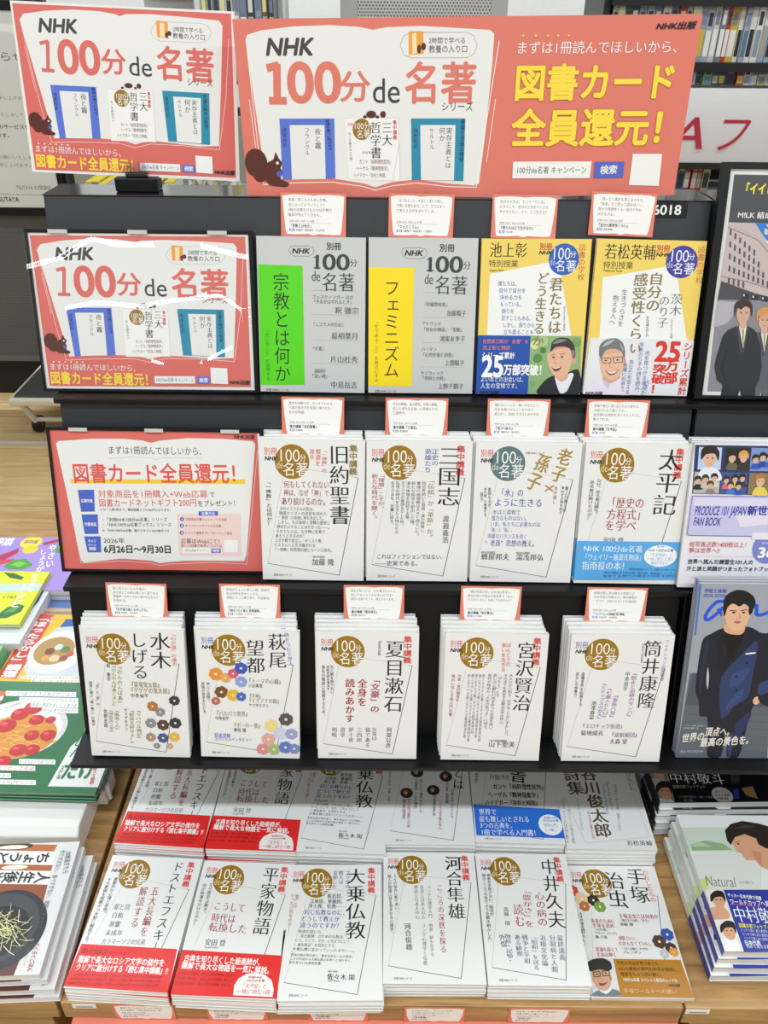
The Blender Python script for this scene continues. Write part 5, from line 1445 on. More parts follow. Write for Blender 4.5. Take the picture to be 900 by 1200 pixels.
('e','#F0E0A0',25.1,50.2,5.4,6.3)], [
]),
'blue': (200, 210, '#D6DCE4', [
('p','#3A6AB0',(160.5,147,179.6,58.3,178.8,-43.8,184.9,-42,189.9,66.5,171.2,148.7)),
('l','#3A6AB0',1,(173.3,121.4,181.4,63.2))], [
]),
'light_green': (200, 160, '#7CC48A', [
('p','#BFE4C4',(160,33.5,183.1,29.4,194,70.3,177.3,77.2)),
('h','やさい',160.9,48.2,195.4,48.7,20.4,'#2E7A48','b')], [
]),
'card_shukyo': (86, 54, '#E4806A', [
('p','#F4F3EE',(2.5,4,10,2.6,22,2.2,34,2.4,43,3.4,52,2.4,64,2.2,76,2.6,83.5,4,82.6,20,80,46,78.5,51.4,66,51.6,50,50.8,43,52.4,36,50.8,20,51.6,7.5,51.4,6,46,3.4,20)),
('h','素直く感じる人も多い宗教。',10,8.5,63.3,8.5,4,'#4A4846','g'),
('h','信じるってどういうこと？',10,14.7,59.2,14.7,4,'#4A4846','g'),
('h','4冊の名著をひもとけば宗教の',10,20.9,67.4,20.9,4,'#4A4846','g'),
('h','輪郭が見えてくるかも。',10,27.1,55.1,27.1,4,'#4A4846','g'),
('h','別冊 NHK 100分 de 名著',11,35,44,35,2.6,'#4A4846','g'),
('l','#9A9894',0.3,(10,37.4,66,37.4)),
('h','「宗教とは何か」',11,41,42.2,41,4.2,'#2E2C2A','b'),
('p','#4A62C0',(11,44.5,18,44.5,18,47.8,11,47.8)),
('h','講師',12,46.2,17,46.2,2.6,'#F4F3EE','b'),
('h','釈徹宗・最相葉月・片山杜秀',20,46.2,57.7,46.2,2.8,'#4A4846','g')], [
]),
'card_feminism': (86, 54, '#E4806A', [
('p','#F4F3EE',(2.5,4,10,2.6,22,2.2,34,2.4,43,3.4,52,2.4,64,2.2,76,2.6,83.5,4,82.6,20,80,46,78.5,51.4,66,51.6,50,50.8,43,52.4,36,50.8,20,51.6,7.5,51.4,6,46,3.4,20)),
('h','「女であること」を苦しく感じた時に。',10,8.5,74,8.5,4,'#4A4846','g'),
('h','刀強い言葉を知ることで、立ち止まっ',10,14.7,74,14.7,4,'#4A4846','g'),
('h','て考える力が生まれてくる。',10,20.9,63.3,20.9,4,'#4A4846','g'),
('h','別冊 NHK 100分 de 名著',11,35,44,35,2.6,'#4A4846','g'),
('l','#9A9894',0.3,(10,37.4,66,37.4)),
('h','「フェミニズム」',11,41,42.2,41,4.2,'#2E2C2A','b'),
('p','#4A62C0',(11,44.5,18,44.5,18,47.8,11,47.8)),
('h','講師',12,46.2,17,46.2,2.6,'#F4F3EE','b'),
('h','加藤陽子・鴻巣友季子・上間陽子',20,46.2,58,46.2,2.8,'#4A4846','g')], [
]),
'card_ikegami': (86, 54, '#E4806A', [
('p','#F4F3EE',(2.5,4,10,2.6,22,2.2,34,2.4,43,3.4,52,2.4,64,2.2,76,2.6,83.5,4,82.6,20,80,46,78.5,51.4,66,51.6,50,50.8,43,52.4,36,50.8,20,51.6,7.5,51.4,6,46,3.4,20)),
('h','自分の人生は、オンリーワンだ。',10,8.5,71.5,8.5,4,'#4A4846','g'),
('h','だからこそ、自分の土台をつくらな',10,14.7,74,14.7,4,'#4A4846','g'),
('h','きゃならない。さて、どう生きる？',10,20.9,74,20.9,4,'#4A4846','g'),
('h','別冊 NHK 100分 de 名著',11,35,44,35,2.6,'#4A4846','g'),
('l','#9A9894',0.3,(10,37.4,66,37.4)),
('h','『君たちはどう生きるか』',11,41,57.8,41,4.2,'#2E2C2A','b'),
('p','#4A62C0',(11,44.5,18,44.5,18,47.8,11,47.8)),
('h','講師',12,46.2,17,46.2,2.6,'#F4F3EE','b'),
('h','池上彰',20,46.2,28.7,46.2,2.8,'#4A4846','g')], [
]),
'card_wakamatsu': (86, 54, '#E4806A', [
('p','#F4F3EE',(2.5,4,10,2.6,22,2.2,34,2.4,43,3.4,52,2.4,64,2.2,76,2.6,83.5,4,82.6,20,80,46,78.5,51.4,66,51.6,50,50.8,43,52.4,36,50.8,20,51.6,7.5,51.4,6,46,3.4,20)),
('h','「詩」だと直訳を感じるのなら、',10,8.5,71.5,8.5,4,'#4A4846','g'),
('h','「格差」だと思って読めばいい。',10,14.7,71.5,14.7,4,'#4A4846','g'),
('h','自分の感受性くらい自分で守れ',10,20.9,67.4,20.9,4,'#4A4846','g'),
('h','ばかものよ。',10,27.1,34.6,27.1,4,'#4A4846','g'),
('h','別冊 NHK 100分 de 名著',11,35,44,35,2.6,'#4A4846','g'),
('l','#9A9894',0.3,(10,37.4,66,37.4)),
('h','『自分の感受性くらい』',11,41,53.9,41,4.2,'#2E2C2A','b'),
('p','#4A62C0',(11,44.5,18,44.5,18,47.8,11,47.8)),
('h','講師',12,46.2,17,46.2,2.6,'#F4F3EE','b'),
('h','若松英輔',20,46.2,31.6,46.2,2.8,'#4A4846','g')], [
]),
'card_kyuyaku': (86, 54, '#E4806A', [
('p','#F4F3EE',(2.5,4,10,2.6,22,2.2,34,2.4,43,3.4,52,2.4,64,2.2,76,2.6,83.5,4,82.6,20,80,46,78.5,51.4,66,51.6,50,50.8,43,52.4,36,50.8,20,51.6,7.5,51.4,6,46,3.4,20)),
('h','歴史を紐解けば、スッキリわかる。',10,8.5,74,8.5,4,'#4A4846','g'),
('h','人間の描き方を根底に導かれた、',10,14.7,71.5,14.7,4,'#4A4846','g'),
('h','壮大な物語。',10,20.9,34.6,20.9,4,'#4A4846','g'),
('h','別冊 NHK 100分 de 名著',11,35,44,35,2.6,'#4A4846','g'),
('l','#9A9894',0.3,(10,37.4,66,37.4)),
('h','集中講義『旧約聖書』',11,41,50,41,4.2,'#2E2C2A','b'),
('p','#4A62C0',(11,44.5,18,44.5,18,47.8,11,47.8)),
('h','講師',12,46.2,17,46.2,2.6,'#F4F3EE','b'),
('h','加藤隆',20,46.2,28.7,46.2,2.8,'#4A4846','g')], [
]),
'card_sangoku': (86, 54, '#E4806A', [
('p','#F4F3EE',(2.5,4,10,2.6,22,2.2,34,2.4,43,3.4,52,2.4,64,2.2,76,2.6,83.5,4,82.6,20,80,46,78.5,51.4,66,51.6,50,50.8,43,52.4,36,50.8,20,51.6,7.5,51.4,6,46,3.4,20)),
('h','才気の覇権、猛の覇権、智略の覇権。',10,8.5,74,8.5,4,'#4A4846','g'),
('h','信じた道を生き抜いた英雄たちの',10,14.7,71.5,14.7,4,'#4A4846','g'),
('h','三国時代。',10,20.9,30.5,20.9,4,'#4A4846','g'),
('h','別冊 NHK 100分 de 名著',11,35,44,35,2.6,'#4A4846','g'),
('l','#9A9894',0.3,(10,37.4,66,37.4)),
('h','集中講義『三国志』',11,41,46.1,41,4.2,'#2E2C2A','b'),
('p','#4A62C0',(11,44.5,18,44.5,18,47.8,11,47.8)),
('h','講師',12,46.2,17,46.2,2.6,'#F4F3EE','b'),
('h','渡邉義浩',20,46.2,31.6,46.2,2.8,'#4A4846','g')], [
]),
'card_roshi': (86, 54, '#E4806A', [
('p','#F4F3EE',(2.5,4,10,2.6,22,2.2,34,2.4,43,3.4,52,2.4,64,2.2,76,2.6,83.5,4,82.6,20,80,46,78.5,51.4,66,51.6,50,50.8,43,52.4,36,50.8,20,51.6,7.5,51.4,6,46,3.4,20)),
('h','構わないことも、闘い方のひとつ。',10,8.5,74,8.5,4,'#4A4846','g'),
('h','何かを傷つけることをやめて、',10,14.7,67.4,14.7,4,'#4A4846','g'),
('h','柔らかく、自由に生きるための作法。',10,20.9,74,20.9,4,'#4A4846','g'),
('h','別冊 NHK 100分 de 名著',11,35,44,35,2.6,'#4A4846','g'),
('l','#9A9894',0.3,(10,37.4,66,37.4)),
('h','『老子×孫子』',11,41,38.3,41,4.2,'#2E2C2A','b'),
('p','#4A62C0',(11,44.5,18,44.5,18,47.8,11,47.8)),
('h','講師',12,46.2,17,46.2,2.6,'#F4F3EE','b'),
('h','蜂屋邦夫・湯浅邦弘',20,46.2,46.1,46.2,2.8,'#4A4846','g')], [
]),
'card_taihei': (86, 54, '#E4806A', [
('p','#F4F3EE',(2.5,4,10,2.6,22,2.2,34,2.4,43,3.4,52,2.4,64,2.2,76,2.6,83.5,4,82.6,20,80,46,78.5,51.4,66,51.6,50,50.8,43,52.4,36,50.8,20,51.6,7.5,51.4,6,46,3.4,20)),
('h','組織や権力に振り回される人間たち。',10,8.5,74,8.5,4,'#4A4846','g'),
('h','共感される人間ドラマ。',10,14.7,55.1,14.7,4,'#4A4846','g'),
('h','乱世期の圧倒的なダイナミックさに',10,20.9,74,20.9,4,'#4A4846','g'),
('h','魅了される。',10,27.1,34.6,27.1,4,'#4A4846','g'),
('h','別冊 NHK 100分 de 名著',11,35,44,35,2.6,'#4A4846','g'),
('l','#9A9894',0.3,(10,37.4,66,37.4)),
('h','集中講義『太平記』',11,41,46.1,41,4.2,'#2E2C2A','b'),
('p','#4A62C0',(11,44.5,18,44.5,18,47.8,11,47.8)),
('h','講師',12,46.2,17,46.2,2.6,'#F4F3EE','b'),
('h','安田登',20,46.2,28.7,46.2,2.8,'#4A4846','g')], [
]),
'card_mizuki': (86, 54, '#E4806A', [
('p','#F4F3EE',(2.5,4,10,2.6,22,2.2,34,2.4,43,3.4,52,2.4,64,2.2,76,2.6,83.5,4,82.6,20,80,46,78.5,51.4,66,51.6,50,50.8,43,52.4,36,50.8,20,51.6,7.5,51.4,6,46,3.4,20)),
('h','目に見えないものを語る。',10,8.5,59.2,8.5,4,'#4A4846','g'),
('h','あの頃どこの街も無くなく居つめる',10,14.7,74,14.7,4,'#4A4846','g'),
('h','職業師・水木しげるに誘われる生き方',10,20.9,74,20.9,4,'#4A4846','g'),
('h','を眺める。',10,27.1,30.5,27.1,4,'#4A4846','g'),
('h','別冊 NHK 100分 de 名著',11,35,44,35,2.6,'#4A4846','g'),
('l','#9A9894',0.3,(10,37.4,66,37.4)),
('h','『わが道の達人 水木しげる』',11,41,59,41,4.2,'#2E2C2A','b'),
('p','#4A62C0',(11,44.5,18,44.5,18,47.8,11,47.8)),
('h','講師',12,46.2,17,46.2,2.6,'#F4F3EE','b'),
('h','釈徹宗・中条省平',20,46.2,43.2,46.2,2.8,'#4A4846','g')], [
]),
'card_hagio': (86, 54, '#E4806A', [
('p','#F4F3EE',(2.5,4,10,2.6,22,2.2,34,2.4,43,3.4,52,2.4,64,2.2,76,2.6,83.5,4,82.6,20,80,46,78.5,51.4,66,51.6,50,50.8,43,52.4,36,50.8,20,51.6,7.5,51.4,6,46,3.4,20)),
('h','孤高がちょっと美しい顔。物語が',10,8.5,71.5,8.5,4,'#4A4846','g'),
('h','別の世界を見せてくれる。',10,14.7,59.2,14.7,4,'#4A4846','g'),
('h','孤独にそっと寄り添う、作品案内。',10,20.9,74,20.9,4,'#4A4846','g'),
('h','別冊 NHK 100分 de 名著',11,35,44,35,2.6,'#4A4846','g'),
('l','#9A9894',0.3,(10,37.4,66,37.4)),
('h','『時をつむぐ旅人 萩尾望都』',11,41,59,41,4.2,'#2E2C2A','b'),
('p','#4A62C0',(11,44.5,18,44.5,18,47.8,11,47.8)),
('h','講師',12,46.2,17,46.2,2.6,'#F4F3EE','b'),
('h','小谷真理・ヤマザキマリ',20,46.2,51.9,46.2,2.8,'#4A4846','g')], [
]),
'card_natsume': (86, 54, '#E4806A', [
('p','#F4F3EE',(2.5,4,10,2.6,22,2.2,34,2.4,43,3.4,52,2.4,64,2.2,76,2.6,83.5,4,82.6,20,80,46,78.5,51.4,66,51.6,50,50.8,43,52.4,36,50.8,20,51.6,7.5,51.4,6,46,3.4,20)),
('h','誰もが知ってる、でも実はちゃんと',10,8.5,74,8.5,4,'#4A4846','g'),
('h','読んでないって人も多いのでは？',10,14.7,71.5,14.7,4,'#4A4846','g'),
('h','漱石に出会うヒント、教えちゃいます。',10,20.9,74,20.9,4,'#4A4846','g'),
('h','別冊 NHK 100分 de 名著',11,35,44,35,2.6,'#4A4846','g'),
('l','#9A9894',0.3,(10,37.4,66,37.4)),
('h','集中講義『夏目漱石』',11,41,50,41,4.2,'#2E2C2A','b'),
('p','#4A62C0',(11,44.5,18,44.5,18,47.8,11,47.8)),
('h','講師',12,46.2,17,46.2,2.6,'#F4F3EE','b'),
('h','阿部公彦',20,46.2,31.6,46.2,2.8,'#4A4846','g')], [
]),
'card_miyazawa': (86, 54, '#E4806A', [
('p','#F4F3EE',(2.5,4,10,2.6,22,2.2,34,2.4,43,3.4,52,2.4,64,2.2,76,2.6,83.5,4,82.6,20,80,46,78.5,51.4,66,51.6,50,50.8,43,52.4,36,50.8,20,51.6,7.5,51.4,6,46,3.4,20)),
('h','「銀河鉄道の夜」は本当は奥深い。',10,8.5,74,8.5,4,'#4A4846','g'),
('h','賢治の想いが残る作品世界で「ほん',10,14.7,74,14.7,4,'#4A4846','g'),
('h','とうのさいわい」を探してみませんか？',10,20.9,74,20.9,4,'#4A4846','g'),
('h','別冊 NHK 100分 de 名著',11,35,44,35,2.6,'#4A4846','g'),
('l','#9A9894',0.3,(10,37.4,66,37.4)),
('h','集中講義『宮沢賢治』',11,41,50,41,4.2,'#2E2C2A','b'),
('p','#4A62C0',(11,44.5,18,44.5,18,47.8,11,47.8)),
('h','講師',12,46.2,17,46.2,2.6,'#F4F3EE','b'),
('h','山下聖美',20,46.2,31.6,46.2,2.8,'#4A4846','g')], [
]),
'card_tsutsui': (86, 54, '#E4806A', [
('p','#F4F3EE',(2.5,4,10,2.6,22,2.2,34,2.4,43,3.4,52,2.4,64,2.2,76,2.6,83.5,4,82.6,20,80,46,78.5,51.4,66,51.6,50,50.8,43,52.4,36,50.8,20,51.6,7.5,51.4,6,46,3.4,20)),
('h','映画を軽く飛び越える想像力が',10,8.5,67.4,8.5,4,'#4A4846','g'),
('h','文学を抱え突破する。筒井康隆の',10,14.7,71.5,14.7,4,'#4A4846','g'),
('h','“ヤバさ”が伝わるガイドの決定版！',10,20.9,74,20.9,4,'#4A4846','g'),
('h','別冊 NHK 100分 de 名著',11,35,44,35,2.6,'#4A4846','g'),
('l','#9A9894',0.3,(10,37.4,66,37.4)),
('h','『フィクションの超越者 筒井康隆』',11,41,59,41,4.2,'#2E2C2A','b'),
('p','#4A62C0',(11,44.5,18,44.5,18,47.8,11,47.8)),
('h','講師',12,46.2,17,46.2,2.6,'#F4F3EE','b'),
('h','中条省平・池澤春菜',20,46.2,46.1,46.2,2.8,'#4A4846','g')], [
]),
'card_dosuto': (86, 40, '#E4806A', [
('p','#F4F3EE',(2.5,4,10,2.6,22,2.2,34,2.4,43,3.4,52,2.4,64,2.2,76,2.6,83.5,4,82.6,20,80,32,78.5,37.4,66,37.6,50,36.8,43,38.4,36,36.8,20,37.6,7.5,37.4,6,32,3.4,20)),
('h','難解で長大な名作がすっきり読める。',10,8.5,74,8.5,4,'#4A4846','g'),
('h','五大長編を一気に解読する一冊。',10,14.7,71.5,14.7,4,'#4A4846','g'),
('h','別冊 NHK 100分 de 名著',11,21,44,21,2.6,'#4A4846','g'),
('l','#9A9894',0.3,(10,23.4,66,23.4)),
('h','『ドストエフスキー』',11,27,50,27,4.2,'#2E2C2A','b'),
('p','#4A62C0',(11,30.5,18,30.5,18,33.8,11,33.8)),
('h','講師',12,32.2,17,32.2,2.6,'#F4F3EE','b'),
('h','亀山郁夫',20,32.2,31.6,32.2,2.8,'#4A4846','g')], [
]),
'card_heike': (86, 40, '#E4806A', [
('p','#F4F3EE',(2.5,4,10,2.6,22,2.2,34,2.4,43,3.4,52,2.4,64,2.2,76,2.6,83.5,4,82.6,20,80,32,78.5,37.4,66,37.6,50,36.8,43,38.4,36,36.8,20,37.6,7.5,37.4,6,32,3.4,20)),
('h','能の視点から古典を読み解き、',10,8.5,67.4,8.5,4,'#4A4846','g'),
('h','激動の時代を感じてみよう。',10,14.7,63.3,14.7,4,'#4A4846','g'),
('h','別冊 NHK 100分 de 名著',11,21,44,21,2.6,'#4A4846','g'),
('l','#9A9894',0.3,(10,23.4,66,23.4)),
('h','『平家物語』',11,27,34.4,27,4.2,'#2E2C2A','b'),
('p','#4A62C0',(11,30.5,18,30.5,18,33.8,11,33.8)),
('h','講師',12,32.2,17,32.2,2.6,'#F4F3EE','b'),
('h','安田登',20,32.2,28.7,32.2,2.8,'#4A4846','g')], [
]),
'card_daijo': (86, 40, '#E4806A', [
('p','#F4F3EE',(2.5,4,10,2.6,22,2.2,34,2.4,43,3.4,52,2.4,64,2.2,76,2.6,83.5,4,82.6,20,80,32,78.5,37.4,66,37.6,50,36.8,43,38.4,36,36.8,20,37.6,7.5,37.4,6,32,3.4,20)),
('h','「大乗仏教」って何が違うの？',10,8.5,67.4,8.5,4,'#4A4846','g'),
('h','と思った人にぴったりの入門書。',10,14.7,71.5,14.7,4,'#4A4846','g'),
('h','別冊 NHK 100分 de 名著',11,21,44,21,2.6,'#4A4846','g'),
('l','#9A9894',0.3,(10,23.4,66,23.4)),
('h','『大乗仏教』',11,27,34.4,27,4.2,'#2E2C2A','b'),
('p','#4A62C0',(11,30.5,18,30.5,18,33.8,11,33.8)),
('h','講師',12,32.2,17,32.2,2.6,'#F4F3EE','b'),
('h','佐々木閑',20,32.2,31.6,32.2,2.8,'#4A4846','g')], [
]),
'card_kawai': (86, 40, '#E4806A', [
('p','#F4F3EE',(2.5,4,10,2.6,22,2.2,34,2.4,43,3.4,52,2.4,64,2.2,76,2.6,83.5,4,82.6,20,80,32,78.5,37.4,66,37.6,50,36.8,43,38.4,36,36.8,20,37.6,7.5,37.4,6,32,3.4,20)),
('h','人の悩みは深く、そのこころも深い。',10,8.5,74,8.5,4,'#4A4846','g'),
('h','心の奥の自分に会いに行こう。',10,14.7,67.4,14.7,4,'#4A4846','g'),
('h','別冊 NHK 100分 de 名著',11,21,44,21,2.6,'#4A4846','g'),
('l','#9A9894',0.3,(10,23.4,66,23.4)),
('h','『河合隼雄』',11,27,34.4,27,4.2,'#2E2C2A','b'),
('p','#4A62C0',(11,30.5,18,30.5,18,33.8,11,33.8)),
('h','講師',12,32.2,17,32.2,2.6,'#F4F3EE','b'),
('h','河合俊雄',20,32.2,31.6,32.2,2.8,'#4A4846','g')], [
]),
'card_nakai': (86, 40, '#E4806A', [
('p','#F4F3EE',(2.5,4,10,2.6,22,2.2,34,2.4,43,3.4,52,2.4,64,2.2,76,2.6,83.5,4,82.6,20,80,32,78.5,37.4,66,37.6,50,36.8,43,38.4,36,36.8,20,37.6,7.5,37.4,6,32,3.4,20)),
('h','悩める人に寄り添う精神科医の',10,8.5,67.4,8.5,4,'#4A4846','g'),
('h','言葉が静かに響いてくる。',10,14.7,59.2,14.7,4,'#4A4846','g'),
('h','別冊 NHK 100分 de 名著',11,21,44,21,2.6,'#4A4846','g'),
('l','#9A9894',0.3,(10,23.4,66,23.4)),
('h','『中井久夫』',11,27,34.4,27,4.2,'#2E2C2A','b'),
('p','#4A62C0',(11,30.5,18,30.5,18,33.8,11,33.8)),
('h','講師',12,32.2,17,32.2,2.6,'#F4F3EE','b'),
('h','斎藤環',20,32.2,28.7,32.2,2.8,'#4A4846','g')], [
]),
'notice': (600, 660, '#DDDCD6', [
('h','お知らせ',385.2,139.7,568.7,141.2,27.9,'#4A4A4A','g'),
('h','平素より格別のお引き立てを賜り申し上げます。',176,271.2,564.5,274.4,11.8,'#7A7A76','g'),
('h','この度、当店ではサービスを終了いたしまして。',158.2,326.9,541.2,330.1,12,'#7A7A76','g'),
('h','会員カードのサービスを',318.7,370,535.5,371.8,15.1,'#3A3A3A','b'),
('h','継続いたします。',310.4,399.1,463,400.4,13.6,'#3A3A3A','b'),
('h','ご不便をおかけしますがよろしくお願いいたします',111.2,473.8,539.8,477.5,12.7,'#7A7A76','g'),
('h','何卒ご理解を賜りますようお願い申し上げます。',102.3,501.7,520,505.3,12.8,'#7A7A76','g'),
('h','TSUTAYA AZ関南店',434.5,584.8,569.3,586,16.1,'#6A6A6A','g'),
('l','#6A6A66',1.5,(68.7,606.7,602.3,614.5)),
('h','TSUTAYA',343.3,629.7,434.4,630.5,18.1,'#2A2A2A','b'),
('p','#F2F2EE',(179.6,27.1,599.6,43.3,593.1,69.1,173.2,46.3))], [
]),
}
# ------------------------------------------------------------------ materials
def lin(h):
    h = h.lstrip('#'); v = [int(h[i:i+2], 16) / 255 for i in (0, 2, 4)]
    return tuple(c / 12.92 if c <= .04045 else ((c + .055) / 1.055) ** 2.4 for c in v) + (1.0,)
_M = {}
def mat(col, rough=.42, coat=0.0, metal=0.0, spec=.5, name=None):
    key = (col, rough, coat, metal, spec)
    if key in _M: return _M[key]
    m = bpy.data.materials.new(name or 'paint_' + col.strip('#').lower())
    m.use_nodes = True
    b = m.node_tree.nodes['Principled BSDF']
    b.inputs['Base Color'].default_value = lin(col)
    b.inputs['Roughness'].default_value = rough
    b.inputs['Metallic'].default_value = metal
    b.inputs['Specular IOR Level'].default_value = spec
    b.inputs['Coat Weight'].default_value = coat
    b.inputs['Coat Roughness'].default_value = .12
    _M[key] = m
    return m
def nodes_of(name):
    m = bpy.data.materials.new(name); m.use_nodes = True
    return m, m.node_tree, m.node_tree.nodes['Principled BSDF']
def wood(name, c0, c1, scale, rough=.4, plank=None):
    m, t, b = nodes_of(name); N = t.nodes.new; L = t.links.new
    tc = N('ShaderNodeTexCoord'); mp = N('ShaderNodeMapping'); mp.inputs['Scale'].default_value = scale
    L(tc.outputs['Object'], mp.inputs['Vector'])
    n = N('ShaderNodeTexNoise'); n.inputs['Scale'].default_value = 5; n.inputs['Detail'].default_value = 9; n.inputs['Roughness'].default_value = .62; n.inputs['Distortion'].default_value = .6
    L(mp.outputs['Vector'], n.inputs['Vector'])
    r = N('ShaderNodeValToRGB'); r.color_ramp.elements[0].position = .3; r.color_ramp.elements[0].color = lin(c0); r.color_ramp.elements[1].position = .68; r.color_ramp.elements[1].color = lin(c1)
    L(n.outputs['Fac'], r.inputs['Fac'])
    out = r.outputs['Color']
    if plank:
        br = N('ShaderNodeTexBrick'); br.inputs['Scale'].default_value = 1; br.inputs['Brick Width'].default_value = plank[0]; br.inputs['Row Height'].default_value = plank[1]
        br.inputs['Mortar Size'].default_value = .0015; br.inputs['Color1'].default_value = (1, 1, 1, 1); br.inputs['Color2'].default_value = (.86, .84, .8, 1); br.inputs['Mortar'].default_value = (.45, .38, .3, 1)
        L(tc.outputs['Object'], br.inputs['Vector'])
        mx = N('ShaderNodeMix'); mx.data_type = 'RGBA'; mx.blend_type = 'MULTIPLY'; mx.inputs['Factor'].default_value = 1
        L(out, mx.inputs[6]); L(br.outputs['Color'], mx.inputs[7]); out = mx.outputs[2]
    L(out, b.inputs['Base Color']); b.inputs['Roughness'].default_value = rough
    return m
def perforated(name, base, hole, pitch, rad, rough=.45):
    m, t, b = nodes_of(name); N = t.nodes.new; L = t.links.new
    tc = N('ShaderNodeTexCoord'); sp = N('ShaderNodeSeparateXYZ'); L(tc.outputs['Object'], sp.inputs[0])
    def mth(op, a, v=None):
        n = N('ShaderNodeMath'); n.operation = op
        for i, q in enumerate((a, v)):
            if q is None: continue
            if isinstance(q, (int, float)): n.inputs[i].default_value = q
            else: L(q, n.inputs[i])
        return n.outputs[0]
    zr = mth('DIVIDE', sp.outputs[2], pitch * .866); row = mth('FLOOR', zr)
    off = mth('MULTIPLY', mth('MODULO', row, 2.0), .5)
    xr = mth('ADD', mth('DIVIDE', sp.outputs[0], pitch), off)
    fx = mth('SUBTRACT', mth('FRACT', xr), .5); fz = mth('MULTIPLY', mth('SUBTRACT', mth('FRACT', zr), .5), .866)
    d = mth('SQRT', mth('ADD', mth('MULTIPLY', fx, fx), mth('MULTIPLY', fz, fz)))
    k = mth('LESS_THAN', d, rad)
    mx = N('ShaderNodeMix'); mx.data_type = 'RGBA'; L(k, mx.inputs['Factor']); mx.inputs[6].default_value = lin(base); mx.inputs[7].default_value = lin(hole)
    L(mx.outputs[2], b.inputs['Base Color']); b.inputs['Roughness'].default_value = rough
    return m
def speckle(name, c0, c1, scale, rough, bump=.0):
    m, t, b = nodes_of(name); N = t.nodes.new; L = t.links.new
    tc = N('ShaderNodeTexCoord'); n = N('ShaderNodeTexNoise'); n.inputs['Scale'].default_value = scale; n.inputs['Detail'].default_value = 4
    L(tc.outputs['Object'], n.inputs['Vector'])
    r = N('ShaderNodeValToRGB'); r.color_ramp.elements[0].color = lin(c0); r.color_ramp.elements[1].color = lin(c1); L(n.outputs['Fac'], r.inputs['Fac']); L(r.outputs['Color'], b.inputs['Base Color'])
    b.inputs['Roughness'].default_value = rough
    if bump:
        q = N('ShaderNodeBump'); q.inputs['Strength'].default_value = bump; q.inputs['Distance'].default_value = .001; L(n.outputs['Fac'], q.inputs['Height']); L(q.outputs['Normal'], b.inputs['Normal'])
    return m
def page_edges():
    m, t, b = nodes_of('page_edges'); N = t.nodes.new; L = t.links.new
    tc = N('ShaderNodeTexCoord'); mp = N('ShaderNodeMapping'); mp.inputs['Scale'].default_value = (3, 2600, 3); L(tc.outputs['Object'], mp.inputs['Vector'])
    n = N('ShaderNodeTexNoise'); n.inputs['Scale'].default_value = 1; n.inputs['Detail'].default_value = 2; L(mp.outputs['Vector'], n.inputs['Vector'])
    r = N('ShaderNodeValToRGB'); r.color_ramp.elements[0].position = .3; r.color_ramp.elements[0].color = lin('#C9C8C2'); r.color_ramp.elements[1].position = .65; r.color_ramp.elements[1].color = lin('#EFEEEA'); L(n.outputs['Fac'], r.inputs['Fac']); L(r.outputs['Color'], b.inputs['Base Color'])
    b.inputs['Roughness'].default_value = .7
    return m
def clear_film(name, rough=.03, tint=(1, 1, 1, 1), f0=.055):
    """clear sheet: a mirror reflection that grows towards grazing angles, the rest passes through"""
    m = bpy.data.materials.new(name); m.use_nodes = True; t = m.node_tree; t.nodes.clear(); N = t.nodes.new; L = t.links.new
    o = N('ShaderNodeOutputMaterial'); mx = N('ShaderNodeMixShader'); tr = N('ShaderNodeBsdfTransparent'); gl = N('ShaderNodeBsdfGlossy')
    lw = N('ShaderNodeLayerWeight'); lw.inputs['Blend'].default_value = .5
    pw = N('ShaderNodeMath'); pw.operation = 'POWER'; pw.inputs[1].default_value = 5; L(lw.outputs['Facing'], pw.inputs[0])
    ma = N('ShaderNodeMath'); ma.operation = 'MULTIPLY_ADD'; ma.inputs[1].default_value = .9; ma.inputs[2].default_value = f0; L(pw.outputs[0], ma.inputs[0])
    gl.inputs['Roughness'].default_value = rough; tr.inputs['Color'].default_value = tint
    L(ma.outputs[0], mx.inputs[0]); L(tr.outputs[0], mx.inputs[1]); L(gl.outputs[0], mx.inputs[2]); L(mx.outputs[0], o.inputs['Surface'])
    return m
PAGES = page_edges()
FILM = clear_film('clear_film')
THIN = clear_film('thin_clear_cover', f0=.018)
RACK = speckle('charcoal_laminate', '#2A2C2F', '#303235', 60, .42)
BLACK = mat('#0B0B0D', .4, spec=.35, name='black_plastic')
TABLE = wood('oak_tabletop', '#8A673C', '#C39A62', (1.2, 14, 14), .38)
FLOOR = wood('oak_floorboards', '#BC9C68', '#DCC08C', (1.0, 9, 9), .36, (1.2, .15))

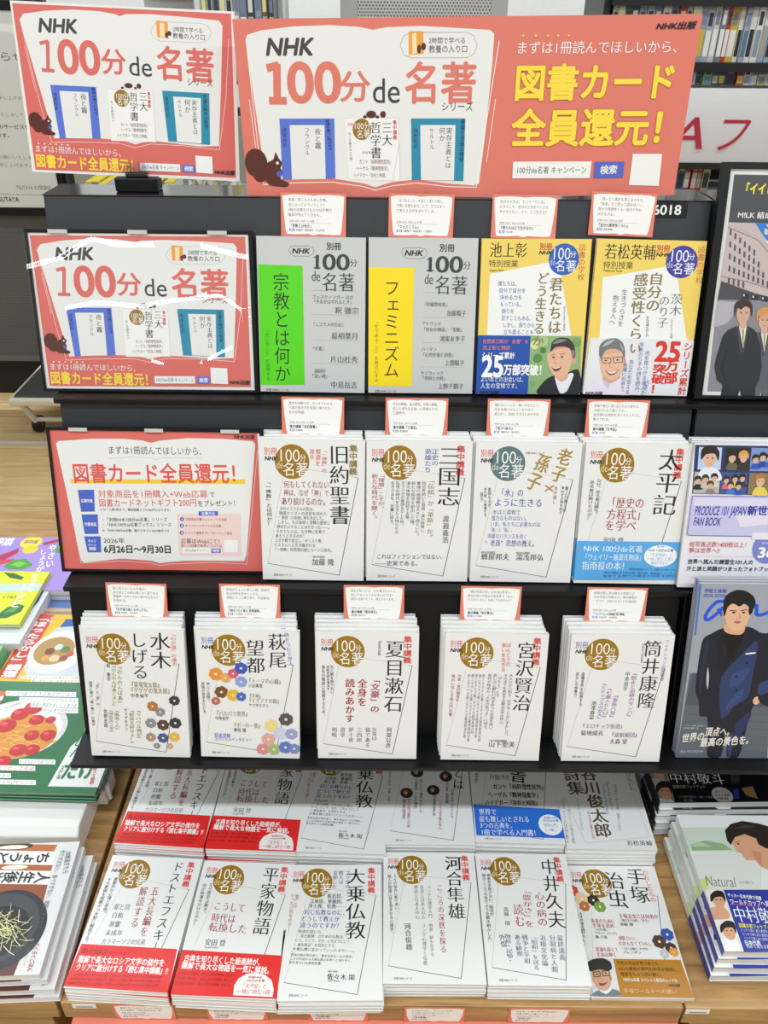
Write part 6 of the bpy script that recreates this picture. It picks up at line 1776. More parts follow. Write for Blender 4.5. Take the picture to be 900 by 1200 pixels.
# ------------------------------------------------------------------ mesh builder
class MB:
    def __init__(s): s.v = []; s.f = []; s.m = []; s.ms = []
    def mi(s, m):
        if m not in s.ms: s.ms.append(m)
        return s.ms.index(m)
    def add(s, vs, fs, m):
        b = len(s.v); s.v += vs; k = s.mi(m)
        s.f += [tuple(i + b for i in f) for f in fs]; s.m += [k] * len(fs)
    def box(s, x0, x1, y0, y1, z0, z1, m):
        s.add([(x0, y0, z0), (x1, y0, z0), (x1, y1, z0), (x0, y1, z0), (x0, y0, z1), (x1, y0, z1), (x1, y1, z1), (x0, y1, z1)],
              [(0, 3, 2, 1), (4, 5, 6, 7), (0, 1, 5, 4), (1, 2, 6, 5), (2, 3, 7, 6), (3, 0, 4, 7)], m)
    def prism(s, yz, x0, x1, m):
        n = len(yz); vs = [(x0, y, z) for y, z in yz] + [(x1, y, z) for y, z in yz]
        s.add(vs, [tuple(range(n)), tuple(range(2 * n - 1, n - 1, -1))] + [(i, i + n, (i + 1) % n + n, (i + 1) % n) for i in range(n)], m)
    def cyl(s, p, q, r, m, n=16, r2=None):
        p, q = Vector(p), Vector(q); d = (q - p).normalized(); a = d.orthogonal().normalized(); b = d.cross(a); r2 = r if r2 is None else r2
        vs = [tuple(p + (a * cos(2 * pi * i / n) + b * sin(2 * pi * i / n)) * r) for i in range(n)] + [tuple(q + (a * cos(2 * pi * i / n) + b * sin(2 * pi * i / n)) * r2) for i in range(n)]
        s.add(vs, [tuple(range(n - 1, -1, -1)), tuple(range(n, 2 * n))] + [(i, (i + 1) % n, (i + 1) % n + n, i + n) for i in range(n)], m)
    def mesh(s, name):
        me = bpy.data.meshes.new(name); me.from_pydata(s.v, [], s.f)
        for m in s.ms: me.materials.append(m)
        me.polygons.foreach_set('material_index', s.m); me.update()
        return me
    def obj(s, name, parent=None, bevel=0):
        o = bpy.data.objects.new(name, s.mesh(name)); COL.objects.link(o); o.parent = parent
        if bevel:
            b = o.modifiers.new('bevel', 'BEVEL'); b.width = bevel; b.segments = 2; b.limit_method = 'ANGLE'
        return o
def tag(o, label, cat, group=None, kind=None):
    if label: o['label'] = label
    if cat: o['category'] = cat
    if group: o['group'] = group
    if kind: o['kind'] = kind
    return o
def struct(o): o['kind'] = 'structure'; return o
def empty(name, loc=(0, 0, 0), rot=(0, 0, 0)):
    o = bpy.data.objects.new(name, None); COL.objects.link(o); o.location = loc; o.rotation_euler = rot; o.empty_display_size = .02
    return o
def copy_tree(o):
    c = o.copy(); COL.objects.link(c)
    for ch in list(o.children):
        d = ch.copy(); COL.objects.link(d); d.parent = c
        for g in list(ch.children):
            e = g.copy(); COL.objects.link(e); e.parent = d
    return c

# ------------------------------------------------------------------ lettering
_fc = bpy.data.curves.new('lettering', 'FONT'); _fo = bpy.data.objects.new('lettering', _fc); COL.objects.link(_fo)
def ring(r, n): return tuple((r * cos(2 * pi * i / n), r * sin(2 * pi * i / n)) for i in range(n))
STY = {'g': (0.0, ()), 'b': (0.0, ring(.020, 4)), 'B': (0.0, ring(.036, 6) + ((0, 0),)), 'l': (-.007, ()), 'm': (-.011, ((-.017, 0), (.017, 0))), 'M': (.0, ((-.022, 0), (.022, 0), (0, .012))), 'r': (0.0, ring(.026, 8)), 'R': (0.0, ring(.044, 10))}
ASIS = set('。・『』あぎぬズ僕達彼劇書佐谷霊霧')   # drawn at their own weight
_G = {}; _ADV = {' ': .3}
def glyph(ch, st, fine):
    key = (ch, st, fine)
    if key in _G: return _G[key]
    off, sh = STY[st]
    if ch in ASIS: off = 0.0
    if not fine and len(sh) > 4: sh = ring(math.hypot(*sh[0]), 4)
    _fc.body = ch; _fc.offset = off; _fc.resolution_u = (2, 3, 6)[int(fine)]
    dg = bpy.context.evaluated_depsgraph_get(); dg.update()
    e = _fo.evaluated_get(dg); m = e.to_mesh(); m.calc_loop_triangles()
    vs = [(v.co.x, v.co.y) for v in m.vertices]; ts = [tuple(t.vertices) for t in m.loop_triangles]
    a1 = sum(t.area for t in m.loop_triangles); e.to_mesh_clear()
    if off:
        _fc.offset = 0; dg.update(); e = _fo.evaluated_get(dg); m = e.to_mesh(); m.calc_loop_triangles()
        a0 = sum(t.area for t in m.loop_triangles)
        if not (1 + off * 42 < a1 / max(a0, 1e-9) < 1 + off * 14):
            vs = [(v.co.x, v.co.y) for v in m.vertices]; ts = [tuple(t.vertices) for t in m.loop_triangles]
        e.to_mesh_clear()
    if sh:
        n = len(vs); vs = [(x + d[0], y + d[1]) for d in sh for x, y in vs]; ts = [tuple(i + k * n for i in t) for k in range(len(sh)) for t in ts]
    _G[key] = (vs, ts)
    return _G[key]
def glyph_copies(ch, st, fine):
    sh = STY[st][1]
    return max(1, 4 if not fine and len(sh) > 4 else len(sh))
def advance(ch):
    if ord(ch) > 0x2000: return 1.0
    if ch not in _ADV:
        _fc.body = ch + '国'; _fc.offset = 0; _fc.resolution_u = 1
        dg = bpy.context.evaluated_depsgraph_get(); dg.update(); e = _fo.evaluated_get(dg); m = e.to_mesh()
        right = max(v.co.x for v in m.vertices); e.to_mesh_clear()
        g, _ = glyph('国', 'g', False)
        _ADV[ch] = right - max(v[0] for v in g)
    return _ADV[ch]
ROT = set('ー〜—「」『』（）“”…＝')
def tris_text(item):
    kind, txt, x0, y0, x1, y1, size, col, st = item
    skew = .22 if 'i' in st else 0.0
    st = st.replace('i', '') or 'g'
    st = 'r' if st == 'rb' else st
    dx, dy = x1 - x0, y1 - y0; L = math.hypot(dx, dy)
    if L < .01: return
    ux, uy = dx / L, dy / L
    ascii_ = all(ord(c) < 0x2000 for c in txt)
    if kind == 'v' and ascii_: kind = 'h'
    if kind == 'h':
        tot = sum(advance(c) for c in txt)
        ink = .08 if not ascii_ else .03
        sx = L / max(tot - ink, .2)
        sy = sx if size == 0 else (size / (.88 if not ascii_ else .72))
        if txt == 'de': sy *= .78
        if size and not ascii_ and sy > sx * 1.5: sy = sx * 1.5
        nx, ny = -uy, ux            # down direction on the sheet
        pen = -ink / 2; mid = .38 if not ascii_ else .345
        for c in txt:
            if c not in ' \u3000':
                vs, ts = glyph(c, st, (sy > 4) + (sy > 18))
                P = []
                for gx, gy in vs:
                    a = (pen + gx + skew * (gy - .3)) * sx; b = (mid - gy) * sy
                    P.append((x0 + ux * a + nx * b, y0 + uy * a + ny * b))
                yield P, ts, glyph_copies(c, st, sy > 4)
            pen += advance(c)
    else:
        n = len(txt); p = L / max(n - .08, .5); w = p if size == 0 else min(size / .86, p * 1.6)
        rx, ry = uy, -ux            # right of the column
        for i, c in enumerate(txt):
            if c in ' \u3000': continue
            vs, ts = glyph(c, st, w > 4)
            P = []
            for gx, gy in vs:
                if c in ROT or ord(c) < 0x80 and not c.isdigit() and c not in '!?':
                    a, b = gy - .38, gx - .5          # turned a quarter clockwise
                    a, b = a, b
                    X, Y = a * w, (i + .46) * p + b * p
                else:
                    ox, oy = (.55, .55) if c in '、。' else ((.08, .08) if c in 'ゃゅょっァィェォャュョッ' else (0, 0))
                    X, Y = (gx - .5 + ox) * w, (i + .46) * p + (.38 - gy - oy) * p
                P.append((x0 + ux * Y + rx * X, y0 + uy * Y + ry * X))
            yield P, ts, glyph_copies(c, st, w > 4)
def clip_poly(poly, w, h):
    for ax, lim, sg in ((0, 0, 1), (0, w, -1), (1, 0, 1), (1, h, -1)):
        out = []
        for i in range(len(poly)):
            a, b = poly[i - 1], poly[i]; da, db = (a[ax] - lim) * sg, (b[ax] - lim) * sg
            if (da >= 0) != (db >= 0):
                t = da / (da - db); out.append((a[0] + (b[0] - a[0]) * t, a[1] + (b[1] - a[1]) * t))
            if db >= 0: out.append(b)
        poly = out
        if len(poly) < 3: return []
    return poly
def expand(items):
    for it in items:
        if it[0] == 'M':
            for q in MARKS:
                if q[1] == '集中講義' and not it[3]: continue
                yield tuple({'DISC': it[1], 'BES': it[2], 'KOU': it[3]}.get(a, a) if isinstance(a, str) else a for a in q)
        elif it[0] == 'f':
            _, c, x, y, r = it
            for k in range(7): yield ('e', c, x + r * .55 * cos(k * .898 + x), y + r * .55 * sin(k * .898 + x), r * .42, r * .42)
            yield ('e', c, x, y, r * .6, r * .6); yield ('e', '#EADFC0', x, y, r * .2, r * .2)
        else: yield it
def smooth(P, n=4, closed=True):
    out = []; N = len(P)
    for i in range(N if closed else N - 1):
        a, b, c, d = (P[(i + k) % N] if closed else P[min(max(i + k, 0), N - 1)] for k in (-1, 0, 1, 2))
        for q in range(n):
            t = q / n
            out.append(tuple(.5 * (2 * b[z] + (c[z] - a[z]) * t * .8 + (2 * a[z] - 5 * b[z] + 4 * c[z] - d[z]) * t * t * .8 + (3 * b[z] - a[z] - 3 * c[z] + d[z]) * t ** 3 * .8 + .4 * (c[z] - b[z]) * t) for z in (0, 1)))
    return out if closed else out + [P[-1]]
def pairs(t): return [(t[i], t[i + 1]) for i in range(0, len(t), 2)]
def print_on(B, items, w, h, y=0.0, sc=1.0, fin=(.42, 0.0)):
    """ink on the front (-y) face of a sheet: origin bottom centre, millimetres from its top left corner"""
    lay = y - .00008
    for it in expand(items):
        lay -= .000004 if it[0] == 'e' else .000010
        if it[0] in 'hv': lay -= .0000025 * len(STY.get(it[7 + 1].replace('i', '') or 'g', STY['r'])[1])
        def emit(P, ts, col, copies=1):
            per = len(P) // copies
            m = mat(col, fin[0], fin[1])
            inside = all(-.01 <= p[0] <= w + .01 and -.01 <= p[1] <= h + .01 for p in P)
            if inside:
                B.add([((p[0] - w / 2) * .001 * sc, lay + .0000025 * (i // per), (h - p[1]) * .001 * sc) for i, p in enumerate(P)], ts, m); return
            for t in ts:
                q = clip_poly([P[i] for i in t], w, h)
                if q: B.add([((p[0] - w / 2) * .001 * sc, lay + .0000025 * (t[0] // per), (h - p[1]) * .001 * sc) for p in q], [tuple(range(len(q)))], m)
        k = it[0]
        if k in 'ps':
            P = pairs(it[2])
            if k == 's': P = smooth(P)
            ts = tessellate_polygon([[Vector((a, b, 0)) for a, b in P]])
            ts = [tuple(t) for t in ts]
            fix = []
            for t in ts:
                a, b, c = (P[i] for i in t); cr = (b[0] - a[0]) * (c[1] - a[1]) - (b[1] - a[1]) * (c[0] - a[0])
                fix.append(t if cr < 0 else t[::-1])
            emit(P, fix, it[1])
        elif k == 'e':
            _, c, cx, cy, rx, ry = it; n = 40 if max(rx, ry) > 5 else 18
            P = [(cx + rx * cos(2 * pi * i / n), cy - ry * sin(2 * pi * i / n)) for i in range(n)]
            emit(P, [(0, i, i + 1) for i in range(1, n - 1)], c)
        elif k == 'l':
            _, c, wd, pp = it; pp = pairs(pp)
            if wd >= 3 and len(pp) > 4: pp = smooth(pp, 5, False)
            for (ax, ay), (bx, by) in zip(pp, pp[1:]):
                lay -= .0000012
                d = math.hypot(bx - ax, by - ay)
                if d < .001: continue
                ex, ey = (bx - ax) / d * wd / 2, (by - ay) / d * wd / 2
                emit([(ax - ex * .6 - ey, ay - ey * .6 + ex), (bx + ex * .6 - ey, by + ey * .6 + ex), (bx + ex * .6 + ey, by + ey * .6 - ex), (ax - ex * .6 + ey, ay - ey * .6 - ex)], [(0, 1, 2), (0, 2, 3)], c)
        else:
            for P, ts, nc in tris_text(it): emit(P, ts, it[7], nc)

# ------------------------------------------------------------------ kinds of thing
INK = (.42, .08)
def make_book(kind, sheet, t, label, cat, group=None, spine='right', cover='cover'):
    w, h, paper, items, bands = PRINTS[sheet]
    W, H = w / 1000, h / 1000
    r = tag(empty(kind), label, cat, group)
    p = MB(); e = .0006
    a, b = (-W / 2 + .0006, W / 2 - .0012) if spine == 'right' else (-W / 2 + .0012, W / 2 - .0006)
    p.box(a, b, e, t - e, .0008, H - .0008, PAGES); p.obj('page_block', r)
    c = MB(); pm = mat(paper, *INK)
    c.box(-W / 2, W / 2, 0, e * .95, 0, H, pm); c.box(-W / 2, W / 2, t - e * .95, t, 0, H, pm)
    if spine == 'right': c.box(W / 2 - .001, W / 2, e * .95, t - e * .95, 0, H, pm)
    else: c.box(-W / 2, -W / 2 + .001, e * .95, t - e * .95, 0, H, pm)
    print_on(c, items, w, h, fin=INK); c.obj(cover, r)
    for col, pts, its in bands:
        d = MB(); m = mat(col, *INK); P = clip_poly(pairs(pts), w, h)
        y1 = -.0012
        ts = []
        for q in tessellate_polygon([[Vector((x, y, 0)) for x, y in P]]):
            A, Bq, Cq = (P[i] for i in q); cr = (Bq[0] - A[0]) * (Cq[1] - A[1]) - (Bq[1] - A[1]) * (Cq[0] - A[0]); ts.append(tuple(q) if cr < 0 else tuple(q)[::-1])
        q3 = lambda y: [((x - w / 2) * .001, y, (h - z) * .001) for x, z in P]
        n = len(P)
        d.add(q3(y1), ts, m); d.add(q3(y1) + q3(-.0002), [(i, (i + 1) % n, (i + 1) % n + n, i + n) for i in range(n)], m)
        zs = [(h - z) * .001 for x, z in P]; z0, z1 = min(zs) + .002, max(zs) - .002
        d.box(W / 2, W / 2 + .0004, -.0006, t, z0, z1, m); d.box(-W / 2 - .0004, -W / 2, -.0006, t, z0, z1, m)
        print_on(d, its, w, h, y=y1, fin=INK); d.obj('paper_band', r)
    return r
LEAN = 15.0
def stand(o, x, y, z, lean=LEAN, roll=0.0): o.location = (x, y, z); o.rotation_euler = (RAD(-lean), RAD(-roll), 0)
def lay(o, x, y, z, rz=0.0): o.location = (x, y, z); o.rotation_euler = (RAD(-90), 0, RAD(rz))
ORD = ['front', 'second', 'third', 'fourth', 'fifth', 'sixth', 'seventh']
def row_stack(kind, sheet, x, y, z, n, t, desc, cat, group, roll=0.0, spine='right', lean=LEAN, jit=.0012):
    r = make_book(kind, sheet, t, '', cat, group, spine)
    for i in range(n):
        o = r if i == 0 else copy_tree(r)
        o['label'] = ('front copy, ' if i == 0 else ORD[i] + ' copy from front, ') + desc if n > 1 else desc
        j = 0 if i == 0 else random.uniform(-jit, jit) - (.0010 * i if n > 3 else 0)
        stand(o, x + j, y + i * (t + .0003) / cos(RAD(lean)), z + t * sin(RAD(lean)) + .0003, lean, roll if i == 0 else 0)
def table_stack(kind, sheet, x, y, z, n, t, desc, cat, group, rz=0.0, spine='right', step=(0, 0), jit=.002):
    r = make_book(kind, sheet, t, '', cat, group, spine)
    for i in range(n):
        o = r if i == 0 else copy_tree(r)
        o['label'] = ('top copy, ' if i == 0 else ORD[i] + ' copy from top, ') + desc if n > 1 else desc
        jx, jy = (0, 0) if i == 0 else (random.uniform(-jit, jit) + step[0] * i, random.uniform(-jit, jit) + step[1] * i)
        lay(o, x + jx, y + jy, z - i * (t + .0016), rz + (0 if i == 0 else random.uniform(-.6, .6)))
def sheet_mesh(B, key, th, sc=1.0, y=0.0, fin=(.4, .15)):
    w, h, paper, items, bands = PRINTS[key]
    B.box(-w * sc / 2000, w * sc / 2000, y, y + th, 0, h * sc / 1000, mat(paper, *fin)); print_on(B, items, w, h, y=y, sc=sc, fin=fin)
    return w * sc / 1000, h * sc / 1000

# ================================================================== the setting
b = MB(); b.box(-6, 6, -4, 6, -.05, 0, FLOOR); struct(b.obj('floor'))
WALLM = speckle('white_wall_paint', '#DADBD7', '#E4E4E0', 30, .7)
b = MB(); b.box(-6, 6, 5.0, 5.1, 0, 2.9, WALLM); struct(b.obj('wall_back'))
b = MB(); b.box(-6, 6, -4, 5.1, 2.9, 3.0, WALLM); struct(b.obj('ceiling'))
b = MB(); b.box(-4.0, -.3, 3.02, 3.045, 0, .012, mat('#C9C4B4', .3, metal=.3)); struct(b.obj('trim_1'))

# ================================================================== racks
Z1, Z2, Z3, ZT = 1.138, .890, .645, .397
TAN = math.tan(RAD(15))
def rack(name, x0, x1, label):
    r = tag(empty(name, ((x0 + x1) / 2, 1.1, ZT)), label, 'display rack')
    def part(nm, yz, m=RACK, e=0.0, bev=.0015):
        B = MB(); c = (x0 + x1) / 2
        B.prism([(y - 1.1, z - ZT) for y, z in yz], x0 - c - e, x1 - c + e, m); return B.obj(nm, r, bev)
    part('header_panel', [(1.0775, Z1), (1.0775 + .25 * TAN, 1.388), (1.215, 1.388), (1.215, Z1)])
    part('top_panel', [(1.143, 1.388), (1.143, 1.3895), (1.216, 1.3895), (1.216, 1.388)], mat('#1C1D20', .07, 1.0, spec=1.0), .001, .0004)
    part('tread', [(1.0405, Z1 - .008), (1.0405, Z1), (1.215, Z1), (1.215, Z1 - .008)], BLACK, .004)
    part('back_panel', [(.987, Z2), (.987 + (Z1 - .008 - Z2) * TAN, Z1 - .008), (1.215, Z1 - .008), (1.215, Z2)])
    part('tread', [(.930, Z2 - .008), (.930, Z2), (1.215, Z2), (1.215, Z2 - .008)], BLACK, .004)
    part('back_panel', [(.876, Z3), (.876 + (Z2 - .008 - Z3) * TAN, Z2 - .008), (1.215, Z2 - .008), (1.215, Z3)], BLACK)  # same panel as the tiers above; its deeper shade is put into the colour
    part('tread', [(.814, Z3 - .007), (.814, Z3), (1.215, Z3), (1.215, Z3 - .007)], BLACK, .004)
    part('base_panel', [(1.06, ZT), (1.06, Z3 - .007), (1.215, Z3 - .007), (1.215, ZT)], BLACK)
    return r
main_rack = rack('display_rack', -.462, .437, 'black three-tier display rack full of white books, in the middle')
B = MB()
L_ = .052
B.box(-L_, L_, -.0012, 0, 0, .019, BLACK)
print_on(B, [('h', '6018', 58, 9.6, 96, 9.6, 12.5, '#EDEDEA', 'b')], 104, 19, y=-.0012)
lab = B.obj('shelf_number_strip', main_rack); lab['label'] = 'black strip with white number 6018'
lab.location = (.352 + .0125, 1.0775 + .2305 * TAN - .0012 - 1.1, Z1 + .2305 - ZT); lab.rotation_euler = (RAD(-15), 0, 0)
right_rack = rack('display_rack', .4435, 1.15, 'black display rack at the right edge holding large photo magazines')

def table(name, x0, x1, label, y1=1.9, y0=.598):
    r = tag(empty(name, ((x0 + x1) / 2, (y0 + y1) / 2, 0)), label, 'table'); cx, cy = (x0 + x1) / 2, (y0 + y1) / 2
    B = MB(); B.box(x0 - cx, x1 - cx, y0 - cy, y1 - cy, ZT - .042, ZT, TABLE); B.obj('tabletop', r, .002)
    B = MB(); B.box(x0 - cx + .02, x1 - cx - .02, y0 - cy + .01, y1 - cy - .02, 0, ZT - .042, TABLE); B.obj('cabinet_body', r)
    return r
ct = table('display_table', -.459, .437, 'wooden display table in front carrying two rows of white books')
B = MB(); B.box(-.448, .437, -.014, .0085, -.11, 0, mat('#E8846C', .45)); st = B.obj('front_banner', ct); st['label'] = 'salmon strip along the table front'
st.location = (.011, .598 - 1.249 - .0006, ZT - .043)
table('display_table', .440, 1.25, 'wooden display table at the right under the photo book stacks')
table('display_table', -1.6, -.466, 'wooden display table at the left under the cookbooks')

# ================================================================== posters
def poster_stand(key, x, y, lean, label, waves, roll=0):
    r = tag(empty('poster_stand'), label, 'poster stand'); stand(r, x, y, Z1 if y > 1.02 else Z2, lean, roll)
    S = MB(); w, h = sheet_mesh(S, key, .0005, y=0); s = S.obj('poster_sheet', r); s.location = (0, 0, .004)
    F = MB(); f = .0035; q = BLACK
    F.box(-w / 2 - f, w / 2 + f, .0012, .005, .0005, h + .009, q)
    F.box(-w / 2 - f, -w / 2, -.003, .0012, .0005, h + .009, q); F.box(w / 2, w / 2 + f + .002, -.003, .0012, .0005, h + .009, q); F.box(-w / 2, w / 2, -.003, .0012, .0005, .0035, q); F.box(-w / 2, w / 2, -.003, .0012, h + .005, h + .009, q)
    F.obj('frame', r)
    for sx in (-.36, .0, .36):
        T = MB(); T.box(w * sx - .013, w * sx + .013, -.0042, -.003, h + .0035, h + .0085, mat('#C9C9C4', .2)); T.obj('clip_tab', r)
    # loose clear sheet: shallow ripples run across it along a few creases
    n, k = 200, 170; G = MB(); cols = []; C_ = sum(w_[2] for w_ in waves) * 1.77 * .17 / h
    for i in range(n + 1):
        u = i / n; hgt = 0.0; c = []
        here = []
        for pts, amp, wd in waves:
            if not pts[0][0] <= u <= pts[-1][0]: continue
            fade = min(1, (u - pts[0][0] + (1 if pts[0][0] == 0 else 0)) / .05, (pts[-1][0] - u + (1 if pts[-1][0] == 1 else 0)) / .05)
            for q in range(len(pts) - 1):
                (ax, ay), (bx, by) = pts[q], pts[q + 1]
                if ax <= u <= bx:
                    t_ = (u - ax) / (bx - ax); t_ = t_ * .5 + t_ * t_ * (3 - 2 * t_) * .5
                    here.append((ay + (by - ay) * t_, amp * fade, wd)); break
        for j in range(k + 1):
            v = j / k                                   # 0 at the top edge
            sl = -C_ + sum(a_ * (.086 + .117 * yc + C_ + .002) * math.exp(-((v - yc) * h / wd) ** 2) for yc, a_, wd in here)
            if j: hgt += sl * h / k
            c.append((u * w - w / 2, hgt, (1 - v) * h))
        m_ = (c[0][1] + c[-1][1]) / 2
        cols += [(x, -.0105 - (y_ - m_), z + .004) for x, y_, z in c]
    out = cols
    G.add(out, [(i * (k + 1) + j, i * (k + 1) + j + 1, (i + 1) * (k + 1) + j + 1, (i + 1) * (k + 1) + j) for i in range(n) for j in range(k)], FILM if key == 'posterA' else THIN)
    g = G.obj('clear_cover', r); g['label'] = 'rippled clear plastic sheet'
    for p in g.data.polygons: p.use_smooth = True
    return r
A_ = 1.0
poster_stand('posterA', -.334, 1.066, 14, 'framed salmon poster with three drawn books, lower left copy beside the green-banded book', [
    ([(0, .21), (.12, .17), (.31, .04), (.42, .07), (.57, .07), (.64, .0)], A_, .014), ([(.74, .01), (.8, .08), (1, .14)], A_, .014),
    ([(.10, .48), (.3, .43), (.5, .45), (.66, .41), (.86, .38), (1, .5)], A_, .014), ([(.47, .79), (.6, .83), (.63, .98)], A_, .014), ([(.70, .93), (.74, .82), (.9, .72), (1, .52)], A_, .014)])
poster_stand('posterC', -.326, .9685, 15, 'framed salmon campaign notice with dates, beside the second-tier books', [([(0, .03), (.2, .03), (.5, .035), (1, .03)], .6, .006)], roll=-.3)
# the loose copy on its clip
r = tag(empty('poster', (-.342, 1.1765, 1.407), (RAD(-7), RAD(2), 0)), 'white-bordered salmon poster clipped upright on the rack top, left of the wide poster', 'poster')
S = MB(); sheet_mesh(S, 'posterA', .0006, sc=.947, fin=(.3, .2)); S.obj('printed_sheet', r)
r = tag(empty('poster_clip', (-.340, 1.176, 1.3897)), 'black clip base with clear jaws holding the small poster on the rack top', 'clip stand')
B = MB(); B.box(-.029, .029, -.014, .014, 0, .018, BLACK); B.obj('base', r, .002)
B = MB()
for sx in (-.012, .004): B.box(sx, sx + .010, -.010, -.0055, .018, .036, clear_film('clear_jaw', .08, (.82, .84, .86, 1)))
B.cyl((-.013, -.008, .021), (.016, -.008, .021), .004, mat('#3A3C40', .25, metal=.8)); B.obj('jaw', r)
B = MB(); B.box(-.003, .003, .012, .014, .016, .05, BLACK); B.box(-.003, .003, .005, .0135, .046, .05, BLACK); B.obj('back_support', r)
r = tag(empty('poster', (.099, 1.150, 1.3898), (RAD(-2.5), RAD(-1.0), 0)), 'wide salmon poster on the rack top with yellow writing and three drawn books', 'poster')
S = MB(); sheet_mesh(S, 'posterB', .003, sc=.965, fin=(.5, .05)); S.obj('printed_board', r).scale = (1, 1, 1.025)
B = MB()
for sx in (-.2, .2): B.prism([(.004, 0), (.004, .15), (.048, .008), (.048, 0)], sx - .001, sx + .001, mat('#D8D6CE', .6))
B.obj('card_strut', r)

# ================================================================== price cards
CARDS = {}
def price_card(key, x, y, z, lean, what, rz=0.0):
    B = MB(); w, h, paper, items, bands = PRINTS[key]; sc = 1.02
    B.box(-w * sc / 2000, w * sc / 2000, 0, .0006, 0, h * sc / 1000, mat(paper, .5)); print_on(B, items, w, h, sc=sc, fin=(.5, 0))
    o = B.obj('price_card'); tag(o, 'orange-edged card ' + what, 'price card', 'price cards on the rack and table front'); o.location = (x, y, z); o.rotation_euler = (RAD(-lean), RAD(-rz), 0)
for k, x, rz, d in (('shukyo', -.0990, -.6, 'above the book with the green panel'), ('feminism', .0460, -.6, 'above the book with the yellow panel'), ('ikegami', .1850, -.5, 'above the yellow book with the blue band'), ('wakamatsu', .3165, -1.6, 'at the top right, above the yellow book with the white band')):
    zb = 1.3415 if k != 'wakamatsu' else 1.3455
    price_card('card_' + k, x, 1.0775 + (zb - Z1) * TAN - .0042, zb, 15, d, rz)
for k, x, rz, d in (('kyuyaku', -.1015, -.5, 'on the second tier, leftmost, under the green-panelled book'), ('sangoku', .0445, -.3, 'on the second tier under the yellow-panelled book'), ('roshi', .1875, -.3, 'on the second tier under the blue-banded yellow book'), ('taihei', .3265, -.5, 'on the second tier, rightmost, under the smiling man in glasses')):
    price_card('card_' + k, x, .987 + (1.091 - Z2) * TAN - .0150, 1.091, 15, d, rz)
for k, x, rz, d in (('mizuki', -.359, -1.4, 'on the lowest tier, leftmost, under the framed campaign notice'), ('hagio', -.194, -.6, 'on the lowest tier, second from the left'), ('natsume', -.0135, -.2, 'on the lowest tier, in the middle'), ('miyazawa', .156, -.6, 'on the lowest tier, fourth from the left'), ('tsutsui', .3385, -.6, 'on the lowest tier, rightmost, beside the man in the dark suit')):
    price_card('card_' + k, x, .876 + (.8465 - Z3) * TAN - .0150, .8465, 15, d, rz)
for k, x, d in (('dosuto', -.340, 'on the table front, leftmost of the five there'), ('heike', -.206, 'on the table front, second from the left of the five there'), ('daijo', -.060, 'on the table front, middle one of the five there'), ('kawai', .080, 'on the table front, fourth from the left of the five there'), ('nakai', .231, 'on the table front, rightmost of the five there')):
    price_card('card_' + k, x, .5968, ZT - .0425, 0, d)

# ================================================================== books on the rack
G1, G2, G3 = 'single books on the top tier', 'books on the middle tier', 'books on the lowest tier'
TH = .0085
for k, x, roll, d in (('shukyo', -.1035, -.5, 'grey-white book with a green title panel on the top tier'), ('feminism', .050, 0, 'grey-white book with a yellow title panel on the top tier'), ('ikegami', .2035, .2, 'yellow book with a blue band and laughing man, top tier'), ('wakamatsu', .3555, -.8, 'yellow book with a white band and man in glasses, top tier')):
    row_stack('book', k, x, 1.065, Z1, 1, TH, d, 'book', G1, roll)
for k, x, y, n, roll, d in (('kyuyaku', -.1030, .950, 4, -.5, 'white book with four large black kanji, leftmost on the middle tier'), ('sangoku', .049, .950, 4, 0, 'white book with brown centre line, second on the middle tier'), ('roshi', .2005, .950, 4, -.4, 'white book with gold brush title and grey disc, middle tier'), ('taihei', .3530, .9485, 4, -.5, 'white book with a light blue band, rightmost on the middle tier')):
    row_stack('book', k, x, y, Z2, n, TH, d, 'book', G2, roll)
for k, x, y, n, roll, d in (('mizuki', -.3630, .830, 5, -1.0, 'white book with a brown flower cluster, leftmost on the lowest tier'), ('hagio', -.1980, .830, 5, -1.3, 'white book with two colourful flower clusters on the lowest tier'), ('natsume', -.0220, .830, 5, 0, 'white book with red vertical lines, middle of the lowest tier'), ('miyazawa', .1625, .829, 5, -.4, 'white book with columns of small grey text on the lowest tier'), ('tsutsui', .3440, .829, 5, 0, 'white book with purple text, rightmost on the lowest tier')):
    row_stack('book', k, x, y, Z3, n, TH, d, 'book', G3, roll)
# table stacks
G4, G5 = 'books stacked in the front row on the table', 'books stacked in the back row on the table'
TT = .0078; STEP = TT + .0016
def zt(n): return ZT + n * TT + (n - 1) * .0016 + .0004
for k, x, y, n, rz, d in (('dosuto', -.3725, .597, 4, -2.6, 'white book with red band, front left corner of table'), ('heike', -.2190, .589, 4, -2.0, 'red-banded book with half-round badge, second in the front table row'), ('daijo', -.0695, .586, 4, .9, 'white book with purple text in the front table row, no band'), ('kawai', .0785, .610, 4, 0, 'white book with slanted red line of text, front table row'), ('nakai', .2285, .609, 4, 0, 'white book with grey-blue text columns, front table row'), ('tezuka', .3790, .6075, 1, 0, 'white book with ochre band and man in a beret, front table row')):
    table_stack('book', k, x, y, zt(n), n, TT if n > 1 else .0115, d, 'book', G4, rz)
for k, x, y, n, rz, d in (('dosuto', -.3640, .820, 5, -3.0, 'red-banded book in the back table row, leftmost'), ('heike', -.2125, .813, 5, -2.0, 'red-banded book with badge, back table row'), ('daijo', -.0665, .811, 5, -1.5, 'bandless white book, back row'), ('nihonjin', .0815, .828, 5, 0, 'white book with four small brown portraits, back table row'), ('sandai', .2300, .832, 5, -.8, 'white book with a bright blue band, back table row'), ('tanikawa', .3790, .822, 5, -.3, 'white book with bold brown title, rightmost in the back table row')):
    table_stack('book', k, x, y, zt(n), n, TT, d, 'book', G5, rz)

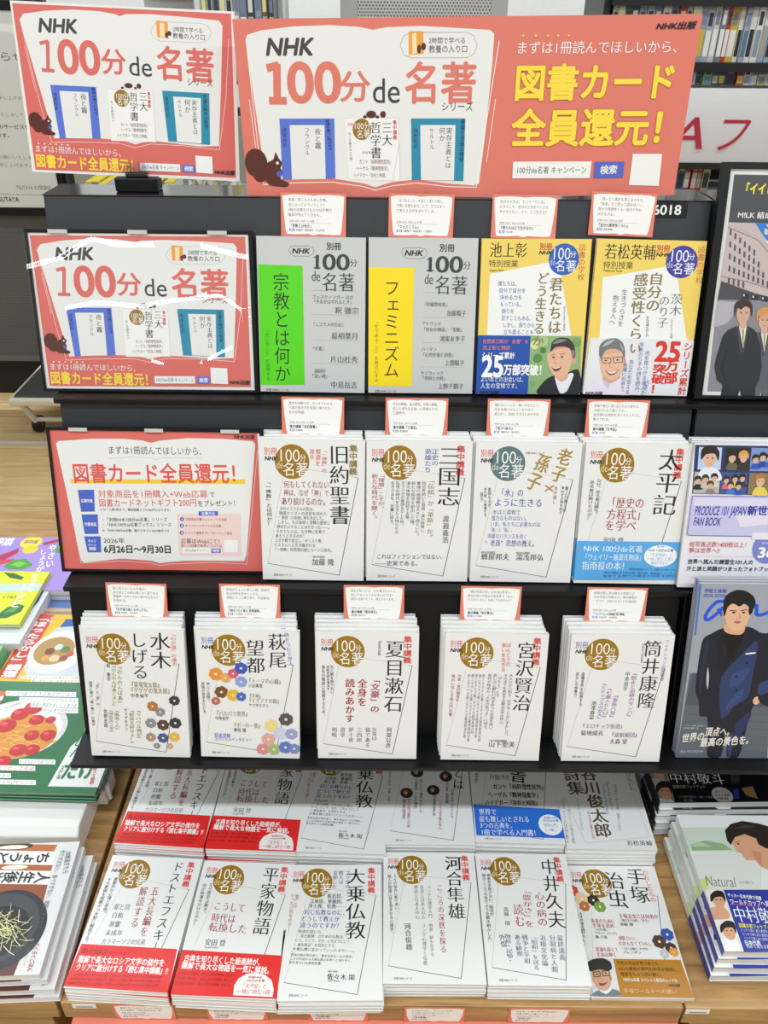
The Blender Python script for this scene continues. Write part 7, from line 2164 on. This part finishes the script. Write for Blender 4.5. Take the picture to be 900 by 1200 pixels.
# ================================================================== right rack magazines
r = tag(empty('framed_poster'), 'black-framed poster of young men in suits on a street, upper right', 'framed poster'); stand(r, .553, 1.0595, Z1 + .0015, 15)
S = MB(); w, h = sheet_mesh(S, 'milk', .0006); S.obj('poster_sheet', r).location = (0, 0, .004)
F = MB()
F.box(-w / 2 - .011, w / 2 + .011, .0012, .005, 0, h + .012, BLACK); F.box(-w / 2 - .011, -w / 2, -.005, .0012, 0, h + .012, BLACK); F.box(w / 2, w / 2 + .011, -.005, .0012, 0, h + .012, BLACK); F.box(-w / 2, w / 2, -.005, .0012, 0, .0035, BLACK); F.box(-w / 2, w / 2, -.005, .0012, h + .0045, h + .012, BLACK); F.obj('frame', r)
F = MB(); F.box(-w / 2, w / 2, -.0028, -.0018, .0035, h + .0045, THIN); F.obj('clear_cover', r)
GR = 'photo magazines on the right rack'
row_stack('magazine', 'produce', .5335, .940, Z2, 2, .012, 'photo fan book with a lilac title panel, right rack middle tier', 'magazine', GR, 0)
row_stack('magazine', 'anan', .5515, .838, Z3, 3, .0055, 'magazine with a man in a dark blue suit, right rack', 'magazine', GR, 0, 'left')

# ================================================================== magazines on the side tables
GN, GW, GG, GC = 'photo books stacked at the right front', 'dark-banded photo books stacked at the right', 'food magazines on the white riser', 'cookbooks stacked at the left front'
table_stack('photo_book', 'natural', .602, .645, .460, 4, .0135, 'photo book with a blue band and man in profile', 'photo book', GN, 0, 'left', step=(-.0045, -.004))
table_stack('photo_book', 'world_cup', .577, .895, .470, 5, .0125, 'photo book with a black band behind the profile photo book', 'photo book', GW, 1.5, 'left', step=(-.001, -.003))
table_stack('magazine', 'green', -.6240, .8978, .4755, 5, .0034, 'green food magazine showing tomato pasta', 'magazine', GG, -1, 'left')
table_stack('cookbook', 'chodo', -.5551, .606, .450, 4, .0115, 'cookbook with a plate of noodles at the front left', 'cookbook', GC, 3, 'right', step=(.008, -.003))
for k, x, y, z, rz, t, w_, n, d in (('hotta', -.700, 1.1817, .430, -2, .0145, 0, 2, 'yellow slow-cooking book with a red title strip'), ('purple', -.845, 1.48, .450, 0, .0155, 0, 3, 'purple book of vegetables, farthest left'), ('cucumber', -.89, 1.348, .460, 0, .0042, 0, 2, 'lime green cucumber book'), ('blue', -.875, 1.300, .4465, 0, .0225, 0, 2, 'pale blue edged book under the lime green book'), ('light_green', -.90, 1.125, .455, 0, .0175, 0, 3, 'light green book at the left edge of the photo'), ('sky', -.725, 1.44, .42, 0, .0105, 0, 2, 'small book with a dusky sky behind the yellow book')):
    table_stack('cookbook', k, x, y, z, n, t, d, 'cookbook', 'cookbooks on the left table', rz, jit=.001)
# white riser under the green magazines
r = tag(empty('display_riser', (-.80, .99, ZT)), 'white slab riser under the green food magazines', 'riser')
WHT = mat('#E6E5E0', .4, name='white_laminate')
B = MB(); B.prism([(-.150, .0004), (-.150, .040), (-.135, .052), (.140, .052), (.140, .0004)], -.33, .297, WHT); B.obj('body', r, .003)
r2 = B = MB(); B.box(.297, .316, -.062, -.012, .010, .046, mat('#DCDCD8', .25)); B.cyl((.317, -.05, .012), (.317, -.05, .048), .004, mat('#F0F0EC', .2)); B.obj('side_clip', r)
# small white labels on the table edges
for x, d in ((-.424, 'small white shelf tag at the left end of the table front'), (.457, 'small white shelf tag at the right end of the table front')):
    B = MB(); B.box(-.017, .017, 0, .0012, 0, .010, mat('#E8E8E4', .3)); B.box(-.012, .012, -.0003, 0, .003, .0055, mat('#8A8A86', .5)); o = B.obj('shelf_tag'); o.location = (x, .5960, ZT - .011); tag(o, d, 'shelf tag')

# ================================================================== background, left
PF = perforated('perforated_grey_metal', '#6A6A67', '#2A2A28', .0075, .30)
r = tag(empty('perforated_panel', (-1.7, 3.36, 0)), 'dark grey perforated metal fixture panel behind the left poster', 'panel')
B = MB(); B.box(-.9, .46, 0, .03, .27, 1.95, PF); B.obj('perforated_sheet', r)
B = MB(); B.box(-.9, .46, -.004, .034, .245, .27, mat('#6A6A66', .4)); B.box(.46, .485, -.004, .034, 0, 1.97, mat('#2A2A2A', .4)); B.box(-.925, -.9, -.004, .034, 0, 1.97, mat('#2A2A2A', .4)); B.box(-.9, .46, .2, .21, 0, .245, mat('#17171A', .6)); B.obj('post_frame', r)
r = tag(empty('notice_board', (-1.575, 3.325, .90)), 'white shop notice in a black frame on the perforated panel', 'notice')
S = MB(); sheet_mesh(S, 'notice', .002, fin=(.4, .2)); S.obj('notice_sheet', r)
F = MB()
F.box(-.325, .325, .002, .02, -.03, .69, BLACK); F.box(-.325, .325, -.006, .002, -.03, -.001, BLACK); F.box(.301, .325, -.006, .002, 0, .69, BLACK); F.box(-.325, -.301, -.006, .002, 0, .69, BLACK); F.box(-.301, .301, -.006, .002, .661, .69, BLACK); F.obj('frame', r)
r = tag(empty('platform_cart', (-1.16, 3.24, 0)), 'low platform cart with black top and cream rim on the floor', 'cart')
CR = mat('#D9D2BE', .4, name='cream_steel')
B = MB(); B.box(-.39, .33, -.14, .24, .187, .195, mat('#3A3D38', .6)); B.obj('platform_mat', r, .006)
B = MB(); B.box(-.41, .35, -.16, .26, .155, .187, CR); B.obj('rim', r, .008)
for sx in (-.34, .28):
    B = MB(); B.cyl((sx - .03, -.13, .155), (sx, -.09, .05), .014, CR); B.obj('leg', r)
B = MB(); B.cyl((-.335, -.093, .065), (.275, -.093, .065), .010, CR); B.obj('cross_bar', r)
for sx in (-.34, .28):
    w_ = MB(); w_.cyl((sx - .018, -.075, .036), (sx + .012, -.075, .036), .036, BLACK, 24); w_.cyl((sx - .021, -.075, .036), (sx + .015, -.075, .036), .012, mat('#8A8A88', .3, metal=.6)); w_.obj('caster', r)

# ================================================================== background, shelves of discs
def disc_case(x, y, z, t, h, d, col, top, label, grp, tilt=0.0):
    B = MB(); m = mat(col, .3, .2); B.box(0, t, 0, d, 0, h, m)
    B.box(t * .12, t * .88, -.0004, 0, h * .1, h * .58, mat(random.choice(['#E6E6E2', '#2E3038', '#E6E6E2', '#8A94A8', '#A8A49A', '#5A7A9A', '#C9CDD2', '#C9B04A']), .3)); B.box(t * .2, t * .8, -.0004, 0, h * .66, h * .9, mat(random.choice(['#D8D8D4', '#3A3C44', '#E0D890', '#7A8498']), .3))
    B.box(0, t, -.0005, d, h, h + .004, mat(top, .35))
    o = B.obj('disc_case'); tag(o, label, 'disc case', grp); o.location = (x, y, z); o.rotation_euler = (0, RAD(tilt), 0)
PAL = ['#B9BCC0', '#8C97A6', '#D8D8D2', '#3C4048', '#9AA6B4', '#C7C3B8', '#6F7C8E', '#5A5650', '#A8B49E', '#E0DDD4']
NAMES = {'#B9BCC0': 'silver', '#8C97A6': 'blue-grey', '#D8D8D2': 'white', '#3C4048': 'dark', '#9AA6B4': 'pale blue', '#C7C3B8': 'beige', '#6F7C8E': 'slate', '#5A5650': 'brown', '#A8B49E': 'pale green', '#E0DDD4': 'cream', '#B5302E': 'red', '#D9A79C': 'pink', '#4A74B0': 'blue', '#C9B02C': 'yellow', '#7A9A3A': 'green'}
TENS = {20: 'twenty', 30: 'thirty', 40: 'forty', 50: 'fifty'}
CARD = ['first', 'second', 'third', 'fourth', 'fifth', 'sixth', 'seventh', 'eighth', 'ninth', 'tenth', 'eleventh', 'twelfth', 'thirteenth', 'fourteenth', 'fifteenth', 'sixteenth', 'seventeenth', 'eighteenth', 'nineteenth', 'twentieth', 'twenty-first', 'twenty-second', 'twenty-third', 'twenty-fourth', 'twenty-fifth', 'twenty-sixth', 'twenty-seventh', 'twenty-eighth', 'twenty-ninth', 'thirtieth', 'thirty-first', 'thirty-second', 'thirty-third', 'thirty-fourth']
CARD += [t_ + '-' + u_ if u_ else z_ for t_, z_ in (('thirty', ''), ('forty', 'fortieth'), ('fifty', 'fiftieth')) for u_ in ([''] if z_ else []) + CARD[:9]][4:]
def disc_row(x0, x1, y, z, h, grp, where, special={}, top='#C9B62C', seed=1, tmin=.010, tmax=.022, gap=.0012):
    rng = random.Random(seed); x = x0; i = 0
    while x < x1:
        t = rng.uniform(tmin, tmax); c = special.get(i) or rng.choice(PAL); hh = h * rng.uniform(.94, 1.0)
        disc_case(x, y + rng.uniform(0, .012), z, t, hh, .12, c, top if rng.random() < .6 else c, '%s disc case, %s from left %s' % (NAMES[c], CARD[i], where), grp)
        x += t + gap; i += 1
SH = mat('#17181A', .4, name='black_shelf'); SG = mat('#4E5254', .4, name='grey_shelf_edge')
r = tag(empty('media_bookcase', (1.2, 3.05, 0)), 'tall black bookcase of disc cases behind the wide poster at upper right', 'bookcase')
for z, m in ((1.440, SH), (1.375, SG), (1.620, SH), (1.045, mat('#BFC1C0', .35))):
    B = MB(); B.box(-.50, .60, -.06, .25, z - .022 if m != SH else z - .026, z, m); B.obj('shelf', r)
B = MB(); B.box(-.5, .6, .25, .27, 0, 2.1, SH); B.obj('back_board', r)
B = MB(); B.box(-.52, -.5, -.03, .27, 0, 2.1, SH); B.obj('side_board', r); B = MB(); B.box(.6, .62, -.03, .27, 0, 2.1, SH); B.obj('side_board', r)
B = MB(); B.box(-.5, .6, -.05, .24, 0, 1.02, SH); B.obj('plinth', r)
disc_row(.712, 1.40, 3.01, 1.4405, .160, 'disc cases on the upper shelf of the bookcase', 'on the upper shelf of the bookcase', {9: '#B5302E', 16: '#B5302E', 17: '#C9B02C', 24: '#B5302E', 25: '#B5302E'}, seed=3, tmin=.014, tmax=.026)
disc_row(.90, 1.40, 3.01, 1.3755, .046, 'disc cases under the upper shelf of the bookcase', 'just above the white sign', {5: '#7A9A3A', 9: '#B5302E', 12: '#C9B02C'}, seed=5, tmin=.018, tmax=.034)
disc_row(.83, 1.12, 3.0, 1.0455, .105, 'disc cases below the white sign', 'below the white sign', {3: '#4A74B0', 9: '#B5302E', 8: '#4A74B0', 10: '#B5302E', 11: '#B5302E', 6: '#4A74B0', 7: '#4A74B0'}, seed=8, tmin=.016, tmax=.026)
disc_row(.70, 1.40, 3.01, 1.6205, .16, 'disc cases on the top shelf of the bookcase', 'on the top shelf of the bookcase', {4: '#D9A79C'}, seed=12, tmin=.014, tmax=.026)
# lettered sign across the bookcase
r = tag(empty('shelf_sign', (1.2, 2.93, 1.15)), 'white curved shelf sign with large red lettering at right', 'sign')
B = MB(); yz = [(-.012 * sin(pi * i / 12), .222 * i / 12) for i in range(13)]
B.prism([(.02, 0)] + yz + [(.02, .222)], -.45, .6, mat('#DADADC', .22, .4)); B.obj('sign_panel', r)
B = MB(); B.box(-.45, .6, -.006, .03, -.02, 0, SH); B.obj('sign_rail', r)
B = MB(); print_on(B, [('h', 'A', 210, 130, 330, 130, 100, '#B5253E', 'i'), ('h', 'フ', 352, 130, 466, 130, 112, '#B5253E', 'gi'), ('h', 'Y', 110, 130, 200, 130, 100, '#B5253E', 'i')], 1050, 222, y=0)
q = B.obj('sign_lettering', r); q['label'] = 'red letters'; q.location = (.047, -.0135, 0)
# farther low shelf between small poster and rack top, and the shelf at the far left gap
r = tag(empty('low_shelf', (-.62, 2.5, 0)), 'low dark shelf unit seen under the small poster', 'shelf unit')
B = MB(); B.box(-.36, .36, -.1, .25, 0, 1.02, mat('#8A8A84', .5)); B.obj('carcass', r)
B = MB(); B.box(-.36, .36, .2, .25, 1.02, 1.30, mat('#8E8B80', .6)); B.obj('back_board', r)
disc_row(-.86, -.62, 2.44, 1.0205, .14, 'small books on the low shelf', 'on the low shelf under the small poster', {0: '#C9B02C', 1: '#3C4048', 2: '#C9B02C', 4: '#4A74B0', 5: '#4A74B0', 6: '#4A74B0', 8: '#4A74B0'}, seed=21, tmin=.016, tmax=.028)
def crumple(x, y, z, w, h, label):
    B = MB(); n = 22; rng = random.Random(int(x * 1000)); vs = []
    for j in range(6):
        for i in range(n): vs.append(((i / (n - 1) - .5) * w, rng.uniform(-.022, .022), j / 5 * h + rng.uniform(-.01, .01)))
    vs += [(a, b_ + .006, c) for a, b_, c in vs]; k = 6 * n
    fs = [(j * n + i, j * n + i + 1, (j + 1) * n + i + 1, (j + 1) * n + i) for j in range(5) for i in range(n - 1)]
    B.add(vs, fs + [tuple(q + k for q in f[::-1]) for f in fs], mat('#B5AFA0', .6)); o = B.obj('wrapping_paper'); tag(o, label, 'paper'); o.location = (x, y, z)
crumple(-.42, 2.46, 1.035, .30, .13, 'crumpled grey wrapping paper on the low shelf behind the rack top')
r = tag(empty('narrow_shelf', (-.46, 2.95, 0)), 'narrow shelf of cases seen between the two upper posters', 'shelf unit')
B = MB(); B.box(-.30, .13, .02, .2, 0, 2.0, mat('#C9CAC6', .5)); B.obj('back_board', r)
for z in (1.12, 1.30, 1.48, 1.66):
    B = MB(); B.box(-.30, .13, -.12, .02, z - .012, z, mat('#3A3C40', .4)); B.obj('shelf', r)
for i, z in enumerate((1.1205, 1.3005, 1.4805, 1.6605)):
    disc_row(-.58, -.345, 2.84, z, .14, 'cases on the narrow shelf', 'on %s row of the narrow shelf' % ['lowest', 'second', 'third', 'top'][i], {8: '#3C4048', 11: '#3C4048'}, seed=40 + i, tmin=.015, tmax=.022)
# perforated metal box at the top
r = tag(empty('metal_cabinet', (.118, 3.2, 0)), 'white perforated metal cabinet behind the top edge of the wide poster', 'cabinet')
B = MB(); B.box(-.225, .225, -.004, 0, 1.5, 1.9, perforated('perforated_white_metal', '#CFCFCC', '#6E6E6C', .011, .32)); B.obj('grille', r)
B = MB(); g = mat('#B4B5B4', .4); B.box(-.28, -.225, -.008, .25, 0, 1.93, g); B.box(.225, .28, -.008, .25, 0, 1.93, g); B.box(-.225, .225, 0, .25, 1.9, 1.93, g); B.box(-.225, .225, 0, .25, 0, 1.5, g); B.obj('body', r)
B = MB(); B.box(-.19, .2, -.03, -.004, 1.505, 1.518, mat('#34342E', .5)); B.obj('grille_rail', r)

bpy.data.objects.remove(_fo)
bpy.data.curves.remove(_fc)
